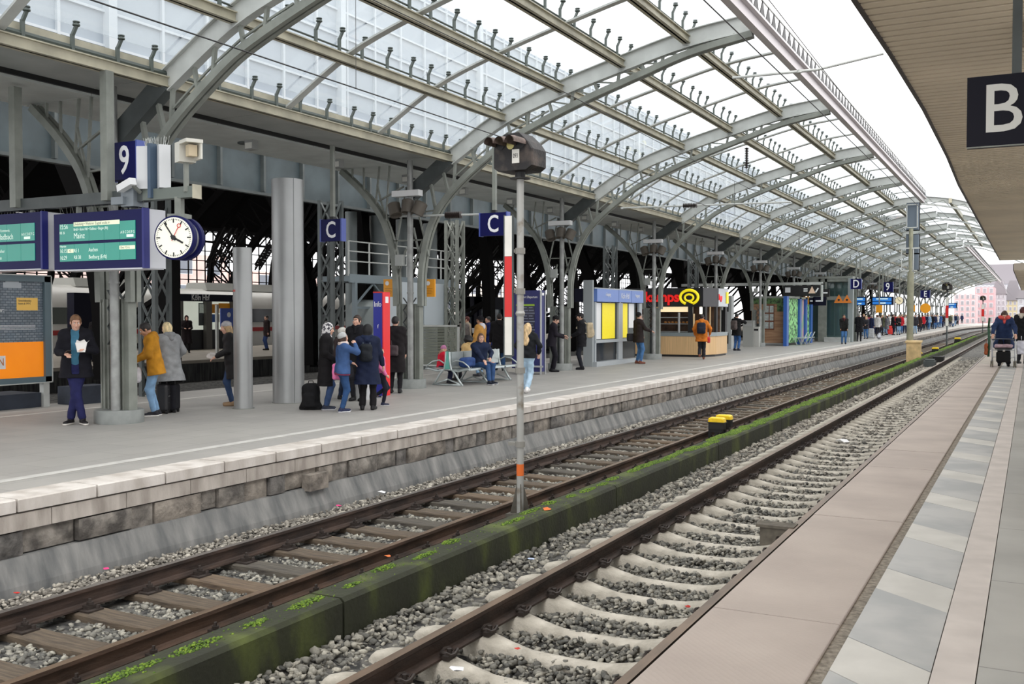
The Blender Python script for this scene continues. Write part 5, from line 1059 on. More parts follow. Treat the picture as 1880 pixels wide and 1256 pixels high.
mb = MB(); mb.box(-.3, -.1, .6, .75, zw1-.3, zw1-.02); mb.build('ceiling_lamp', mat('kiosk_lamp', (255, 244, 220), .5, emit=3), e)
lr = mat('logo_red', (232, 28, 26), .4, emit=.3); ly = mat('logo_yellow', (246, 226, 30), .4, emit=.3)
text('logo_lettering', 'kamps', .60, lr, e, (-.98, -.06, (zw1+zf)/2), FACE_S, 'RIGHT', .02, 1.0, .03)
zc = (zw1+zf)/2
def pretzel(mb, cx_, y, cz, r):
    pts = [(cx_+r*1.25*math.cos(a_), y, cz+r*.95*math.sin(a_)) for a_ in np.linspace(-1.15, math.pi+1.15, 22)]; mb.tube(pts, r*.19, 8)
    mb.tube([(cx_+r*.5*1.0, y-.01, cz-r*.8), (cx_+r*.12, y-.01, cz-r*.45), (cx_-r*.05, y-.01, cz-r*.2), (cx_+r*.1, y-.01, cz+r*.12)][:1]+[(cx_+r*.6*math.cos(a_), y-.015, cz-.02+r*.45*math.sin(a_)) for a_ in np.linspace(-1.9, 4.9, 16)], r*.14, 8)
mb = MB(); pretzel(mb, -.55, -.07, zc, .31); mb.build('pretzel_logo', ly, e, smooth=True)
mb = MB(); mb.add([(.02, -.03, zw1+.02), (ch[0]*.55+.07, ch[1], zw1+.02), (ch[0]*.55+.07, Ds+.8, zw1+.02)], []) if False else mb.box(ch[0]*.55+.045, ch[0]*.55+.06, ch[1]+.1, Ds+1.1, zw1+.02, zf-.02); mb.build('glossy_side_fascia', mat('side_fascia_grey', (150, 156, 160), .2, .2), e)
text('logo_lettering', 'kamps', .34, lr, e, (ch[0]*.55+.075, ch[1]+.14, zc), FACE_E, 'LEFT', .02, .5, .03)
mb = MB(); mb.box(ch[0]*.55+.07, ch[0]*.55+.09, Ds+.78, Ds+1.08, zc-.25, zc+.25); mb.build('yellow_emblem', ly, e)
for i in range(7):
    mb = MB(); mb.lathe([(.02, 0), (.06, .02), (.07, .05), (.05, .08), (.01, .09)], 10, (-1.75+i*.16, .42, zw0+.38)); tag(mb.build('bread_roll', mat('bread_crust', (190, 130, 66), .7), smooth=True, loc=(P1.x, P1.y, ZL)), 'brown bread roll on the upper kiosk shelf', 'bread roll', 'bread rolls on the kiosk shelf')
# ticket machine, waste box, photo wall, blue posts, lift
def simple_box(name, px, py, wpx, top, depth, mt, lab, cat):
    b = onZ(px, py, ZL); d = b.dot(CF); W = wpx/FPX*d; H = onY(px, top, b.y).z-ZL; e = empty(name, (b.x, b.y, ZL)); tag(e, lab, cat); mb = MB(); mb.box(-W/2, W/2, 0, depth, 0, H); mb.build('housing', mt, e); return e, W, H
e, W, H = simple_box('ticket_machine', 1336, 641, 13, 543, .5, mat('machine_grey', (166, 170, 170), .4), 'tall grey ticket machine between the bakery kiosk and the man with a rucksack', 'machine')
mb = MB(); mb.box(-W*.3, W*.1, -.02, 0, H*.7, H*.93); mb.box(-W*.3, W*.1, -.02, 0, H*.1, H*.3); mb.build('dark_panel', M['black'], e)
e, W, H = simple_box('waste_bin', 1373, 637, 19, 590, .8, mat('bin_steel', (160, 162, 158), .4, .3), 'waist-high grey metal waste container right of the man with a rucksack', 'bin')
mb = MB(); mb.box(-W*.35, W*.35, -.02, 0, H*.82, H*.92); mb.box(-W*.5-.01, W*.5+.01, -.03, .82, H, H+.04); mb.build('lid', M['silver'], e)
e, W, H = simple_box('waste_bin', 1388, 637, 10, 600, .5, mat('bin_pale', (182, 182, 178), .4), 'small pale waste container next to the larger grey one', 'bin'); mb = MB(); mb.box(-W*.4, W*.4, -.01, 0, H*.8, H*.9); mb.build('slot', M['black'], e)
Yp = 57.5; A = onY(1380, 548, Yp); B = onY(1442, 636, Yp); e = empty('photo_wall', (B.x, Yp, ZL)); tag(e, 'stair enclosure wall printed with a wooden wall, window and ivy', 'picture wall'); W = B.x-A.x; H = A.z-ZL
mb = MB(); mb.box(-W, 0, 0, .12, .15, H); mb.build('wall_picture', mat('picture_wood_wall', (176, 140, 108), .6, 0, .25, 1.2, 0, 1, rgb2=(132, 96, 70), stretch=(.6, 1, 7)), e)
mb = MB(); mb.box(-W*.62, -W*.33, -.03, 0, H*.33, H*.87); mb.build('window_picture_frame', mat('picture_brown', (112, 66, 44), .6), e)
for i in range(2):
    for j in range(3): mb = MB(); mb.box(-W*(.60-.14*i), -W*(.49-.14*i), -.04, -.03, H*(.36+.17*j), H*(.50+.17*j)); mb.build('window_picture_pane', mat('picture_pane', (178, 186, 184), .4, 0, .3, 12), e)
lv = mat('picture_ivy', (150, 214, 140), .6, 0, 0, 5.5, 0, 1, rgb2=(26, 70, 36), contrast=(.44, .52)); mb = MB(); mb.box(-W, 0, -.02, 0, H*.88, H); mb.box(-W*.25, 0, -.02, 0, H*.72, H*.88); mb.build('ivy_picture', mat('picture_dark_ivy', (86, 120, 70), .6, 0, 0, 5, 0, 1, rgb2=(36, 54, 32), contrast=(.42, .56)), e)
pb = mat('post_bright_blue', (44, 92, 170), .4)
Xb = B.x; ys_ = [onX(px, 600, Xb).y for px in (1439, 1449, 1463, 1474, 1484)]
for i, y in enumerate(ys_[:1]+ys_[2:]): mb = MB(); mb.box(.0, .2, y-Yp-.15, y-Yp+.35, 0, H+.1); mb.build('blue_post', pb, e)
for i, (y0_, y1_, mt) in enumerate(((ys_[0], ys_[2], lv), (ys_[2], ys_[3], mat('picture_pink_green', (196, 150, 160), .6, 0, 0, 1.4, 0, 1, rgb2=(120, 170, 130))), (ys_[3], ys_[4], lv))):
    mb = MB(); mb.box(-.05, .08, y0_-Yp+.3, y1_-Yp-.1, .15, H); mb.build('side_picture', mt, e)
mb = MB(); mb.box(-W, .2, 0, ys_[4]-Yp, H, H+.12); mb.build('enclosure_roof', M['steel'], e)
b = onZ(1462, 633, ZL); e = empty('metal_bench', (b.x+.4, b.y-1.2, ZL)); tag(e, 'distant silver bench in front of the blue posts', 'bench'); 
for y in (0, 1.1, 2.2): mb = MB(); mb.box(-.3, .3, y, y+.9, .40, .44); mb.build('seat', al, e); mb = MB(); mb.beam((.3, y, .43), (.42, y+.2, .75), .05, .04); mb.beam((-.28, y, .4), (-.1, y, 0), .05, .05); mb.beam((.28, y, .4), (.1, y, 0), .05, .05); mb.build('bench_support', al, e)
b = onZ(1412, 634, ZL); e = empty('metal_rail_seat', (b.x, b.y, ZL)); tag(e, 'low curved silver rail seat below the printed window picture', 'bench'); mb = MB(); mb.tube([(-.9, 0, .55), (.7, 0, .55), (.95, 0, .48), (1.0, 0, 0)], .05, 8); mb.box(-.9, .6, -.02, .3, .3, .5); mb.build('seat_rail', al, e)
# glass lift
A = onZ(1483, 627, ZL); Xl = A.x; Yl = A.y; e = empty('glass_lift', (Xl, Yl, ZL)); tag(e, 'glazed lift shaft with grey steel frame beside the waiting crowd', 'lift'); Bx = onY(1562, 625, Yl).x-Xl; H = onY(1520, 512, Yl).z-ZL
gl = glass_mat('lift_glass', (.55, .66, .65), .16, .32, .03, (.4, .5, .5)); x_ = [0, Bx*.27, Bx*.42, Bx*.95, Bx]
mb = MB()
for x in (0, Bx*.27, Bx*.42, Bx): mb.box(x-.07, x+.07, -.07, .07, 0, H)
mb.box(Bx*.29, Bx*.42, -.09, 0, 0, H*.72); mb.box(0, Bx, -.07, .07, H-.2, H); mb.box(0, Bx, -.07, .07, H*.66, H*.72); mb.box(-.1, Bx+.1, -.1, 2.4, H, H+.15); mb.box(0, Bx, 2.3, 2.4, 0, H); mb.build('steel_frame', M['steel'], e)
mb = MB(); mb.box(Bx*.42, Bx, -.6, 0, 0, .22); mb.box(Bx*.42, Bx, -.64, .0, .22, .3); mb.build('base_step', M['steel_light'], e)
for i in range(3): mb = MB(); w = (Bx*.58)/3; mb.box(Bx*.42+w*i+.06, Bx*.42+w*(i+1)-.02, -.02, .0, .4, H-.25); mb.build('glass_panel', gl, e)
mb = MB(); mb.box(.1, Bx*.25, -.02, 0, .3, H*.64); mb.build('door_glass', gl, e); mb = MB(); mb.box(Bx*.94, Bx+.15, -.3, .1, 0, H); mb.build('corner_panel', mat('lift_panel_grey', (140, 148, 148), .45), e)
mb = MB(); mb.box(.2, Bx-.2, .8, 2.2, .2, H-.4); mb.build('lift_car', mat('lift_car_dark', (112, 130, 130), .4), e)
wy = mat('warning_amber', (226, 130, 40), .5)
for px, lab in ((1540, 'left amber triangular warning sign on the lift shaft'), (1555, 'right amber triangular warning sign on the lift shaft')):
    q = onY(px, 549, Yl-.4); e = empty('warning_triangle', q); tag(e, lab, 'sign'); mb = MB(); mb.sweep([(-.3, -.25), (.3, -.25), (0, .28)], [((0, 0, 0), (1, 0, 0), (0, 0, 1)), ((0, .03, 0), (1, 0, 0), (0, 0, 1))]); mb.build('sign_plate', wy, e); mb = MB(); mb.lathe([(.07, -.01), (.07, 0)], 10, (0, -.001, -.06), 'y'); mb.build('symbol', M['black'], e)
# hanging pictogram gantry
Yg = 60.0; A = onY(1430, 522, Yg); B = onY(1511, 522, Yg); e = empty('pictogram_gantry', (A.x, Yg, A.z)); tag(e, 'dark overhead frame with white pictograms left of the lift', 'sign gantry'); W = B.x-A.x
mb = MB(); mb.box(-6, W, -.06, .06, -.06, .1); mb.box(W-.1, W, -.06, .06, -1.0, 0); mb.build('gantry_beam', M['steel_light'], e); mb = MB(); mb.box(W*.1, W*.94, -.05, .05, -.72, -.1); mb.build('sign_panel', M['black'], e)
mb = MB(); mb.box(W*.15, W*.27, -.06, -.05, -.5, -.2); mb.box(W*.57, W*.66, -.06, -.05, -.45, -.38); mb.box(W*.57, W*.66, -.06, -.05, -.33, -.26); mb.beam((W*.84, -.06, -.5), (W*.9, -.06, -.25), .08, .02, (0, 1, 0)); mb.build('pictogram', M['letter'], e)
mb = MB(); mb.sweep([(-.2, -.2), (.2, -.2), (0, .22)], [((W*.76, -.07, -.36), (1, 0, 0), (0, 0, 1)), ((W*.76, -.05, -.36), (1, 0, 0), (0, 0, 1))]); mb.build('triangle_pictogram', mat('pale_orange', (232, 200, 176), .5), e)
for i, (px, py, w, h, m_, lab) in enumerate(((1480, 552, 10, 14, M['orange'], 'small orange notice on the blue posts'), (1490, 553, 9, 12, M['navy'], 'small navy notice right of the orange one'), (1505, 553, 24, 16, M['navy'], 'dark navy hanging sign left of the lift'), (1516, 538, 14, 14, M['black'], 'black hanging sign above the lift door'))):
    Yq = 63.0; A = onY(px-w/2, py-h/2, Yq); B = onY(px+w/2, py+h/2, Yq); e = empty('hanging_sign', ((A.x+B.x)/2, Yq, (A.z+B.z)/2)); tag(e, lab, 'sign'); mb = MB(); mb.box(-(B.x-A.x)/2, (B.x-A.x)/2, -.04, .04, -(A.z-B.z)/2, (A.z-B.z)/2); mb.build('sign_plate', m_, e); mb = MB(); mb.box(-(B.x-A.x)*.3, (B.x-A.x)*.25, -.05, -.04, -.03, .05); mb.build('sign_marking', M['letter'], e)
# distant displays and clock over the crowd
LB = mat('lcd_blue', (36, 110, 190), .3, emit=.4)
for (x0, x1, y0_, y1_, Y_, lab) in ((1566, 1590, 545, 561, 70.0, 'distant blue departure display left of the D sign post'), (1600, 1640, 545, 560, 86.0, 'distant blue departure display below the distant 9 sign'), (1737, 1757, 556, 566, 120.0, 'farthest blue departure display right of the slender signal')):
    A = onY(x0, y0_, Y_); B = onY(x1, y1_, Y_); W = B.x-A.x; H = A.z-B.z; e = empty('departure_board', ((A.x+B.x)/2, Y_, (A.z+B.z)/2)); tag(e, lab, 'departure board'); mb = MB(); mb.box(-W/2, W/2, 0, .4, -H/2, H/2); mb.build('housing', M['navy'], e)
    mb = MB(); mb.box(-W*.45, W*.42, -.01, 0, -.02, H*.38); mb.build('screen', LB, e); mb = MB(); mb.box(-W*.45, W*.42, -.01, 0, -H*.42, -.08); mb.build('screen', LB, e); mb = MB(); mb.box(-W*.28, W*.25, -.02, -.01, H*.18, H*.3); mb.box(-W*.1, W*.15, -.02, -.01, -H*.35, -H*.2); mb.build('screen_text', LCDT, e); mb = MB(); mb.box(-.05, .05, .15, .25, H/2, 3.75-e.location.z); mb.build('hanger_post', M['steel'], e)
q = onY(1651, 552, 88.0); e = empty('station_clock', q); tag(e, 'distant round pale clock right of the blue display', 'clock'); mb = MB(); mb.lathe([(.32, -.1), (.34, 0), (.32, .1)], 32, axis='y'); mb.build('case', M['navy'], e, auto=True); mb = MB(); mb.lathe([(.3, -.105), (.3, -.11)], 32, axis='y'); mb.build('dial', mat('clock_dial_warm', (240, 226, 190), .4, emit=.15), e); mb = MB(); mb.beam((0, -.115, 0), (-.12, -.115, .2), .03, .01, (0, 1, 0)); mb.beam((0, -.115, 0), (.14, -.115, -.06), .04, .01, (0, 1, 0)); mb.build('hands', M['black'], e); mb = MB(); mb.box(-.04, .04, -.04, .04, .34, 3.75-q.z); mb.build('hanger_post', M['steel'], e)
for i, (px, py, r, Y_) in enumerate(((1614, 567, 7, 84.0), (1675, 566, 6, 105.0), (1699, 566, 9, 108.0))):
    A = onY(px, py, Y_); rr = r/FPX*A.dot(CF); P0_ = MB(); P0_.box(-.04, .04, .03, .07, -rr*.5, 3.75-A.z); mb = MB(); mb.box(-rr*.8, rr*.8, -.03, .03, -rr, rr) if i < 2 else mb.lathe([(rr, -.03), (rr, .03)], 20, axis='y'); so = mb.build('notice_sign', M['orange'], loc=A); P0_.build('hanger_post', M['steel'], so); tag(so, ['small orange notice above the crowd below the 9', 'small orange notice above the crowd, just right of the tall mast', 'round orange sign above the crowd right of the tall mast'][i], 'sign')
# ================================================================ other platforms, train, information cases behind
strip('far_platform_floor', [(-39.5, -2.9), (-29.0, -2.9), (-29.0, ZL), (-39.5, ZL)], mat('far_platform_grey', (150, 142, 130), .7, 0, .1, 2), -6, 210, 12, bendit=False)
strip('far_platform_face', [(-29.0, -2.9), (-28.95, -2.9), (-28.95, ZL-.12), (-29.0, ZL-.12)], mat('sooty_wall', (72, 72, 70), .9, 0, 0, 2, .3, 20, rgb2=(34, 34, 36), stretch=(1, 5, .6)), -6, 210, 12, bendit=False)
strip('pit_bed', [(-28.9, -2.9), (-17.6, -2.9), (-17.6, -2.62), (-28.9, -2.62)], M['gravel_base'], -6, 210, 12, bendit=False)
# ICE train
YT0, YT1 = 8, 60
t = empty('express_train', (-43.5, YT0, -2.45)); tag(t, 'white high-speed train with a red stripe standing beyond the next platform', 'train')
tw = mat('train_white', (214, 212, 206), .3, 0, .04, 1)
body = [(1.5, .3), (1.52, 1.0), (1.5, 2.9), (1.38, 3.4), (1.05, 3.75), (.5, 3.92), (-.5, 3.92), (-1.05, 3.75), (-1.38, 3.4), (-1.5, 2.9), (-1.52, 1.0), (-1.5, .3)]
y = 0; ci = 0
while y < YT1-YT0:
    L_ = 25.5 if ci else onX(322, 500, -42).y-YT0
    c = empty('coach', (0, y, 0)); c.parent = t
    mb = MB(); mb.sweep(body, [((0, a_, 0), (1, 0, 0), (0, 0, 1)) for a_ in (.25, L_-.25)]); mb.build('coach_body', tw, c, auto=True)
    mb = MB(); mb.box(1.52, 1.535, .5, L_-.5, 1.97, 2.78); mb.build('window_band', mat('train_window_glass', (30, 36, 40), .12), c)
    mb = MB(); mb.box(1.525, 1.54, .3, L_-.3, 1.42, 1.66); mb.build('red_stripe', mat('train_stripe_red', (176, 40, 44), .4), c)
    mb = MB(); mb.box(1.49, 1.53, .3, L_-.3, .3, .55); mb.build('underskirt', M['steel_dark'], c)
    mb = MB(); mb.sweep([(-.9, 3.85), (.9, 3.85), (.7, 4.3), (-.7, 4.3)], [((0, a_, 0), (1, 0, 0), (0, 0, 1)) for a_ in (L_-6 if ci == 0 else 3, L_-2 if ci == 0 else 9)]); mb.build('roof_unit', mat('roof_unit_grey', (170, 170, 164), .5), c)
    y += L_; mb = MB(); mb.sweep([(a_*.93, b_*.97+.05) for a_, b_ in body], [((0, a_, 0), (1, 0, 0), (0, 0, 1)) for a_ in (y-.25, y+.25)]); mb.build('gangway_bellows', M['black'], t); ci += 1
# information cases with Köln Hbf header on that platform
XI = -37.6; ya = onX(287, 560, XI).y; yb_ = onX(430, 560, XI).y; e = empty('information_case', (XI, ya, ZL)); tag(e, 'lit information case with navy Köln Hbf header on the next platform', 'information case'); L_ = yb_-ya
zq = lambda y: onX(350, y, XI).z-ZL
H = zq(540); mb = MB(); mb.box(-.3, .1, 0, L_, zq(553), H); mb.build('header_panel', M['navy'], e)
text('header_text', 'Köln Hbf', .42, M['letter'], e, (.12, onX(365, 546, XI).y-ya, (zq(553)+H)/2), FACE_E, 'CENTER', .003, .8, .01); text('header_text', '←  Ausgang', .22, M['letter'], e, (.12, onX(306, 546, XI).y-ya, (zq(553)+H)/2), FACE_E, 'CENTER', .003, .8); text('header_text', 'E', .3, M['letter'], e, (.12, onX(425, 546, XI).y-ya, (zq(553)+H)/2), FACE_E, 'CENTER', .003, .8)
for px in (287, 329, 382, 430): mb = MB(); y = onX(px, 560, XI).y-ya; mb.box(-.15, .08, y-.2, y+.2, 0, zq(553)); mb.build('case_post', mat('frame_brown_grey', (96, 94, 88), .5), e)
mb = MB(); mb.box(-.2, -.15, 0, L_, .0, zq(606)); mb.build('lower_panel', M['black'], e)
lit = mat('case_lit_back', (214, 220, 206), .5, 0, .1, .8, emit=.35)
mb = MB(); mb.box(-.2, -.15, 0, L_, zq(606), zq(553)); mb.build('lit_panel', lit, e)
for (x0, x1, y0_, y1_, mt) in ((313, 324, 558, 604, M['black']), (314, 323, 564, 583, M['white']), (314, 324, 585, 602, M['orange']), (368, 380, 556, 598, M['steel_dark']), (369, 378, 558, 575, lit), (392, 406, 558, 575, M['orange']), (390, 398, 577, 592, pb), (399, 406, 577, 592, mat('poster_brown', (120, 70, 50), .5)), (405, 425, 556, 566, M['orange'])):
    a_ = onX(x0, y0_, XI).y-ya; b_ = onX(x1, y0_, XI).y-ya; mb = MB(); mb.box(-.14, -.12, a_, b_, zq(y1_), zq(y0_)); mb.build('notice_sheet', mt, e)
q = onX(418, 595, -33); e = empty('blue_notice_stand', (-33, q.y, ZL)); tag(e, 'bright blue notice board on a pale post beside the narrow cylinder', 'notice stand'); h = lambda y: onX(418, y, -33).z-ZL
mb = MB(); mb.box(-.03, .03, -.45, .6, h(600), h(566)); mb.build('board', mat('notice_blue', (48, 78, 170), .4), e); mb = MB(); mb.box(-.05, .05, -.75, -.62, 0, h(560)); mb.build('post', M['steel_light'], e); mb = MB(); mb.lathe([(.12, .03), (.12, .04)], 14, (0, .05, h(578)), 'x'); mb.build('emblem', M['white'], e)
q = onX(154, 600, -33); e = empty('navy_info_stele', (-33, q.y, ZL)); tag(e, 'dark navy information stele in front of the train, behind the man with the carton', 'info pillar'); mb = MB(); mb.box(-.2, .2, -.6, .62, 0, onX(154, 538, -33).z-ZL); mb.build('stele_body', M['navy'], e); mb = MB(); mb.box(.2, .21, .28, .5, .1, onX(154, 545, -33).z-ZL); mb.build('grey_side', M['steel'], e)
# dark kiosk row on the next platform right of the bench
for i, (x0, x1, lab) in enumerate(((855, 873, 'navy shop front on the next platform, left one behind the tan jacket man'), (877, 898, 'navy framed glass entrance on the next platform, in the middle'), (902, 927, 'navy framed glass entrance on the next platform, nearest the striped board'))):
    XI2 = -31; a_ = onX(x0, 560, XI2).y; b_ = onX(x1, 560, XI2).y; H = onX(890, 545, XI2).z-ZL; e = empty('glass_entrance', (XI2, a_, ZL)); tag(e, lab, 'entrance', 'navy glass entrances on the next platform'); L_ = b_-a_
    mb = MB(); mb.box(-.2, .1, 0, .35, 0, H); mb.box(-.2, .1, L_-.35, L_, 0, H); mb.box(-.2, .1, 0, L_, H-.8, H); mb.build('frame', M['navy'], e); mb = MB(); mb.box(-.12, -.1, .35, L_-.35, 0, H-.8); mb.build('glass', mat('entrance_glass', (120, 134, 140), .15, 0, .35, 1.5), e)
# parapets / buildings beyond the hall and at the end of the tracks
def facade(name, x0, x1, y0, y1, z0, z1, wall, lab, win_rows, win_cols, face='-y', roof=None, wc=(120, 124, 132)):
    e = empty(name, ((x0+x1)/2, y0, z0)); tag(e, lab, 'building'); W = x1-x0; D = y1-y0; H = z1-z0; mb = MB(); mb.box(-W/2, W/2, 0, D, 0, H); mb.build('wall', wall, e); wm = mat('window_%d' % wc[0], wc, .2); fm = M['white']
    for r in range(win_rows):
        for c in range(win_cols):
            cz = H*(r+.55)/win_rows; hh = H/win_rows*.28
            if face == '-y': cx_ = -W/2+W*(c+.5)/win_cols; ww = W/win_cols*.24; b = MB(); b.box(cx_-ww-.1, cx_+ww+.1, -.06, 0, cz-hh-.1, cz+hh+.1); f = b.build('window', fm, e); b = MB(); b.box(cx_-ww, cx_+ww, -.1, -.05, cz-hh, cz+hh); b.build('pane', wm, f)
            else: cy_ = D*(c+.5)/win_cols; ww = D/win_cols*.24; b = MB(); b.box(W/2, W/2+.06, cy_-ww-.1, cy_+ww+.1, cz-hh-.1, cz+hh+.1); f = b.build('window', fm, e); b = MB(); b.box(W/2+.05, W/2+.1, cy_-ww, cy_+ww, cz-hh, cz+hh); b.build('pane', wm, f)
    if roof: mb = MB(); mb.sweep([(-W/2-.4, 0), (W/2+.4, 0), (W/2-min(2.5, W*.3), roof), (-W/2+min(2.5, W*.3), roof)], [((0, -.4, H), (1, 0, 0), (0, 0, 1)), ((0, D+.4, H), (1, 0, 0), (0, 0, 1))]); mb.build('roof', mat('hazed_slate_roof', (142, 137, 142), .7), e)
    return e
brick = mat('pink_brick_facade', (216, 186, 178), .85, 0, .2, .3)
for i in range(4): facade('brick_building', -128, -112, 20+i*52, 66+i*52, -3, 9 if i < 2 else 7, brick if i < 3 else mat('pale_facade', (206, 196, 186), .8), 'pinkish brick building beyond the hall windows, %s from the left' % ords[i].replace('nearest', 'first'), 3, 8, '+x')
def bld(px0, px1, top, Y, name, wall, lab, rows, cols, roof=None, wc=(168, 164, 170)):  # walls, roofs and panes are paled in colour to stand in for haze
    a_ = onY(px0, top, Y); b_ = onY(px1, top, Y); facade(name, a_.x, b_.x, Y, Y+14, -3, a_.z, wall, lab, rows, cols, '-y', roof, wc)
bld(1752, 1792, 540, 330, 'pink_building', mat('pink_wall', (222, 190, 192), .8), 'pink building at the end of the tracks, left one', 5, 4)
bld(1790, 1826, 528, 350, 'pink_building', mat('rose_wall', (210, 170, 174), .8), 'darker pink building behind the thin far signal', 5, 3)
bld(1822, 1846, 540, 370, 'white_building', mat('offwhite_wall', (190, 186, 192), .8), 'off-white house right of the pink buildings', 5, 3, 5)
bld(1843, 1876, 552, 390, 'cream_building', mat('cream_wall', (208, 194, 160), .8), 'cream house with slate roof above the woman with the walker', 4, 4, 7)
bld(1868, 1920, 548, 300, 'white_building', mat('offwhite_wall2', (186, 186, 192), .8), 'off-white house at the right edge behind the dark-haired woman', 4, 4, 6)
bld(1790, 1880, 522, 450, 'grey_building', mat('grey_wall', (172, 172, 178), .8), 'pale grey building row behind all others at the end of the tracks', 4, 12, 8)
# railing at the end of the far platform
e = empty('platform_end_railing', (bend(185)-8.0, 176, ZL)); tag(e, 'light metal railing beyond the end of the far platform', 'railing'); mb = MB()
for i in range(6): mb.box(i*1.6-.04, i*1.6+.04, -.04, .04, -.4, 1.3)
mb.tube([(0, 0, 1.3), (8, 0, 1.3)], .05, 6); mb.tube([(0, 0, .7), (8, 0, .7)], .04, 6); mb.build('rails', M['steel_light'], e)
# ================================================================ near platform canopy and B sign
ZC = 3.2
slat = mat('beige_soffit_slats', (226, 210, 186), .6, 0, .10, .5)
def canopy(y0, y1, lab, edge_pts):
    e = empty('platform_canopy', (0, y0, ZC)); tag(e, lab, 'canopy'); mb = MB(); y = y0; n = 0
    while y < y1-.02:
        x0 = float(np.interp(y, [p[1] for p in edge_pts], [p[0] for p in edge_pts])); mb.box(x0, 7, y-y0, y-y0+.175, 0, .03); y += .24; n += 1
    o = mb.build('slatted_soffit', slat, e)
    mb = MB(); mb.sweep([(-.05, -.02), (.0, -.02), (.0, .45), (-.05, .45)], [((p[0], p[1]-y0, 0), (1, 0, 0), (0, 0, 1)) for p in edge_pts]); mb.build('edge_fascia', mat('dark_maroon_edge', (44, 34, 36), .5), e)
    mb = MB(); mb.sweep([(0, .031), (8.6, .031), (8.6, .5), (0, .5)], [((p[0]+.0, p[1]-y0, 0), (1, 0, 0), (0, 0, 1)) for p in edge_pts]); mb.build('deck', mat('canopy_deck_dark', (30, 27, 24), .9), e)
    mb = MB(); x1 = edge_pts[-1][0]; mb.box(x1, 7, y1-y0-.0, y1-y0+.06, -.0, .5); x1 = edge_pts[0][0]; mb.box(x1, 7, -.06, 0, -.02, .5); mb.build('end_fascia', mat('canopy_end_beige', (150, 138, 124), .6), e)
    return e
canopy(-4, 65.9, 'beige slatted canopy over the near platform', [(-1.68, -4), (-1.64, 6), (-1.61, 10.7), (-1.55, 13.1), (-1.50, 16.8), (-1.52, 22), (-1.60, 27), (-1.62, 38.8), (-1.65, 65.9)])
canopy(81, 150, 'farther beige canopy beyond the gap, at the right edge', [(-1.15, 81), (-1.15, 150)])
mb = MB()
for i, x in enumerate((2.4,)):
    for j, y in enumerate((-1, 8, 17, 26, 35, 44)):
        mb = MB(); mb.lathe([(.16, 0), (.16, ZC-ZR)], 20); tag(mb.build('canopy_column', M['steel'], loc=(x+1.2, y, ZR), auto=True), 'grey column carrying the near canopy, outside the picture on the right', 'column', 'columns of the near canopy')
YBs = 8.9; A = onY(1776, 143, YBs); B = onY(1776, 271, YBs); H = A.z-B.z; W = H*1.02
e = empty('platform_letter_sign', (A.x+W/2, YBs, (A.z+B.z)/2)); tag(e, 'large dark navy sign with a white B hanging from the near canopy', 'sign')
mb = MB(); mb.box(-W/2, W/2, 0, .12, -H/2, H/2); mb.build('sign_box', mat('b_sign_navy', (8, 8, 24), .5, spec=.2), e)
text('lettering', 'B', H*.98, mat('b_letter', (206, 206, 200), .5), e, (-.03, -.004, -.005), FACE_S, 'CENTER', .002, 1.0, .004)
mb = MB(); mb.box(-.035+.07, .035+.07, .03, .10, H/2, ZC-e.location.z); mb.build('hanger_post', M['steel_dark'], e); mb = MB(); mb.box(-W/2, W/2, -.01, .0, -H/2-.01, -H/2); mb.build('bottom_edge', M['steel'], e)
q = onZ(1890, 70, ZC-.05); e = empty('canopy_lamp', (q.x+.3, q.y, ZC)); tag(e, 'rectangular canopy lamp cut by the upper right picture edge', 'lamp'); mb = MB(); mb.box(-.35, .35, -.6, .6, -.12, 0); mb.build('lamp_housing', M['steel_dark'], e); mb = MB(); mb.box(-.3, .3, -.55, .55, -.13, -.12); mb.build('diffuser', mat('lamp_diffuser_pale', (190, 188, 176), .4), e)
# litter
def litter(px, py, z, mt, lab, s=.05, cat='litter'):
    p = onZ(px, py, z); mb = MB(); n = 7; vs = [(s*rnd.uniform(.5, 1.2)*math.cos(a_), s*rnd.uniform(.5, 1.2)*math.sin(a_), rnd.uniform(.0, s*.45)) for a_ in np.linspace(0, 6.28, n, False)]+[(0, 0, s*.5), (0, 0, -.004)]
    mb.add(vs, [(i, (i+1) % n, n) for i in range(n)]+[((i+1) % n, i, n+1) for i in range(n)]); tag(mb.build('litter_scrap', mt, loc=(p.x, p.y, z)), lab, cat)
pk = mat('litter_pink', (226, 60, 130), .6); wh = M['white']; rd = mat('litter_red', (196, 50, 40), .7); orr = mat('litter_orange', (214, 110, 50), .7)
litter(196, 1045, -2.60, pk, 'pink scrap on the gravel below the platform wall', .035); litter(622, 930, -2.60, pk, 'second pink scrap further along the gravel strip', .05); litter(700, 905, -2.60, wh, 'white paper scrap on the gravel strip near the signal pole', .07); litter(32, 1090, -2.60, rd, 'red wrapper on the gravel at the lower left', .035)
litter(838, 1232, -2.40, wh, 'crumpled white paper between two concrete sleepers at the bottom', .05); litter(974, 1028, -2.38, mat('litter_pale_blue', (186, 200, 226), .5), 'pale blue scrap on the ballast beside the mossy wall', .04); litter(1005, 936, -2.14, orr, 'orange paint blot on top of the mossy wall by the signal pole', .06); litter(1545, 812, -2.38, wh, 'white paper on the concrete sleepers in the middle distance', .12); litter(950, 1192, -2.42, rd, 'red leaf between the concrete sleepers', .025); litter(1262, 1115, -2.42, rd, 'dark red leaf near the cover plates', .03); litter(712, 1022, -2.14, orr, 'small orange leaf on the mossy wall top', .03); 
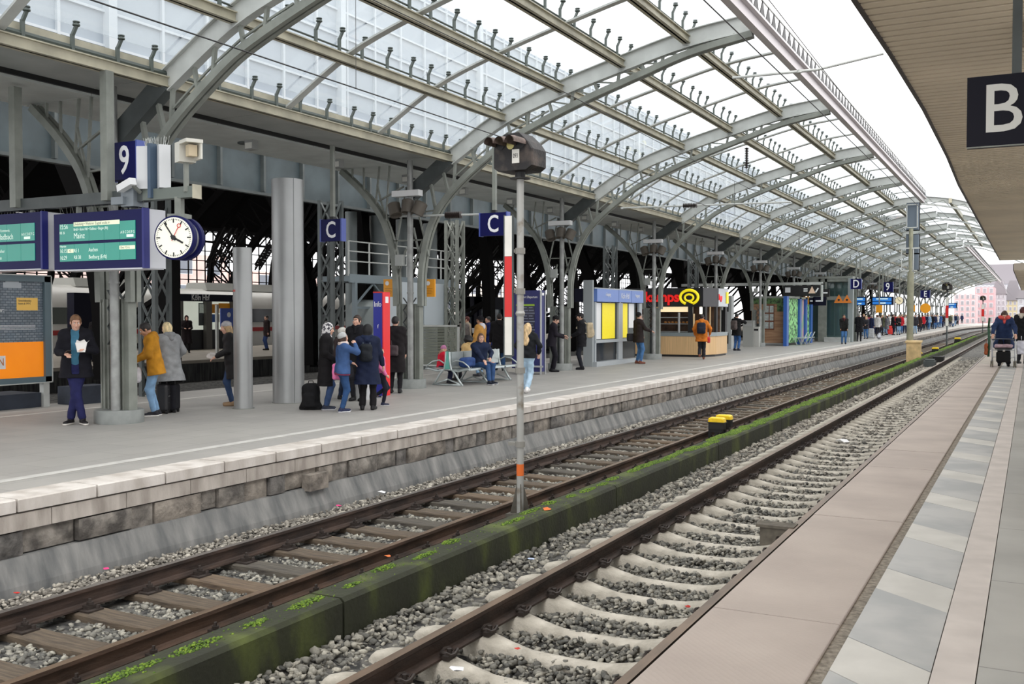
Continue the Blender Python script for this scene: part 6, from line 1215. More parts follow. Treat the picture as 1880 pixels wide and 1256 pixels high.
# ---- moss cushions on the retaining wall
def moss():
    P = []; S = []; y = 2.5
    while y < 105:
        far = min(1, max(0, (y-9)/9)); step = .55-.38*far
        if nrs.rand() < .88+.12*far:
            L_ = nrs.uniform(.10, .32); w = nrs.uniform(.03, .07)+.04*far; m = int((150+120*far)*L_/.2/(1+max(0, y-16)*.05)); cx_ = nrs.uniform(XW0+.07, XW1-.16+.06*far)
            a = nrs.uniform(0, 2*np.pi, m); r = np.sqrt(nrs.rand(m)); P.append(np.stack([cx_+w*r*np.cos(a), y+L_*r*np.sin(a), np.full(m, ZW)+.010*(1-r)], 1)); S.append(nrs.uniform(.006, .013, m)*(1+max(0, y-12)*.05))
        y += step*(1+max(0, y-40)*.03)
    P = np.concatenate(P); S = np.concatenate(S); sel = nrs.rand(1400); Q = np.stack([nrs.uniform(XW0+.03, XW1-.05, 1400), 3+40*sel, np.full(1400, ZW)], 1); P = np.concatenate([P, Q]); S = np.concatenate([S, nrs.uniform(.004, .010, 1400)]); ok = (P[:, 0] > XW0+.01) & (P[:, 0] < XW1-.03); return P[ok], S[ok]
P, S = moss()
n = len(P); dn = 0
B = ICO_V[None]*(1+nrs.uniform(-.2, .2, (n, 12, 1))); B[:, :, 2] *= .75; V = (B*S[:, None, None]+P[:, None, :]).reshape(-1, 3); F = (ICO_F[None]+12*np.arange(n)[:, None, None]).reshape(-1, 3)
mm = stone_mat('moss_green', (52, 74, 20), (80, 108, 26), (116, 142, 36))
tag(numpy_mesh('moss_cushions', V, F, mm, True), 'bright green moss growing in tufts along the top of the wall between the tracks', 'moss', None, 'stuff')
# ================================================================ people: implicit surfaces meshed with surface nets
def surface_net(D, org, h):
    nx, ny, nz = D.shape; S = D < 0
    c = lambda A, i, j, k: A[i:nx-1+i, j:ny-1+j, k:nz-1+k]
    any_ = np.zeros((nx-1, ny-1, nz-1), bool); all_ = np.ones_like(any_)
    for i in (0, 1):
        for j in (0, 1):
            for k in (0, 1): q = c(S, i, j, k); any_ |= q; all_ &= q
    A = any_ & ~all_; I = np.argwhere(A); idx = np.full(A.shape, -1, np.int32); idx[A] = np.arange(len(I))
    acc = np.zeros((len(I), 3)); cnt = np.zeros(len(I)); x, y, z = I.T
    corners = [(i, j, k) for i in (0, 1) for j in (0, 1) for k in (0, 1)]
    for a in corners:
        for ax in range(3):
            if a[ax]: continue
            b = list(a); b[ax] = 1
            va = D[x+a[0], y+a[1], z+a[2]]; vb = D[x+b[0], y+b[1], z+b[2]]; m = (va < 0) != (vb < 0)
            t = np.where(m, va/np.where(m, va-vb, 1), 0); p = np.array(a, float)[None].repeat(len(I), 0); p[:, ax] += t
            acc[m] += p[m]; cnt[m] += 1
    V = (I+acc/np.maximum(cnt, 1)[:, None])*h+org; F = []
    for ax in range(3):
        o1, o2 = (ax+1) % 3, (ax+2) % 3; sl = [slice(1, -1)]*3; sl[ax] = slice(0, -1); sh = [slice(1, -1)]*3; sh[ax] = slice(1, None)
        s0 = S[tuple(sl)]; s1 = S[tuple(sh)]; E = np.argwhere(s0 != s1)
        if not len(E): continue
        inside = s0[tuple(E.T)]; base = E.copy(); base[:, o1] += 1; base[:, o2] += 1
        def cell(d1, d2): q = base.copy(); q[:, o1] += d1; q[:, o2] += d2; return idx[tuple(q.T)]
        quad = np.stack([cell(-1, -1), cell(0, -1), cell(0, 0), cell(-1, 0)], 1); quad[~inside] = quad[~inside][:, ::-1]; F.append(quad)
    F = np.concatenate(F) if F else np.zeros((0, 4), np.int32); F = F[(F >= 0).all(1)]
    return V, F
class Blob:
    def __init__(s): s.p = []; s.cuts = []; s.noise = 0
    def rc(s, a, b, ra, rb=None, k=.03, sub=False): s.p.append(('rc', np.array(a, float), np.array(b, float), ra, ra if rb is None else rb, k, sub)); return s
    def el(s, c, r, R=None, k=.02, sub=False): s.p.append(('el', np.array(c, float), np.array(r, float), np.eye(3) if R is None else np.array(R, float), 0, k, sub)); return s
    def bx(s, c, hs, R=None, rd=.02, k=.01, sub=False): s.p.append(('bx', np.array(c, float), np.array(hs, float), np.eye(3) if R is None else np.array(R, float), rd, k, sub)); return s
    def cut(s, pt, n): s.cuts.append((np.array(pt, float), np.array(n, float)/np.linalg.norm(n))); return s
    def mesh(s, h):
        lo = np.full(3, 1e9); hi = -lo
        def bb(q):
            if q[0] == 'rc': m = max(q[3], q[4]); return np.minimum(q[1], q[2])-m, np.maximum(q[1], q[2])+m
            if q[0] == 'el': m = q[2].max(); return q[1]-m, q[1]+m
            m = np.linalg.norm(q[2]); return q[1]-m, q[1]+m
        for q in s.p:
            if q[6]: continue
            a, b = bb(q); lo = np.minimum(lo, a); hi = np.maximum(hi, b)
        lo -= 3*h+.02; hi += 3*h+.02; n = np.ceil((hi-lo)/h).astype(int)+1; D = np.full(n, .2, np.float32)
        ax = [lo[i]+h*np.arange(n[i]) for i in range(3)]
        for q in s.p:
            a, b = bb(q); pad = .07+2*h; i0 = np.maximum(0, np.floor((a-pad-lo)/h).astype(int)); i1 = np.minimum(n, np.ceil((b+pad-lo)/h).astype(int)+1)
            if (i1 <= i0).any(): continue
            X, Y, Z = np.meshgrid(ax[0][i0[0]:i1[0]], ax[1][i0[1]:i1[1]], ax[2][i0[2]:i1[2]], indexing='ij'); P = np.stack([X, Y, Z], -1)
            if q[0] == 'rc':
                ba = q[2]-q[1]; L2 = max(ba@ba, 1e-9); t = np.clip(((P-q[1])@ba)/L2, 0, 1); d = np.linalg.norm(P-q[1]-t[..., None]*ba, axis=-1)-(q[3]+(q[4]-q[3])*t)
            elif q[0] == 'el':
                L = (P-q[1])@q[3]; k0 = np.linalg.norm(L/q[2], axis=-1); k1 = np.linalg.norm(L/(q[2]**2), axis=-1); d = np.where(k1 > 1e-6, k0*(k0-1)/np.maximum(k1, 1e-6), -q[2].min())
            else:
                L = np.abs((P-q[1])@q[3])-(q[2]-q[4]); d = np.linalg.norm(np.maximum(L, 0), axis=-1)+np.minimum(L.max(-1), 0)-q[4]
            blk = tuple(slice(a_, b_) for a_, b_ in zip(i0, i1)); C = D[blk]; k = q[5]
            if q[6]: d = -d; hh = np.maximum(k-np.abs(C-d), 0)/k; D[blk] = np.maximum(C, d)+hh*hh*k*.25
            else: hh = np.maximum(k-np.abs(C-d), 0)/k; D[blk] = np.minimum(C, d)-hh*hh*k*.25
        if s.noise or s.cuts:
            X, Y, Z = np.meshgrid(*ax, indexing='ij')
            if s.noise: D += s.noise*(np.sin(31*Z+9*X+5*Y)*np.sin(23*X+11*Z)+.7*np.sin(47*Z-21*Y+8*X)*np.sin(19*Y+13*X)).astype(np.float32)
            for p, nn in s.cuts: D = np.maximum(D, (X-p[0])*nn[0]+(Y-p[1])*nn[1]+(Z-p[2])*nn[2])
        return surface_net(D, lo, h)
def blob_obj(name, b, h, mt, parent, V=None):
    V, F = b.mesh(h)
    if not len(V): return None
    o = numpy_mesh(name, V, F, mt, True); o.parent = parent; return o
def ik(a, b, l1, l2, hint):
    a = np.array(a, float); b = np.array(b, float); d = b-a; L = np.linalg.norm(d); mx = (l1+l2)*.999
    if L > mx: b = a+d/L*mx; d = b-a; L = mx
    u = d/L; h = np.array(hint, float); h = h-u*(h@u); h /= max(np.linalg.norm(h), 1e-6); x = (l1*l1-l2*l2+L*L)/(2*L); return a+u*x+h*math.sqrt(max(l1*l1-x*x, 0)), b
def rotm(yaw, pitch, roll=0): return np.array(Euler((math.radians(pitch), math.radians(roll), math.radians(yaw)), 'ZXY').to_matrix() if False else (Matrix.Rotation(math.radians(yaw), 3, 'Z') @ Matrix.Rotation(math.radians(pitch), 3, 'X') @ Matrix.Rotation(math.radians(roll), 3, 'Y')))
def fabric(rgb, rough=.85, var=.22):
    return mat('fabric_%d_%d_%d' % tuple(rgb), rgb, rough, 0, var, 7, .25, 120, spec=.25)
def hairm(rgb): return mat('hair_%d_%d_%d' % tuple(rgb), rgb, .55, 0, .4, 30, .5, 90, stretch=(1, 1, .25))
SKIN = {'fair': mat('skin_fair', (214, 168, 146), .5, 0, .08, 12), 'tan': mat('skin_tan', (188, 140, 112), .5, 0, .08, 12)}
def build_person(name, H=1.75, h=.012, lean=0, twist=0, head=(0, 0), feet=None, footdir=(0, 0), hands=None, jacket=(30, 30, 34), jlen=.70, flare=.0, trousers=(40, 44, 60), shoes=(30, 30, 32), sole=None, hair=(60, 44, 34), hstyle='short', hat=None, hood=None, scarf=None, inner=None, skin='fair', sit=None, slim=1.0, elbow=None, cuff=None, face=False, fit=.0, jn=.003, skirt=False, ankle_dz=(0, 0), root=None):
    s = H/1.75; e = root or empty(name); BL = Blob(); T = np.array
    tw = rotm(twist, 0); hipz = (sit if sit else .93)*s; hipc = T([0, 0, hipz]); u = T([0, math.sin(math.radians(lean)), math.cos(math.radians(lean))]); u = u
    fwd = T([0, math.cos(math.radians(lean)), -math.sin(math.radians(lean))]); X = tw@T([1., 0, 0]); Fd = tw@fwd
    chest = hipc+u*.34*s; shc = hipc+u*.50*s; nb = hipc+u*.545*s; ws = (.172*slim)*s; shL, shR = shc-X*ws, shc+X*ws; hl, hr = hipc+T([-.085*s, 0, 0]), hipc+T([.085*s, 0, 0])
    feet = feet or ((-.10, 0), (.10, 0)); an = []; kn = []
    for i, (fx, fy) in enumerate(feet):
        a0 = (hl, hr)[i]; tgt = T([fx*s, fy*s, (.085+ankle_dz[i])*s]); k_, a_ = ik(a0, tgt, .44*s, .43*s, (0, 1, .05)); kn.append(k_); an.append(a_)
    hands = hands or ((-.30, .03, .80), (.30, .03, .80)); el_ = []; wr = []
    elbow = elbow or ((-.5, -1, -.3), (.5, -1, -.3))
    for i, hd in enumerate(hands):
        k_, a_ = ik((shL, shR)[i], T(hd)*s, .285*s, .255*s, elbow[i]); el_.append(k_); wr.append(a_)
    Rh = tw@rotm(head[0], head[1]); hb = nb+u*.05*s; hc = hb+Rh@T([0, .018, .105])*s; q = lambda v: hc+Rh@(T(v)*s)
    # ---- body, one continuous surface
    B = BL
    B.el(q((0, -.012, .022)), T((.074, .093, .092))*s, Rh, .02).el(q((0, .030, -.040)), T((.058, .066, .078))*s, Rh, .02).rc(q((0, .062, -.094)), q((0, .066, -.090)), .024*s, None, .02)
    B.rc(q((0, .090, .012)), q((0, .110, -.024)), .009*s, .0145*s, .012); B.el(q((0, .084, .040)), T((.052, .016, .012))*s, Rh, .02); B.el(q((0, .088, -.058)), T((.024, .012, .010))*s, Rh, .008)
    for sx_ in (-1, 1):
        B.el(q((sx_*.076, -.005, -.008)), T((.011, .02, .031))*s, Rh, .008); B.el(q((sx_*.042, .068, -.022)), T((.022, .022, .026))*s, Rh, .02); B.el(q((sx_*.030, .098, .014)), T((.015, .012, .009))*s, Rh, .006, True)
    B.rc(nb-u*.03*s, q((0, -.015, -.06)), .056*s, .054*s, .03)
    B.rc(shL, shR, .062*s, None, .05)
    for sx_ in (-1, 1):
        B.rc(shc+X*sx_*.085*s-u*.05*s, hipc+T([sx_*.06*s, 0, .05*s]), .105*s, .10*s, .06); i = (sx_+1)//2
        B.rc((shL, shR)[i], el_[i], .052*s, .040*s, .03).rc(el_[i], wr[i], .040*s, .026*s, .02)
        B.rc((hl, hr)[i], kn[i], .085*s, .056*s, .04).rc(kn[i], an[i], .054*s, .038*s, .03); fd = T([math.sin(math.radians(footdir[i])), math.cos(math.radians(footdir[i])), 0]); B.rc(an[i]-T([0, 0, .035*s]), an[i]+fd*.12*s-T([0, 0, .05*s]), .036*s, .026*s, .03)
        # hand: palm, four fingers of unequal length with a bend, thumb from the side of the palm
        d = wr[i]-el_[i]; d /= np.linalg.norm(d); side = np.cross(d, T([0, 0, 1.])); side = side/max(np.linalg.norm(side), 1e-4) if np.linalg.norm(side) > .05 else X; nrm = np.cross(side, d)
        if abs(d[2]) > .8: side = Fd; nrm = -X*sx_*np.sign(1)
        else: side = side*(-sx_ if True else 1); nrm = -np.abs(1)*np.cross(side, d)*np.sign(np.cross(side, d)[2]) if abs(np.cross(side, d)[2]) > .01 else nrm
        pc = wr[i]+d*.045*s; B.rc(wr[i]+d*.01*s, wr[i]+d*.075*s, .024*s, .026*s, .015); B.rc(pc-side*.018*s, pc+side*.018*s+d*.02*s, .018*s, None, .015)
        for f, (off, ln) in enumerate(((-.027, .062), (-.009, .074), (.010, .078), (.028, .068))):
            b0 = wr[i]+d*.085*s+side*off*s; b1 = b0+(d*.9-nrm*.0+(-nrm)*.0)*ln*.5*s+(-nrm if d[2] > -.8 else -nrm)*(-.012)*s; cur = T([0, 0, -1.]) if abs(d[2]) < .8 else -X*sx_
            b1 = b0+d*ln*.5*s+cur*.010*s; b2 = b1+(d*.6+cur*.7)*ln*.5*s; B.rc(b0, b1, .0095*s, .009*s, .004).rc(b1, b2, .009*s, .0075*s, .004)
        t0 = wr[i]+d*.03*s+side*.028*s; t1 = t0+(d*.6+side*.7)*.035*s; t2 = t1+(d*.9+side*.1)*.03*s; B.rc(t0, t1, .013*s, .011*s, .008).rc(t1, t2, .011*s, .009*s, .005)
    blob_obj('body', B, h*.8 if h < .011 else h, SKIN[skin], e)
    # ---- trousers
    P = Blob(); P.noise = jn
    for i in (0, 1): P.rc((hl, hr)[i]+T([0, 0, .06*s]), (hl, hr)[i], .105*s, .105*s, .05).rc((hl, hr)[i], kn[i], .100*s, .070*s, .04).rc(kn[i], an[i]+(kn[i]-an[i])*.10, .069*s, (.052+fit)*s, .03)
    P.rc(hl, hr, .11*s, None, .05); P.cut(hipc+u*.14*s, u)
    blob_obj('trousers', P, h, fabric(trousers), e)
    # ---- shoes
    for i in (0, 1):
        fd = T([math.sin(math.radians(footdir[i])), math.cos(math.radians(footdir[i])), 0]); S = Blob(); a0 = an[i]; z = a0[2]-.085*s
        S.rc(a0-fd*.03*s-T([0, 0, .02*s]), a0-fd*.045*s-T([0, 0, .05*s]), .042*s, .04*s, .03).rc(a0-T([0, 0, .045*s]), a0+fd*.15*s-T([0, 0, .052*s]), .042*s, .036*s, .03); S.rc(a0-fd*.01*s+T([0, 0, .0]), a0, .046*s, None, .02); S.cut((0, 0, z+.004), (0, 0, -1))
        o = blob_obj('shoe', S, h*.85, fabric(shoes, .5, .1), e)
        if sole: Q = Blob(); Q.rc(a0-fd*.045*s-T([0, 0, .05*s]), a0+fd*.155*s-T([0, 0, .055*s]), .046*s, .041*s, .02).cut((0, 0, z+.030*s), (0, 0, 1)).cut((0, 0, z+.001), (0, 0, -1)); blob_obj('sole', Q, max(.006, h*.7), fabric(sole, .6, .05), o)
    # ---- jacket
    J = Blob(); J.noise = jn*1.4; t_ = .022*s; J.rc(shL, shR, (.063)*s+t_, None, .05); hem = hipc+u*(.50-jlen)*s if jlen < 1.3 else None
    for sx_ in (-1, 1):
        J.rc(shc+X*sx_*.085*s-u*.05*s, hipc+T([sx_*.07*s, 0, .03*s]), .112*s+t_, (.112+fit)*s+t_, .06); i = (sx_+1)//2
        if jlen > .55: J.rc(hipc+T([sx_*.075*s, 0, .03*s]), T([sx_*(.085+flare*.4)*s, 0, 0])+hipc+u*(.50-jlen)*s, .112*s+t_, (.112+flare)*s+t_, .06)
        J.rc((shL, shR)[i], el_[i], .054*s+t_, .043*s+t_, .03).rc(el_[i], wr[i]-(wr[i]-el_[i])*.06, .042*s+t_, .031*s+t_*.8, .03)
    J.rc(nb-u*.03*s, nb+u*.03*s, .075*s, .07*s, .03); J.el(hb+u*.055*s, T((.062, .062, .05))*s, None, .01, True)
    J.cut(hipc+u*(.50-jlen)*s, -u)
    if inner: J.bx(chest+Fd*.17*s+u*-.06*s, T((.055, .12, .40))*s, tw, .02, .02, True)
    jo = blob_obj('jacket', J, h, fabric(jacket), e)
    if inner:
        I = Blob(); I.noise = jn; [I.rc(shc+X*sx_*.05*s-u*.03*s, hipc+T([sx_*.045*s, 0, .08*s]), .098*s+t_, .10*s+t_, .06) for sx_ in (-1, 1)]; I.cut(hipc+u*.0*s, -u).rc(nb-u*.03*s, nb+u*.015*s, .066*s, .062*s, .03); blob_obj('sweater', I, h, fabric(inner), e)
    if cuff: C = Blob(); C.noise = .001; [C.rc(hipc+u*(.50-jlen+.03)*s+T([sx_*.075*s, 0, 0]), hipc+u*(.50-jlen-.02)*s+T([sx_*.07*s, 0, 0]), (.112+flare)*s+t_*1.1, (.108+flare)*s+t_, .06) for sx_ in (-1, 1)]; C.cut(hipc+u*(.53-jlen)*s, u).cut(hipc+u*(.47-jlen)*s, -u); blob_obj('hem_band', C, h, fabric(cuff), e)
    if hood is not None: Q = Blob(); Q.noise = jn; Q.rc(nb-Fd*.045*s+u*.02*s-X*.07*s, nb-Fd*.045*s+u*.02*s+X*.07*s, .062*s, None, .05).rc(nb-Fd*.09*s-u*.04*s, nb-Fd*.07*s+u*.01*s, .065*s, .07*s, .04).rc(nb+X*.085*s, nb+Fd*.05*s+X*.05*s-u*.02*s, .045*s, .03*s, .03).rc(nb-X*.085*s, nb+Fd*.05*s-X*.05*s-u*.02*s, .045*s, .03*s, .03); Q.el(hb+u*.07*s, T((.07, .07, .06))*s, None, .01, True); blob_obj('hood', Q, h, fabric(hood), e)
    if scarf is not None: Q = Blob(); Q.noise = .004; [Q.rc(nb+tw@T([math.cos(a), math.sin(a), .1*math.sin(2*a)])*.078*s+u*.035*s, nb+tw@T([math.cos(a+.7), math.sin(a+.7), .1])*.078*s+u*.035*s, .042*s, .044*s, .02) for a in np.arange(0, 6.3, .7)]; lean > 20 and [Q.rc(nb+tw@T([math.cos(a), math.sin(a), .1])*.105*s+u*.03*s, nb+tw@T([math.cos(a+.7), math.sin(a+.7), .1])*.105*s+u*.03*s, .06*s, None, .02) for a in np.arange(0, 6.3, .7)]; Q.rc(nb+Fd*.09*s, nb+Fd*.12*s-u*.08*s, .045*s, .03*s, .03); blob_obj('scarf', Q, h, fabric(scarf), e)
    # ---- hair / hat
    G = Blob(); G.noise = .002 if hstyle != 'curly' else .010
    G.el(q((0, -.016, .026)), T((.083, .101, .102))*s, Rh, .02)
    if hstyle == 'short': G.cut(q((0, .0, -.035)), Rh@T([0, .25, -1.])); G.bx(q((0, .11, -.03)), T((.058, .075, .083))*s, Rh, .03, .02, True)
    elif hstyle == 'long': G.rc(q((0, -.05, .0)), nb-Fd*.13*s-u*.24*s, .09*s, .06*s, .04).rc(q((-.045, -.03, -.02)), nb-Fd*.11*s-X*.08*s-u*.20*s, .05*s, .04*s, .04).rc(q((.045, -.03, -.02)), nb-Fd*.11*s+X*.08*s-u*.20*s, .05*s, .035*s, .04).bx(q((0, .115, -.04)), T((.060, .085, .10))*s, Rh, .03, .02, True)
    elif hstyle == 'bob': G.rc(q((-.05, -.02, 0)), q((-.055, -.015, -.12)), .045*s, .035*s, .03).rc(q((.05, -.02, 0)), q((.055, -.015, -.12)), .045*s, .035*s, .03).rc(q((0, -.05, 0)), q((0, -.06, -.12)), .07*s, .06*s, .03).bx(q((0, .115, -.04)), T((.056, .085, .09))*s, Rh, .03, .02, True)
    elif hstyle == 'curly': G.el(q((0, -.04, .0)), T((.135, .13, .14))*s, Rh, .03).bx(q((0, .13, -.04)), T((.055, .085, .09))*s, Rh, .03, .02, True)
    if hstyle != 'none': blob_obj('hair', G, h*.8, hairm(hair), e)
    if hat:
        kind, col = hat; K = Blob(); K.noise = .0015
        if kind == 'beanie': K.el(q((0, -.018, .035)), T((.092, .110, .108))*s, Rh, .02).cut(q((0, 0, .030)), Rh@T([0, .22, -1.])); [K.rc(q((.086*math.cos(a), -.016+.104*math.sin(a), .036-.03*math.sin(a))), q((.086*math.cos(a+.5), -.016+.104*math.sin(a+.5), .036-.03*math.sin(a+.5))), .013*s, None, .01) for a in np.arange(0, 6.3, .5)]
        elif kind == 'cap': K.el(q((0, -.014, .04)), T((.086, .104, .095))*s, Rh, .02).cut(q((0, 0, .035)), Rh@T([0, 0, -1.])).rc(q((-.04, .09, .045)), q((.04, .09, .045)), .014*s, None, .01).rc(q((0, .10, .044)), q((0, .15, .038)), .02*s, .012*s, .02)
        elif kind == 'scarf': K.el(q((0, -.018, .02)), T((.096, .114, .116))*s, Rh, .02).rc(q((0, -.03, -.05)), nb-Fd*.02*s, .085*s, .085*s, .04).rc(q((0, -.0, -.10)), nb+Fd*.05*s-u*.02*s, .06*s, .07*s, .04).el(q((0, .10, -.025)), T((.058, .07, .078))*s, Rh, .015, True)
        elif kind == 'hooded': K.el(q((0, -.022, .02)), T((.105, .122, .122))*s, Rh, .02).rc(q((0, -.04, -.05)), nb-Fd*.03*s, .09*s, .10*s, .04).bx(q((0, .13, -.02)), T((.062, .08, .09))*s, Rh, .03, .02, True)
        elif kind == 'bandana': K.el(q((0, -.017, .024)), T((.088, .106, .104))*s, Rh, .02).cut(q((0, 0, -.002)), Rh@T([0, .1, -1.])).cut(q((0, 0, .045)), Rh@T([0, -.1, 1.]))
        elif kind == 'fluffy': K.noise = .006; K.el(q((0, -.018, .04)), T((.105, .12, .115))*s, Rh, .02).cut(q((0, 0, -.005)), Rh@T([0, .2, -1.]))
        blob_obj('hat', K, h*.8, fabric(col, .9), e)
    if face:
        for sx_ in (-1, 1):
            E_ = MB(); p = q((sx_*.030, .089, .012)); E_.lathe([(0.001, -.0105*s), (.0075*s, -.0075*s), (.0105*s, 0), (.0075*s, .0075*s), (.001, .0105*s)], 12, Vector(p)); eo = E_.build('eye', mat('eye_white', (226, 222, 216), .2), e, smooth=True)
            I_ = MB(); p2 = q((sx_*.030, .0985, .010)); I_.cbox(Vector(p2), .006*s, .004*s, .006*s, Matrix(Rh.tolist())); I_.build('iris', M['black'], eo)
            W_ = Blob(); W_.rc(q((sx_*.014, .097, .034)), q((sx_*.046, .088, .036)), .0045*s, .004*s, .004); blob_obj('eyebrow', W_, .004, hairm(hair), e)
        L_ = Blob(); L_.el(q((0, .0965, -.058)), T((.022, .007, .006))*s, Rh, .004); blob_obj('mouth', L_, .004, mat('lips', (176, 110, 100), .5), e)
    J_ = dict(hc=hc, nb=nb, wr=wr, el=el_, sh=(shL, shR), hip=hipc, u=u, X=X, F=Fd, an=an, kn=kn, s=s, Rh=Rh, chest=chest)
    return e, J_
def place(e, p, rel, lab, group=None):
    """rel: 0 = back to the camera, 180 = facing it, 90 = facing picture right"""
    view = math.degrees(math.atan2(p[0], p[1])); comp = view+rel; e.location = p; e.rotation_euler = (0, 0, -math.radians(comp)); return tag(e, lab, 'person', group)
def world_of(e, v): return Matrix.Rotation(e.rotation_euler[2], 4, 'Z').to_3x3() @ Vector([float(x) for x in v]) + Vector(e.location)
def backpack(e, J, col, lab, w=.30, hgt=.44, d=.16, side=-1, strap=None, drop=.06, h=.012, cat='backpack'):
    """stands on its own as a thing; side -1 = on the back"""
    s = J['s']; r = empty('backpack', e.location, e.rotation_euler[2]); tag(r, lab, cat); c = J['hip']+J['u']*(.33-drop)*s+J['F']*side*(.155*s+d/2); R = np.stack([J['X'], J['F'], J['u']], 1)
    b = Blob(); b.noise = .003; b.bx(c, (w/2, d/2, hgt/2), R, .07, .03).bx(c+J['F']*side*d*.42-J['u']*hgt*.16, (w*.36, d*.22, hgt*.22), R, .04, .03); blob_obj('pack_body', b, h, fabric(col, .7), r)
    b = Blob(); b.bx(c+J['F']*side*(d*.5)-J['u']*hgt*.16, (w*.30, d*.16, hgt*.17), R, .03, .03); blob_obj('front_pocket', b, h, fabric([max(0, int(v*.85)) for v in col], .7), r)
    for sx_ in (-1, 1):
        b = Blob(); a0 = c+J['u']*hgt*.42-J['F']*side*d*.45+J['X']*sx_*w*.24; sh = J['nb']+J['X']*sx_*.10*s+J['u']*.045*s; fr = J['chest']-J['F']*side*.15*s+J['X']*sx_*.13*s+J['u']*.02*s; b.rc(a0, sh, .016, None, .01).rc(sh, fr, .016, None, .01).rc(fr, c-J['u']*hgt*.35+J['X']*sx_*w*.42, .012, None, .01); blob_obj('shoulder_strap', b, h*.8, fabric(strap or col, .7), r)
    return r
def bag(e, J, cpos, hs, col, lab, strap_from=None, h=.012, name='shoulder_bag', cat='bag', rd=.04):
    r = empty(name, e.location, e.rotation_euler[2]); tag(r, lab, cat); b = Blob(); b.noise = .003; b.bx(cpos, hs, None, rd, .02); blob_obj('bag_body', b, h, fabric(col, .6), r)
    if strap_from is not None: b = Blob(); b.rc(np.array(cpos)+np.array([0, 0, hs[2]*.8]), strap_from, .012, None, .01); blob_obj('strap', b, h*.8, fabric(col, .6), r)
    return r
P_ = lambda x, y: onZ(x, y, ZL)
# 1 man reading his phone
e, J = build_person('person', 1.80, .0085, lean=2, head=(12, -16), feet=((.09, .02), (-.10, .10)), footdir=(24, -22), hands=((-.17, .31, 1.20), (.12, .30, 1.13)), elbow=((-.6, -.6, -.6), (.6, -.6, -.6)), jacket=(20, 20, 28), jlen=.68, flare=.03, trousers=(34, 36, 78), shoes=(26, 24, 26), sole=(214, 210, 204), hair=(120, 86, 58), hood=(22, 22, 28), inner=(66, 116, 142), face=True, fit=.008)
place(e, P_(141, 779), 186, 'young man in black coat and blue sweater holding a phone and a white carton'); E0, J0 = e, J
def hold(name, J, e, i, off, R=0): p = J['wr'][i]+np.array(off)*J['s']; return world_of(e, p)
q = hold('x', J, e, 1, (-.04, .06, .035)); mb = MB(); mb.box(-.037, .037, -.075, .075, -.005, .005); o = mb.build('smartphone', M['black'], loc=q); o.rotation_euler = (math.radians(20), 0, e.rotation_euler[2]+.5); tag(o, 'black smartphone held by the man in the black coat', 'phone')
q = hold('x', J, e, 0, (.055, .07, -.04)); r = empty('food_carton', q, e.rotation_euler[2]+.2); tag(r, 'white folded food carton in the hand of the man in the black coat', 'carton'); mb = MB(); vs = []
for z, w in ((0, .055), (.15, .085)): vs += [(-w, -w*.6, z), (w, -w*.6, z), (w, w*.6, z), (-w, w*.6, z)]
mb.add(vs, [(3, 2, 1, 0), (0, 1, 5, 4), (1, 2, 6, 5), (2, 3, 7, 6), (3, 0, 4, 7)]); mb.build('carton_body', mat('carton_white', (240, 238, 234), .6), r)
mb = MB(); mb.add([(-.085, .051, .15), (.085, .051, .15), (.07, .075, .20), (.02, .07, .175), (-.04, .07, .205)], [(0, 1, 2, 3, 4)]); mb.add([(-.085, -.051, .15), (-.085, .051, .15), (-.12, .03, .19), (-.12, -.03, .175)], [(0, 1, 2, 3)]); mb.build('carton_flap', mat('carton_white', (240, 238, 234), .6), r)
# 2 mustard jacket
e, J = build_person('person', 1.68, .0095, lean=9, head=(0, -34), feet=((-.09, .03), (.09, -.03)), footdir=(-8, 8), hands=((-.13, .34, 1.04), (.12, .36, 1.02)), jacket=(184, 128, 36), jlen=.66, flare=.035, trousers=(126, 160, 194), shoes=(30, 30, 38), sole=(226, 224, 220), hair=(30, 24, 22), hood=(176, 120, 34), skin='tan', face=True)
place(e, P_(286, 764), 268, 'man in mustard jacket and light jeans, head bent, standing right of the first column')
r = bag(e, J, (-.0, .32, .74), (.12, .09, .14), (214, 210, 214), 'crumpled white plastic bag in front of the mustard jacket man', (-.1, .34, 1.0), name='plastic_bag', rd=.06)
# 3 woman in grey coat
e, J = build_person('person', 1.66, .010, lean=4, head=(0, -14), feet=((-.08, 0), (.08, .05)), hands=((-.16, .25, 1.02), (.24, .2, 1.0)), elbow=((-.9, -.6, -.3), (1, -.5, -.3)), jacket=(140, 142, 144), jlen=.82, flare=.06, trousers=(22, 22, 26), shoes=(24, 24, 26), hair=(226, 206, 160), hstyle='bob', hood=(134, 136, 138), hat=('bandana', (196, 34, 40)))
b3 = P_(312, 758); place(e, b3, 330, 'blonde woman in long grey coat with a red headband behind the mustard jacket man')
def case(px, py, w, d, H, mt, lab, name='suitcase', rot=.5):
    b = P_(px, py); r = empty(name, b, rot); tag(r, lab, 'suitcase'); bl = Blob(); bl.bx((0, 0, H/2+.04), (w/2, d/2, H/2), None, .05, .02); blob_obj('case_body', bl, .014, mt, r)
    mb = MB(); [mb.lathe([(.03, -.02), (.03, .02)], 10, (x, y, .03), 'x') for x in (-w*.35, w*.35) for y in (-d*.3, d*.3)]; mb.build('wheels', M['black'], r); mb = MB(); mb.tube([(-w*.25, 0, H), (-w*.25, 0, H+.35), (w*.25, 0, H+.35), (w*.25, 0, H)], .01, 6); mb.build('pull_handle', M['black'], r); return r
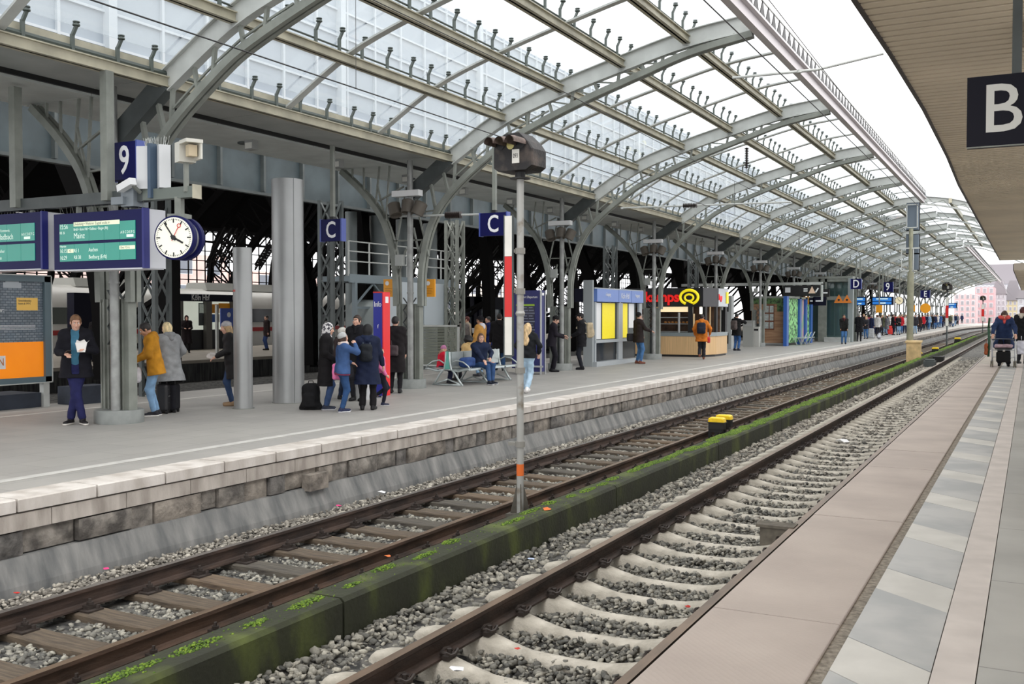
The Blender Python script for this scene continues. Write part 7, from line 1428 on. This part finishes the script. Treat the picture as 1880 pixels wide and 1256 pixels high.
dots = bpy.data.materials.new('polka_dots'); dots.use_nodes = True; t = dots.node_tree; vn = t.nodes.new('ShaderNodeTexVoronoi'); vn.inputs['Scale'].default_value = 16; vn.inputs['Randomness'].default_value = .2; tcn = t.nodes.new('ShaderNodeTexCoord'); t.links.new(tcn.outputs['Object'], vn.inputs[0]); rr = t.nodes.new('ShaderNodeValToRGB'); rr.color_ramp.interpolation = 'CONSTANT'; rr.color_ramp.elements[0].color = s2l((220, 220, 220)); rr.color_ramp.elements[1].position = .28; rr.color_ramp.elements[1].color = s2l((20, 20, 24)); t.links.new(vn.outputs[0], rr.inputs[0]); t.links.new(rr.outputs[0], t.nodes['Principled BSDF'].inputs['Base Color'])
case(301, 759, .22, .30, .5, dots, 'black suitcase with white polka dots behind the mustard jacket man'); case(316, 757, .22, .34, .48, fabric((22, 22, 28)), 'black soft suitcase with straps behind the grey-coated woman')
# 4 woman in grey knit hat behind the narrow cylinder
e, J = build_person('person', 1.66, .0105, lean=6, head=(0, -15), hands=((-.14, .3, 1.03), (.14, .3, 1.03)), jacket=(26, 24, 26), jlen=.86, flare=.03, trousers=(48, 66, 98), shoes=(150, 124, 96), hair=(190, 160, 120), hstyle='bob', hat=('beanie', (172, 170, 172)))
place(e, P_(426, 745), 268, 'woman in dark coat and grey knit hat, partly hidden by the narrow cylinder'); q = hold('x', J, e, 0, (.1, .1, .0)); mb = MB(); mb.cbox((0, 0, 0), .16, .1, .06, Euler((.2, .3, .4)).to_matrix()); mb.cbox((.03, .0, .04), .1, .08, .04, Euler((.5, .1, .9)).to_matrix()); tag(mb.build('paper_bundle', mat('paper_pale', (206, 200, 196), .7), loc=q), 'pale crumpled papers held by the woman in the grey knit hat', 'paper')
# 5-7 family
pat = mat('patterned_headscarf', (208, 206, 206), .8, 0, 0, 26, 0, 1, rgb2=(48, 46, 56), contrast=(.46, .54))
e, J = build_person('person', 1.64, .0095, lean=1, head=(0, -12), hands=((-.22, .14, .95), (.2, .2, 1.0)), jacket=(20, 18, 20), jlen=.94, flare=.03, trousers=(52, 72, 108), shoes=(34, 40, 56), sole=(180, 180, 184), hair=(20, 20, 20), hstyle='none', hat=('scarf', (44, 42, 50)), skin='fair', face=True); place(e, P_(599, 753), 95, 'woman in long black coat and patterned headscarf facing the girl')
for c in e.children:
    if c.name.startswith('hat'): c.data.materials[0] = pat
p = P_(571, 752); r = empty('standing_backpack', p, .5); tag(r, 'large black backpack standing on the floor beside the wide cylinder', 'backpack'); b = Blob(); b.noise = .004; b.bx((0, 0, .25), (.17, .12, .25), None, .11, .03).bx((0, -.12, .18), (.12, .05, .14), None, .05, .04).rc((-.12, 0, .04), (.12, 0, .04), .1, None, .05).cut((0, 0, 0), (0, 0, -1)); blob_obj('pack_body', b, .012, fabric((20, 20, 22)), r); mb = MB(); mb.tube([(-.05, 0, .49), (-.04, 0, .54), (.04, 0, .54), (.05, 0, .49)], .01, 6); mb.build('carry_loop', M['black'], r)
e, J = build_person('person', 1.46, .0095, lean=2, head=(20, 10), feet=((-.07, .02), (.08, -.04)), hands=((-.16, .24, 1.08), (.05, .27, 1.50)), elbow=((-.6, -.6, -.6), (.8, .2, -.8)), jacket=(58, 84, 128), jlen=.58, flare=.02, cuff=(136, 58, 84), trousers=(44, 74, 116), shoes=(36, 42, 70), sole=(206, 206, 210), hair=(60, 40, 30), hstyle='bob', hat=('beanie', (176, 178, 178)), scarf=(206, 190, 184), slim=.95, face=True); eg, Jg = e, J
place(e, P_(629, 757), 75, 'girl in blue padded jacket and pale grey hat holding a hand to her mouth'); r = bag(e, J, (-.16, -.02, .74), (.05, .13, .15), (226, 120, 168), 'pink drawstring bag at the side of the girl in the blue jacket', (-.12, .05, 1.15), name='drawstring_bag', rd=.05)
e, J = build_person('person', 1.50, .0105, lean=0, head=(10, 5), jacket=(60, 50, 50), jlen=.7, trousers=(40, 50, 70), hair=(70, 50, 40), hat=('fluffy', (226, 222, 214)), slim=.95); p = P_(630, 733); place(e, p, 140, 'child in fluffy white hat almost hidden behind the girl in blue')
e, J = build_person('person', 1.60, .0095, lean=2, head=(-6, -4), feet=((-.11, 0), (.11, .02)), footdir=(-12, 12), hands=((-.52, .16, 1.24), (.31, .16, .86)), elbow=((-.5, -.4, -.8), (.8, -.6, -.3)), jacket=(26, 34, 58), jlen=.90, flare=.045, trousers=(22, 20, 22), shoes=(26, 24, 26), hair=(20, 18, 20), hat=('hooded', (24, 24, 26)), hood=(28, 38, 64), fit=.02); place(e, P_(675, 753), 8, 'woman in navy parka seen from behind, reaching out to the girl'); backpack(e, J, (24, 28, 34), 'small black leather backpack on the navy parka', .24, .34, .12, strap=(60, 70, 84), drop=.08)
e, J = build_person('person', 1.15, .011, lean=-4, head=(0, 0), feet=((-.06, -.16), (.06, .05)), ankle_dz=(.22, 0), hands=((-.25, .1, .9), (.25, .1, .95)), jacket=(224, 120, 168), jlen=.55, trousers=(30, 32, 44), shoes=(30, 36, 60), sole=(220, 220, 224), hair=(50, 36, 28), slim=.95); place(e, P_(700, 745), 80, 'small child in pink with one foot raised, hidden behind the woman in the navy parka')
e, J = build_person('person', 1.78, .0105, lean=0, head=(-4, 0), hands=((-.24, .1, .86), (.24, .1, .86)), jacket=(26, 26, 30), jlen=.85, trousers=(40, 40, 46), hair=(54, 40, 32), scarf=(24, 24, 28), face=True); place(e, P_(657, 736), 205, 'dark-haired man in black coat standing behind the family group')
mb = MB(); mb.lathe([(.3, 0), (.3, 1.05)], 36); b = onZ(640, 735, ZL); tag(mb.build('round_bin', mat('bin_pale_grey', (190, 192, 194), .5), loc=(b.x, b.y+.35, ZL), auto=True), 'pale grey round bin standing behind the family group', 'bin')
e, J = build_person('person', 1.75, .011, hands=((-.2, .15, .9), (.2, .15, .9)), jacket=(30, 26, 28), jlen=.95, flare=.02, trousers=(28, 26, 30), hair=(30, 26, 26)); place(e, P_(726, 722), 10, 'person in dark coat between the red info pillar and the second column'); bag(e, J, (-.05, -.2, .98), (.15, .07, .12), (70, 60, 62), 'dark grey handbag behind the second column', (-.1, 0, 1.4))
# 8 seated people on the bench
def seat_at(px, py, dy): return P_(px, py)
bx_, by_ = bq.x, bq.y
e, J = build_person('person', 1.78, .0105, lean=8, sit=.47, twist=-25, head=(-6, 0), feet=((-.02, .50), (.20, .62)), footdir=(0, 12), hands=((-.20, .22, .66), (.22, .42, .62)), elbow=((-1, -.6, 0), (1, -.6, 0)), jacket=(30, 40, 66), jlen=.50, trousers=(52, 80, 122), shoes=(30, 34, 48), sole=(214, 214, 216), hair=(92, 62, 44), hstyle='bob', hood=(28, 36, 58), face=True)
e.location = (bx_+.33, by_+1.0, ZL); e.rotation_euler = (0, 0, -math.radians(108)); tag(e, 'person with glasses in navy hooded jacket and jeans sitting on the bench, facing the camera', 'person')
gl_ = MB(); hc = J['hc']
for sx_ in (-1, 1): p = hc+J['Rh']@np.array([sx_*.031, .10, .012]); gl_.tube([Vector(p)+Vector((J['Rh']@np.array([.024*math.cos(a), 0, .019*math.sin(a)])).tolist()) for a in np.linspace(0, 6.283, 13)], .002, 4)
tag(gl_.build('eyeglasses', M['black'], loc=e.location, smooth=True), 'thin dark glasses on the person seated on the bench', 'glasses').rotation_euler = e.rotation_euler
b = Blob(); b.noise = .004; b.bx((0, 0, .13), (.14, .24, .13), None, .09, .02); r = blob_obj('cloth_bag', b, .014, fabric((52, 76, 128)), None); r.location = (bx_+.36, by_+.36, ZL+.45); tag(r, 'blue cloth bag lying on the bench next to the person with glasses', 'bag')
e, J = build_person('person', 1.2, .011, lean=10, sit=.62, head=(0, -8), feet=((-.06, .34), (.08, .36)), hands=((-.14, .34, .80), (.14, .34, .80)), jacket=(214, 32, 58), jlen=.52, trousers=(40, 44, 70), shoes=(40, 40, 50), hair=(190, 160, 130), hstyle='bob', hat=('fluffy', (196, 130, 168)), hood=(170, 130, 110)); e.location = (bx_-.55, by_+.55, ZL); place_rot = math.radians(-45); e.rotation_euler = (0, 0, -math.radians(38)); tag(e, 'child in red coat and pink hat sitting on the left side of the bench', 'person')
e, J = build_person('person', 1.68, .011, lean=6, sit=.47, head=(0, -10), feet=((-.1, .45), (.1, .45)), hands=((-.16, .3, .72), (.16, .3, .72)), jacket=(196, 164, 112), jlen=.5, trousers=(40, 40, 50), hair=(22, 18, 18), hstyle='curly', hood=(190, 158, 108)); e.location = (bx_-.36, by_+1.75, ZL); e.rotation_euler = (0, 0, math.radians(80)); tag(e, 'person with curly black hair in beige jacket seated with back to the camera', 'person')
# 9 standing around the bench
e, J = build_person('person', 1.74, .011, lean=-3, head=(-8, -4), hands=((-.24, .12, .88), (.26, .16, .86)), jacket=(190, 140, 72), jlen=.66, flare=.02, trousers=(128, 160, 190), shoes=(60, 60, 66), hair=(40, 30, 26), hat=('beanie', (26, 24, 28)), hood=(206, 204, 212), skin='tan', face=True); place(e, P_(881, 691), 300, 'man in tan jacket, light jeans and black beanie standing behind the bench')
e, J = build_person('person', 1.72, .012, jacket=(176, 160, 138), jlen=.9, trousers=(40, 40, 46), hair=(96, 40, 36), hands=((-.15, .3, 1.1), (.15, .3, 1.1))); place(e, P_(858, 668), 285, 'person in beige coat with dark red hair farther back, left of the tan jacket man')
e, J = build_person('person', 1.70, .012, jacket=(120, 112, 108), jlen=.8, trousers=(50, 50, 56), hair=(150, 140, 130)); place(e, P_(850, 670), 330, 'person in grey brown clothes at the far left of the beige-coated person')
e, J = build_person('person', 1.72, .012, jacket=(28, 40, 92), jlen=.7, trousers=(70, 100, 150), hair=(30, 26, 26), hands=((-.12, .32, 1.15), (.2, .3, 1.2))); place(e, P_(897, 672), 250, 'person in dark blue jacket holding a paper, behind the black-coated man'); q = hold('x', J, e, 1, (0, .08, .05)); mb = MB(); mb.cbox((0, 0, 0), .3, .01, .2, Euler((.6, 0, .4)).to_matrix()); tag(mb.build('paper_sheet', M['white'], loc=q), 'white sheet of paper held up behind the black-coated man', 'paper')
e, J = build_person('person', 1.82, .011, head=(0, -6), feet=((-.10, .05), (.12, -.06)), footdir=(-6, 10), hands=((-.28, .1, .9), (.3, .08, .88)), jacket=(24, 22, 24), jlen=.86, flare=.02, trousers=(56, 86, 126), shoes=(34, 34, 40), sole=(224, 222, 220), hair=(40, 32, 30), hood=(22, 20, 22), slim=1.1, fit=.012); place(e, P_(917, 682), 2, 'broad man in black coat and jeans seen from behind, left of the striped board'); bag(e, J, (.2, -.14, 1.0), (.10, .05, .14), (40, 38, 42), 'dark shoulder bag on the back of the broad man in black', (-.12, -.08, 1.48))
e, J = build_person('person', 1.60, .0095, lean=3, head=(0, -4), feet=((-.07, .10), (.07, -.22)), ankle_dz=(0, .06), footdir=(0, 0), hands=((-.20, .16, .98), (.26, .14, 1.0)), elbow=((-.8, -.6, -.2), (.9, -.7, -.2)), jacket=(26, 28, 32), jlen=.56, flare=.01, trousers=(168, 194, 214), shoes=(232, 230, 228), hair=(206, 176, 132), hstyle='long', slim=.95, fit=.015, jn=.006); place(e, P_(968, 722), 18, 'long-haired blonde woman in black puffer jacket walking behind the signal pole')
e, J = build_person('person', 1.76, .0105, lean=6, head=(0, -26), feet=((-.09, 0), (.09, .05)), hands=((-.08, .38, 1.12), (.1, .36, 1.08)), jacket=(34, 30, 38), jlen=.64, trousers=(30, 28, 36), shoes=(28, 28, 32), hair=(50, 36, 30), hat=('beanie', (22, 20, 22)), face=True); place(e, P_(1013, 683), 88, 'man in black beanie and dark jacket looking at his phone beside the departure pillar'); q = hold('x', J, e, 1, (0, .09, .02)); mb = MB(); mb.box(-.036, .036, -.07, .07, -.005, .005); tag(mb.build('smartphone', M['black'], loc=q), 'phone in the hands of the man in the black beanie', 'phone')
e, J = build_person('person', 1.84, .0105, lean=2, head=(0, -6), hands=((-.1, .3, 1.05), (.12, .3, 1.02)), jacket=(26, 26, 30), jlen=.72, trousers=(30, 32, 40), shoes=(26, 26, 30), hair=(40, 34, 32), hat=('cap', (44, 42, 44)), hood=(28, 28, 32), face=True); place(e, P_(1068, 679), 272, 'man in dark jacket and cap with a beige rucksack left of the timetable case'); backpack(e, J, (188, 172, 144), 'beige rucksack on the back of the man in the cap', .32, .50, .22, strap=(206, 192, 166), drop=.05)
e, J = build_person('person', 1.86, .0105, lean=0, head=(6, 0), feet=((-.10, 0), (.12, .02)), hands=((-.2, .2, 1.0), (.2, .38, 1.12)), jacket=(42, 34, 34), jlen=.70, flare=.02, trousers=(72, 112, 160), shoes=(110, 64, 50), hair=(26, 24, 26), hat=('beanie', (24, 22, 24))); place(e, P_(1172, 668), 62, 'man in dark jacket, jeans and black hat with a shoulder bag by the fourth column'); bag(e, J, (-.24, -.10, .96), (.10, .22, .14), (44, 42, 46), 'large dark grey shoulder bag carried by the man by the fourth column', (.1, 0, 1.5))
e, J = build_person('person', 1.78, .012, jacket=(40, 38, 44), jlen=.8, trousers=(34, 36, 48), shoes=(30, 30, 30), hair=(120, 110, 100), face=True); place(e, P_(1180, 655), 250, 'grey-haired person mostly hidden behind the man with the shoulder bag')
e, J = build_person('person', 1.80, .0105, lean=3, head=(0, -8), feet=((-.07, -.12), (.07, .14)), ankle_dz=(.10, 0), hands=((-.26, .12, .95), (.3, .14, .98)), elbow=((-.8, -.7, -.2), (.9, -.7, -.2)), jacket=(196, 112, 38), jlen=.74, flare=.02, trousers=(34, 34, 40), shoes=(112, 66, 48), hair=(40, 34, 32), hood=(206, 120, 42), fit=.02); place(e, P_(1288, 660), 4, 'man in orange coat walking towards the bakery kiosk'); backpack(e, J, (28, 34, 50), 'dark navy backpack on the man in the orange coat', .34, .44, .18, drop=.06); bag(e, J, (.27, .05, .78), (.06, .10, .12), (190, 50, 54), 'small red bag at the side of the man in the orange coat', (.28, .1, .95))
e, J = build_person('person', 1.84, .012, head=(0, 0), hands=((-.1, .32, 1.25), (.18, .36, 1.42)), jacket=(26, 26, 28), jlen=.72, flare=.02, trousers=(58, 96, 150), shoes=(30, 32, 44), hair=(30, 28, 28)); place(e, P_(1352, 644), 30, 'man in dark jacket and jeans raising his hands, standing right of the kiosk'); backpack(e, J, (92, 82, 80), 'grey brown rucksack on the man right of the kiosk', .32, .46, .18)
e, J = build_person('person', 1.78, .014, hands=((-.18, .2, .88), (.2, .2, .9)), jacket=(28, 26, 26), jlen=.66, trousers=(70, 110, 160), shoes=(28, 30, 36), hair=(30, 26, 26), skin='tan', scarf=(90, 40, 44)); place(e, P_(1549, 632), 175, 'man in black jacket and blue jeans facing the camera in front of the lift')
# next platform figures
for (px, py, rel, kw, lab) in ((177, 664, 200, dict(jacket=(26, 22, 24), jlen=.95, flare=.03, trousers=(24, 22, 24), hair=(90, 50, 40)), 'person in long black coat on the next platform behind the young man'),
                               (343, 648, 170, dict(jacket=(34, 26, 28), jlen=1.0, flare=.04, trousers=(24, 22, 24), hair=(40, 24, 24), hat=('scarf', (56, 34, 36)), hands=((-.1, .3, 1.15), (.15, .3, 1.15))), 'woman in long dark coat and scarf in front of the Köln Hbf case'),
                               (490, 643, 250, dict(jacket=(40, 30, 30), jlen=.75, trousers=(48, 66, 110), hair=(40, 30, 28)), 'person in dark jacket and jeans right of the wide cylinder on the next platform')):
    e, J = build_person('person', 1.74, .016, shoes=(26, 24, 24), **kw); place(e, onZ(px, py, ZL), rel, lab)
# ================================================================ people on the near platform
ZN = ZR
e, J = build_person('person', 1.74, .010, lean=24, head=(0, -42), feet=((-.12, .06), (.12, -.10)), footdir=(-4, 4), hands=((-.30, .52, .98), (.30, .52, .98)), elbow=((-1, -.5, .1), (1, -.5, .1)), jacket=(44, 60, 96), jlen=.88, flare=.06, trousers=(26, 28, 36), shoes=(26, 26, 28), hair=(76, 54, 42), hstyle='bob', scarf=(222, 92, 86), slim=.98, jn=.005, fit=.02)
pw = onZ(1842, 674, ZN); e.location = (pw.x, pw.y+.55, ZN); e.rotation_euler = (0, 0, math.pi+.02); tag(e, 'woman in navy padded coat and coral scarf bending over a rollator', 'person')
r = empty('rollator', (pw.x, pw.y-.05, ZN), math.pi); tag(r, 'silver rollator walker with black seat and basket pushed along the near platform', 'walker')
mb = MB()
for s_ in (-1, 1):
    mb.tube([(s_*.30, .12, .10), (s_*.30, .05, .55), (s_*.31, -.30, .97), (s_*.31, -.42, .97)], .014, 8); mb.tube([(s_*.30, -.42, .10), (s_*.30, -.25, .50), (s_*.30, .05, .55)], .014, 8)
mb.tube([(-.3, .05, .50), (.3, .05, .50)], .012, 8); mb.tube([(-.3, .08, .30), (.3, .08, .30)], .012, 8); mb.build('tubular_frame', mat('rollator_silver', (196, 198, 204), .3, .6), r, smooth=True)
mb = MB(); mb.tube([(-.3, .08, .80), (-.15, .16, .83), (.15, .16, .83), (.3, .08, .80)], .018, 8); mb.build('back_strap', mat('strap_grey', (60, 66, 80), .5), r, smooth=True)
mb = MB(); mb.box(-.23, .23, -.2, .14, .52, .56); mb.build('seat', M['black'], r); b = Blob(); b.noise = .006; b.bx((0, 0, .62), (.24, .15, .05), None, .04, .02); blob_obj('bundle_on_seat', b, .014, mat('bundle_mauve', (176, 150, 158), .8, 0, .3, 12, .3, 60), r)
b = Blob(); b.bx((0, .02, .30), (.19, .14, .16), None, .05, .02); blob_obj('basket_bag', b, .014, fabric((20, 20, 22)), r)
for s_ in (-1, 1):
    for y in (.13, -.42):
        for dx in ((-.025, .025) if y > 0 else (0,)): mb = MB(); mb.lathe([(.09, -.014), (.095, 0), (.09, .014)], 20, (s_*.30+dx, y, .095), 'x'); w_ = mb.build('wheel', mat('wheel_tan_grey', (112, 106, 92), .7), r, auto=True)
for s_ in (-1, 1): mb = MB(); mb.tube([(s_*.31, -.34, .97), (s_*.31, -.47, .975)], .022, 8); mb.build('hand_grip', M['black'], r, smooth=True)
for (dx, dy, z, hs, col, lab, nm) in ((.46, -.0, .52, (.05, .17, .17), (150, 78, 44), 'brown leather handbag hanging at the side of the rollator', 'handbag'), (-.46, .1, .58, (.12, .16, .2), (206, 206, 216), 'white plastic shopping bag hanging from the rollator', 'shopping_bag'), (-.80, .2, .60, (.09, .12, .2), (216, 214, 210), 'second pale shopping bag at the right edge', 'shopping_bag')):
    b = Blob(); b.noise = .006; b.bx((0, 0, 0), hs, None, .05, .02).rc((0, -hs[1]*.4, hs[2]), (0, 0, hs[2]+.13), .012, None, .01).rc((0, hs[1]*.4, hs[2]), (0, 0, hs[2]+.13), .012, None, .01); o = blob_obj(nm, b, .014, fabric(col, .5), None); o.location = (pw.x-dx, pw.y+dy, ZN+z); tag(o, lab, 'bag')
mb = MB(); mb.tube([(0, 0, .0), (.02, 0, .45), (.0, 0, .85)], .035, 10); mb.tube([(0, 0, .85), (.02, .0, 1.15)], .03, 8); o = mb.build('rolled_umbrella', mat('umbrella_green', (44, 78, 56), .7), loc=(pw.x-.40, pw.y-.06, ZN+.30), smooth=True); tag(o, 'dark green rolled umbrella standing upright at the rollator', 'umbrella')
e, J = build_person('person', 1.78, .011, lean=4, head=(20, -4), hands=((-.25, .15, .95), (.25, .15, .95)), jacket=(24, 24, 28), jlen=.74, flare=.04, trousers=(30, 30, 36), hair=(96, 44, 38), hstyle='bob', hood=(206, 196, 182)); p = onZ(1876, 668, ZN); place(e, (p.x, p.y, ZN), 20, 'woman with reddish hair and cream hood in black coat at the right edge')
# ================================================================ waiting crowd: cached bodies, own clothes
def set_slots(o, mt):
    for sl in o.material_slots: sl.link = 'OBJECT'; sl.material = mt
protos = []
for kw in (dict(), dict(hands=((-.15, .28, 1.05), (.2, .25, 1.0)), jlen=.85, flare=.03), dict(feet=((-.08, .12), (.09, -.12)), jlen=.62), dict(hstyle='long', jlen=.66, hands=((-.1, .3, 1.1), (.1, .3, 1.15))), dict(hstyle='bob', jlen=.92, flare=.04), dict(hat=('beanie', (60, 60, 66)), jlen=.7, lean=4, head=(0, -20)), dict(jlen=.7, hood=(80, 80, 84), head=(25, 0))):
    protos.append(build_person('person', 1.74, .020, jacket=(60, 60, 64), trousers=(50, 60, 90), hair=(50, 40, 34), shoes=(40, 38, 40), **kw)[0])
usedp = [False]*len(protos)
JC = {'black': (26, 26, 30), 'navy': (30, 40, 72), 'red': (196, 40, 52), 'grey': (120, 122, 126), 'white': (222, 220, 218), 'blue': (64, 96, 150), 'olive': (84, 86, 66), 'dark brown': (62, 46, 40), 'light blue': (140, 170, 200), 'beige': (190, 170, 140), 'pink': (214, 100, 110), 'charcoal': (52, 52, 58)}
TC = {'dark trousers': (30, 30, 38), 'blue jeans': (66, 106, 156), 'light jeans': (140, 170, 200), 'navy trousers': (34, 40, 70)}
HCc = {'brown-haired': (84, 60, 44), 'black-haired': (28, 24, 24), 'blond': (206, 176, 126), 'grey-haired': (170, 166, 160)}
placedc = 0
def crowd(px, py, jac, tro, hai, rel, pi, where, H=1.74):
    global placedc
    o = protos[pi] if not usedp[pi] else copy_tree(protos[pi]); usedp[pi] = True
    for c in o.children:
        n = c.name.split('.')[0]
        if n in ('jacket', 'hood'): set_slots(c, fabric(JC[jac]))
        elif n == 'trousers': set_slots(c, fabric(TC[tro]))
        elif n == 'hair': set_slots(c, hairm(HCc[hai]))
    p = onZ(px, py, ZL); sc_ = H/1.74; o.scale = (sc_,)*3; lab = '%s person in %s jacket, %s, %s' % (hai, jac, tro, where); place(o, p, rel, lab); placedc += 1; return o
spots = [(1577, 627, 'black', 'dark trousers', 'grey-haired', 8, 1, 'walking right of the lift', 1.86), (1566, 622, 'dark brown', 'dark trousers', 'grey-haired', 160, 4, 'just behind the lift', 1.8), (1590, 622, 'charcoal', 'blue jeans', 'blond', 200, 3, 'behind the walking man', 1.62), (1600, 621, 'navy', 'navy trousers', 'grey-haired', 60, 6, 'leaning on a case', 1.74), (1611, 617, 'white', 'dark trousers', 'brown-haired', 20, 6, 'left of the red case', 1.74), (1617, 616, 'black', 'dark trousers', 'black-haired', 100, 2, 'beside the red case', 1.7), (1628, 615, 'grey', 'light jeans', 'black-haired', 250, 4, 'left of the man in black', 1.68), (1639, 615, 'black', 'navy trousers', 'black-haired', 80, 1, 'mid group, left of the mast', 1.8), (1649, 615, 'black', 'light jeans', 'blond', 160, 3, 'left of the person in red', 1.7), (1654, 613, 'red', 'blue jeans', 'brown-haired', 200, 0, 'left of the tall mast', 1.76), (1661, 612, 'white', 'navy trousers', 'brown-haired', 170, 3, 'directly left of the tall mast', 1.7), (1668, 612, 'black', 'blue jeans', 'brown-haired', 150, 5, 'half hidden by the tall mast', 1.76), (1680, 613, 'charcoal', 'light jeans', 'black-haired', 190, 6, 'directly right of the tall mast', 1.76), (1688, 609, 'dark brown', 'navy trousers', 'black-haired', 30, 4, 'right of the tall mast', 1.74), (1694, 607, 'red', 'dark trousers', 'brown-haired', 20, 0, 'right of the tall mast, back to us', 1.74), (1700, 606, 'navy', 'dark trousers', 'brown-haired', 200, 1, 'near the round orange sign', 1.76), (1705, 606, 'light blue', 'blue jeans', 'grey-haired', 190, 2, 'below the round orange sign', 1.76), (1711, 604, 'black', 'dark trousers', 'brown-haired', 30, 5, 'in the dense far group', 1.78), (1716, 604, 'navy', 'blue jeans', 'black-haired', 170, 6, 'in the dense far group', 1.76), (1721, 602, 'white', 'blue jeans', 'blond', 200, 3, 'in the dense far group', 1.7), (1726, 602, 'blue', 'light jeans', 'black-haired', 20, 1, 'left of the slender signal', 1.78), (1731, 601, 'dark brown', 'navy trousers', 'brown-haired', 200, 2, 'left of the slender signal', 1.74), (1744, 600, 'olive', 'navy trousers', 'grey-haired', 20, 0, 'right of the slender signal', 1.8), (1749, 600, 'white', 'blue jeans', 'blond', 60, 4, 'right of the slender signal', 1.7), (1754, 598, 'navy', 'light jeans', 'brown-haired', 200, 2, 'near the end of the group', 1.74), (1758, 597, 'grey', 'dark trousers', 'black-haired', 180, 6, 'last in the waiting row', 1.7), (1766, 594, 'navy', 'dark trousers', 'black-haired', 0, 5, 'alone at the far end of the platform', 1.76)]
for sp in spots: crowd(*sp[:8], H=sp[8])
# a second rank behind the first one, seen between heads
k = 0; jn_ = list(JC); tn_ = list(TC); hn_ = list(HCc)
for px in range(1572, 1760, 6):
    py = 622-(px-1572)*.128-3.0+rnd.uniform(-.8, .5); jac = jn_[(k*5+2) % 12]; tro = tn_[(k*3+k//4) % 4]; hai = hn_[(k*7+k//3) % 4]
    w = ['in the second rank by the lift', 'behind the red case', 'behind, left of the mast', 'behind, right of the mast', 'behind, near the slender signal'][min(4, (px-1572)//38)]
    crowd(px+rnd.uniform(-1.5, 1.5), py, jac, tro, hai, rnd.choice([0, 90, 180, 200, 250, 40]), k % 7, w, rnd.uniform(1.62, 1.84)); k += 1
for (px, py, w, H, col, lab) in ((1634, 614, .42, .75, (232, 72, 66), 'bright red suitcase standing in the waiting crowd'), (1599, 621, .40, .7, (176, 178, 180), 'silver suitcase standing in front of the person leaning in the crowd')):
    b_ = Blob(); b_.bx((0, 0, H/2+.05), (w/2, .14, H/2), None, .06, .02); o = blob_obj('suitcase', b_, .02, fabric(col, .5), None); p = onZ(px, py+1, ZL); o.location = p; tag(o, lab, 'suitcase')
p = onZ(1617, 623, ZL); b_ = Blob(); b_.el((0, 0, .12), (.09, .16, .09)).el((0, .14, .22), (.05, .06, .05)).rc((0, -.1, .12), (0, -.26, .10), .04, .02).rc((.03, .04, .06), (.03, .05, 0), .012).rc((-.03, .04, .06), (-.03, .05, 0), .012).rc((0, .19, .21), (0, .23, .20), .014, .006)
o = blob_obj('pigeon', b_, .01, mat('pigeon_grey', (176, 178, 186), .7, 0, .3, 20), None); o.location = (p.x, p.y-1, ZL); o.scale = (1.8,)*3; tag(o, 'pale pigeon on the platform in front of the crowd', 'pigeon')
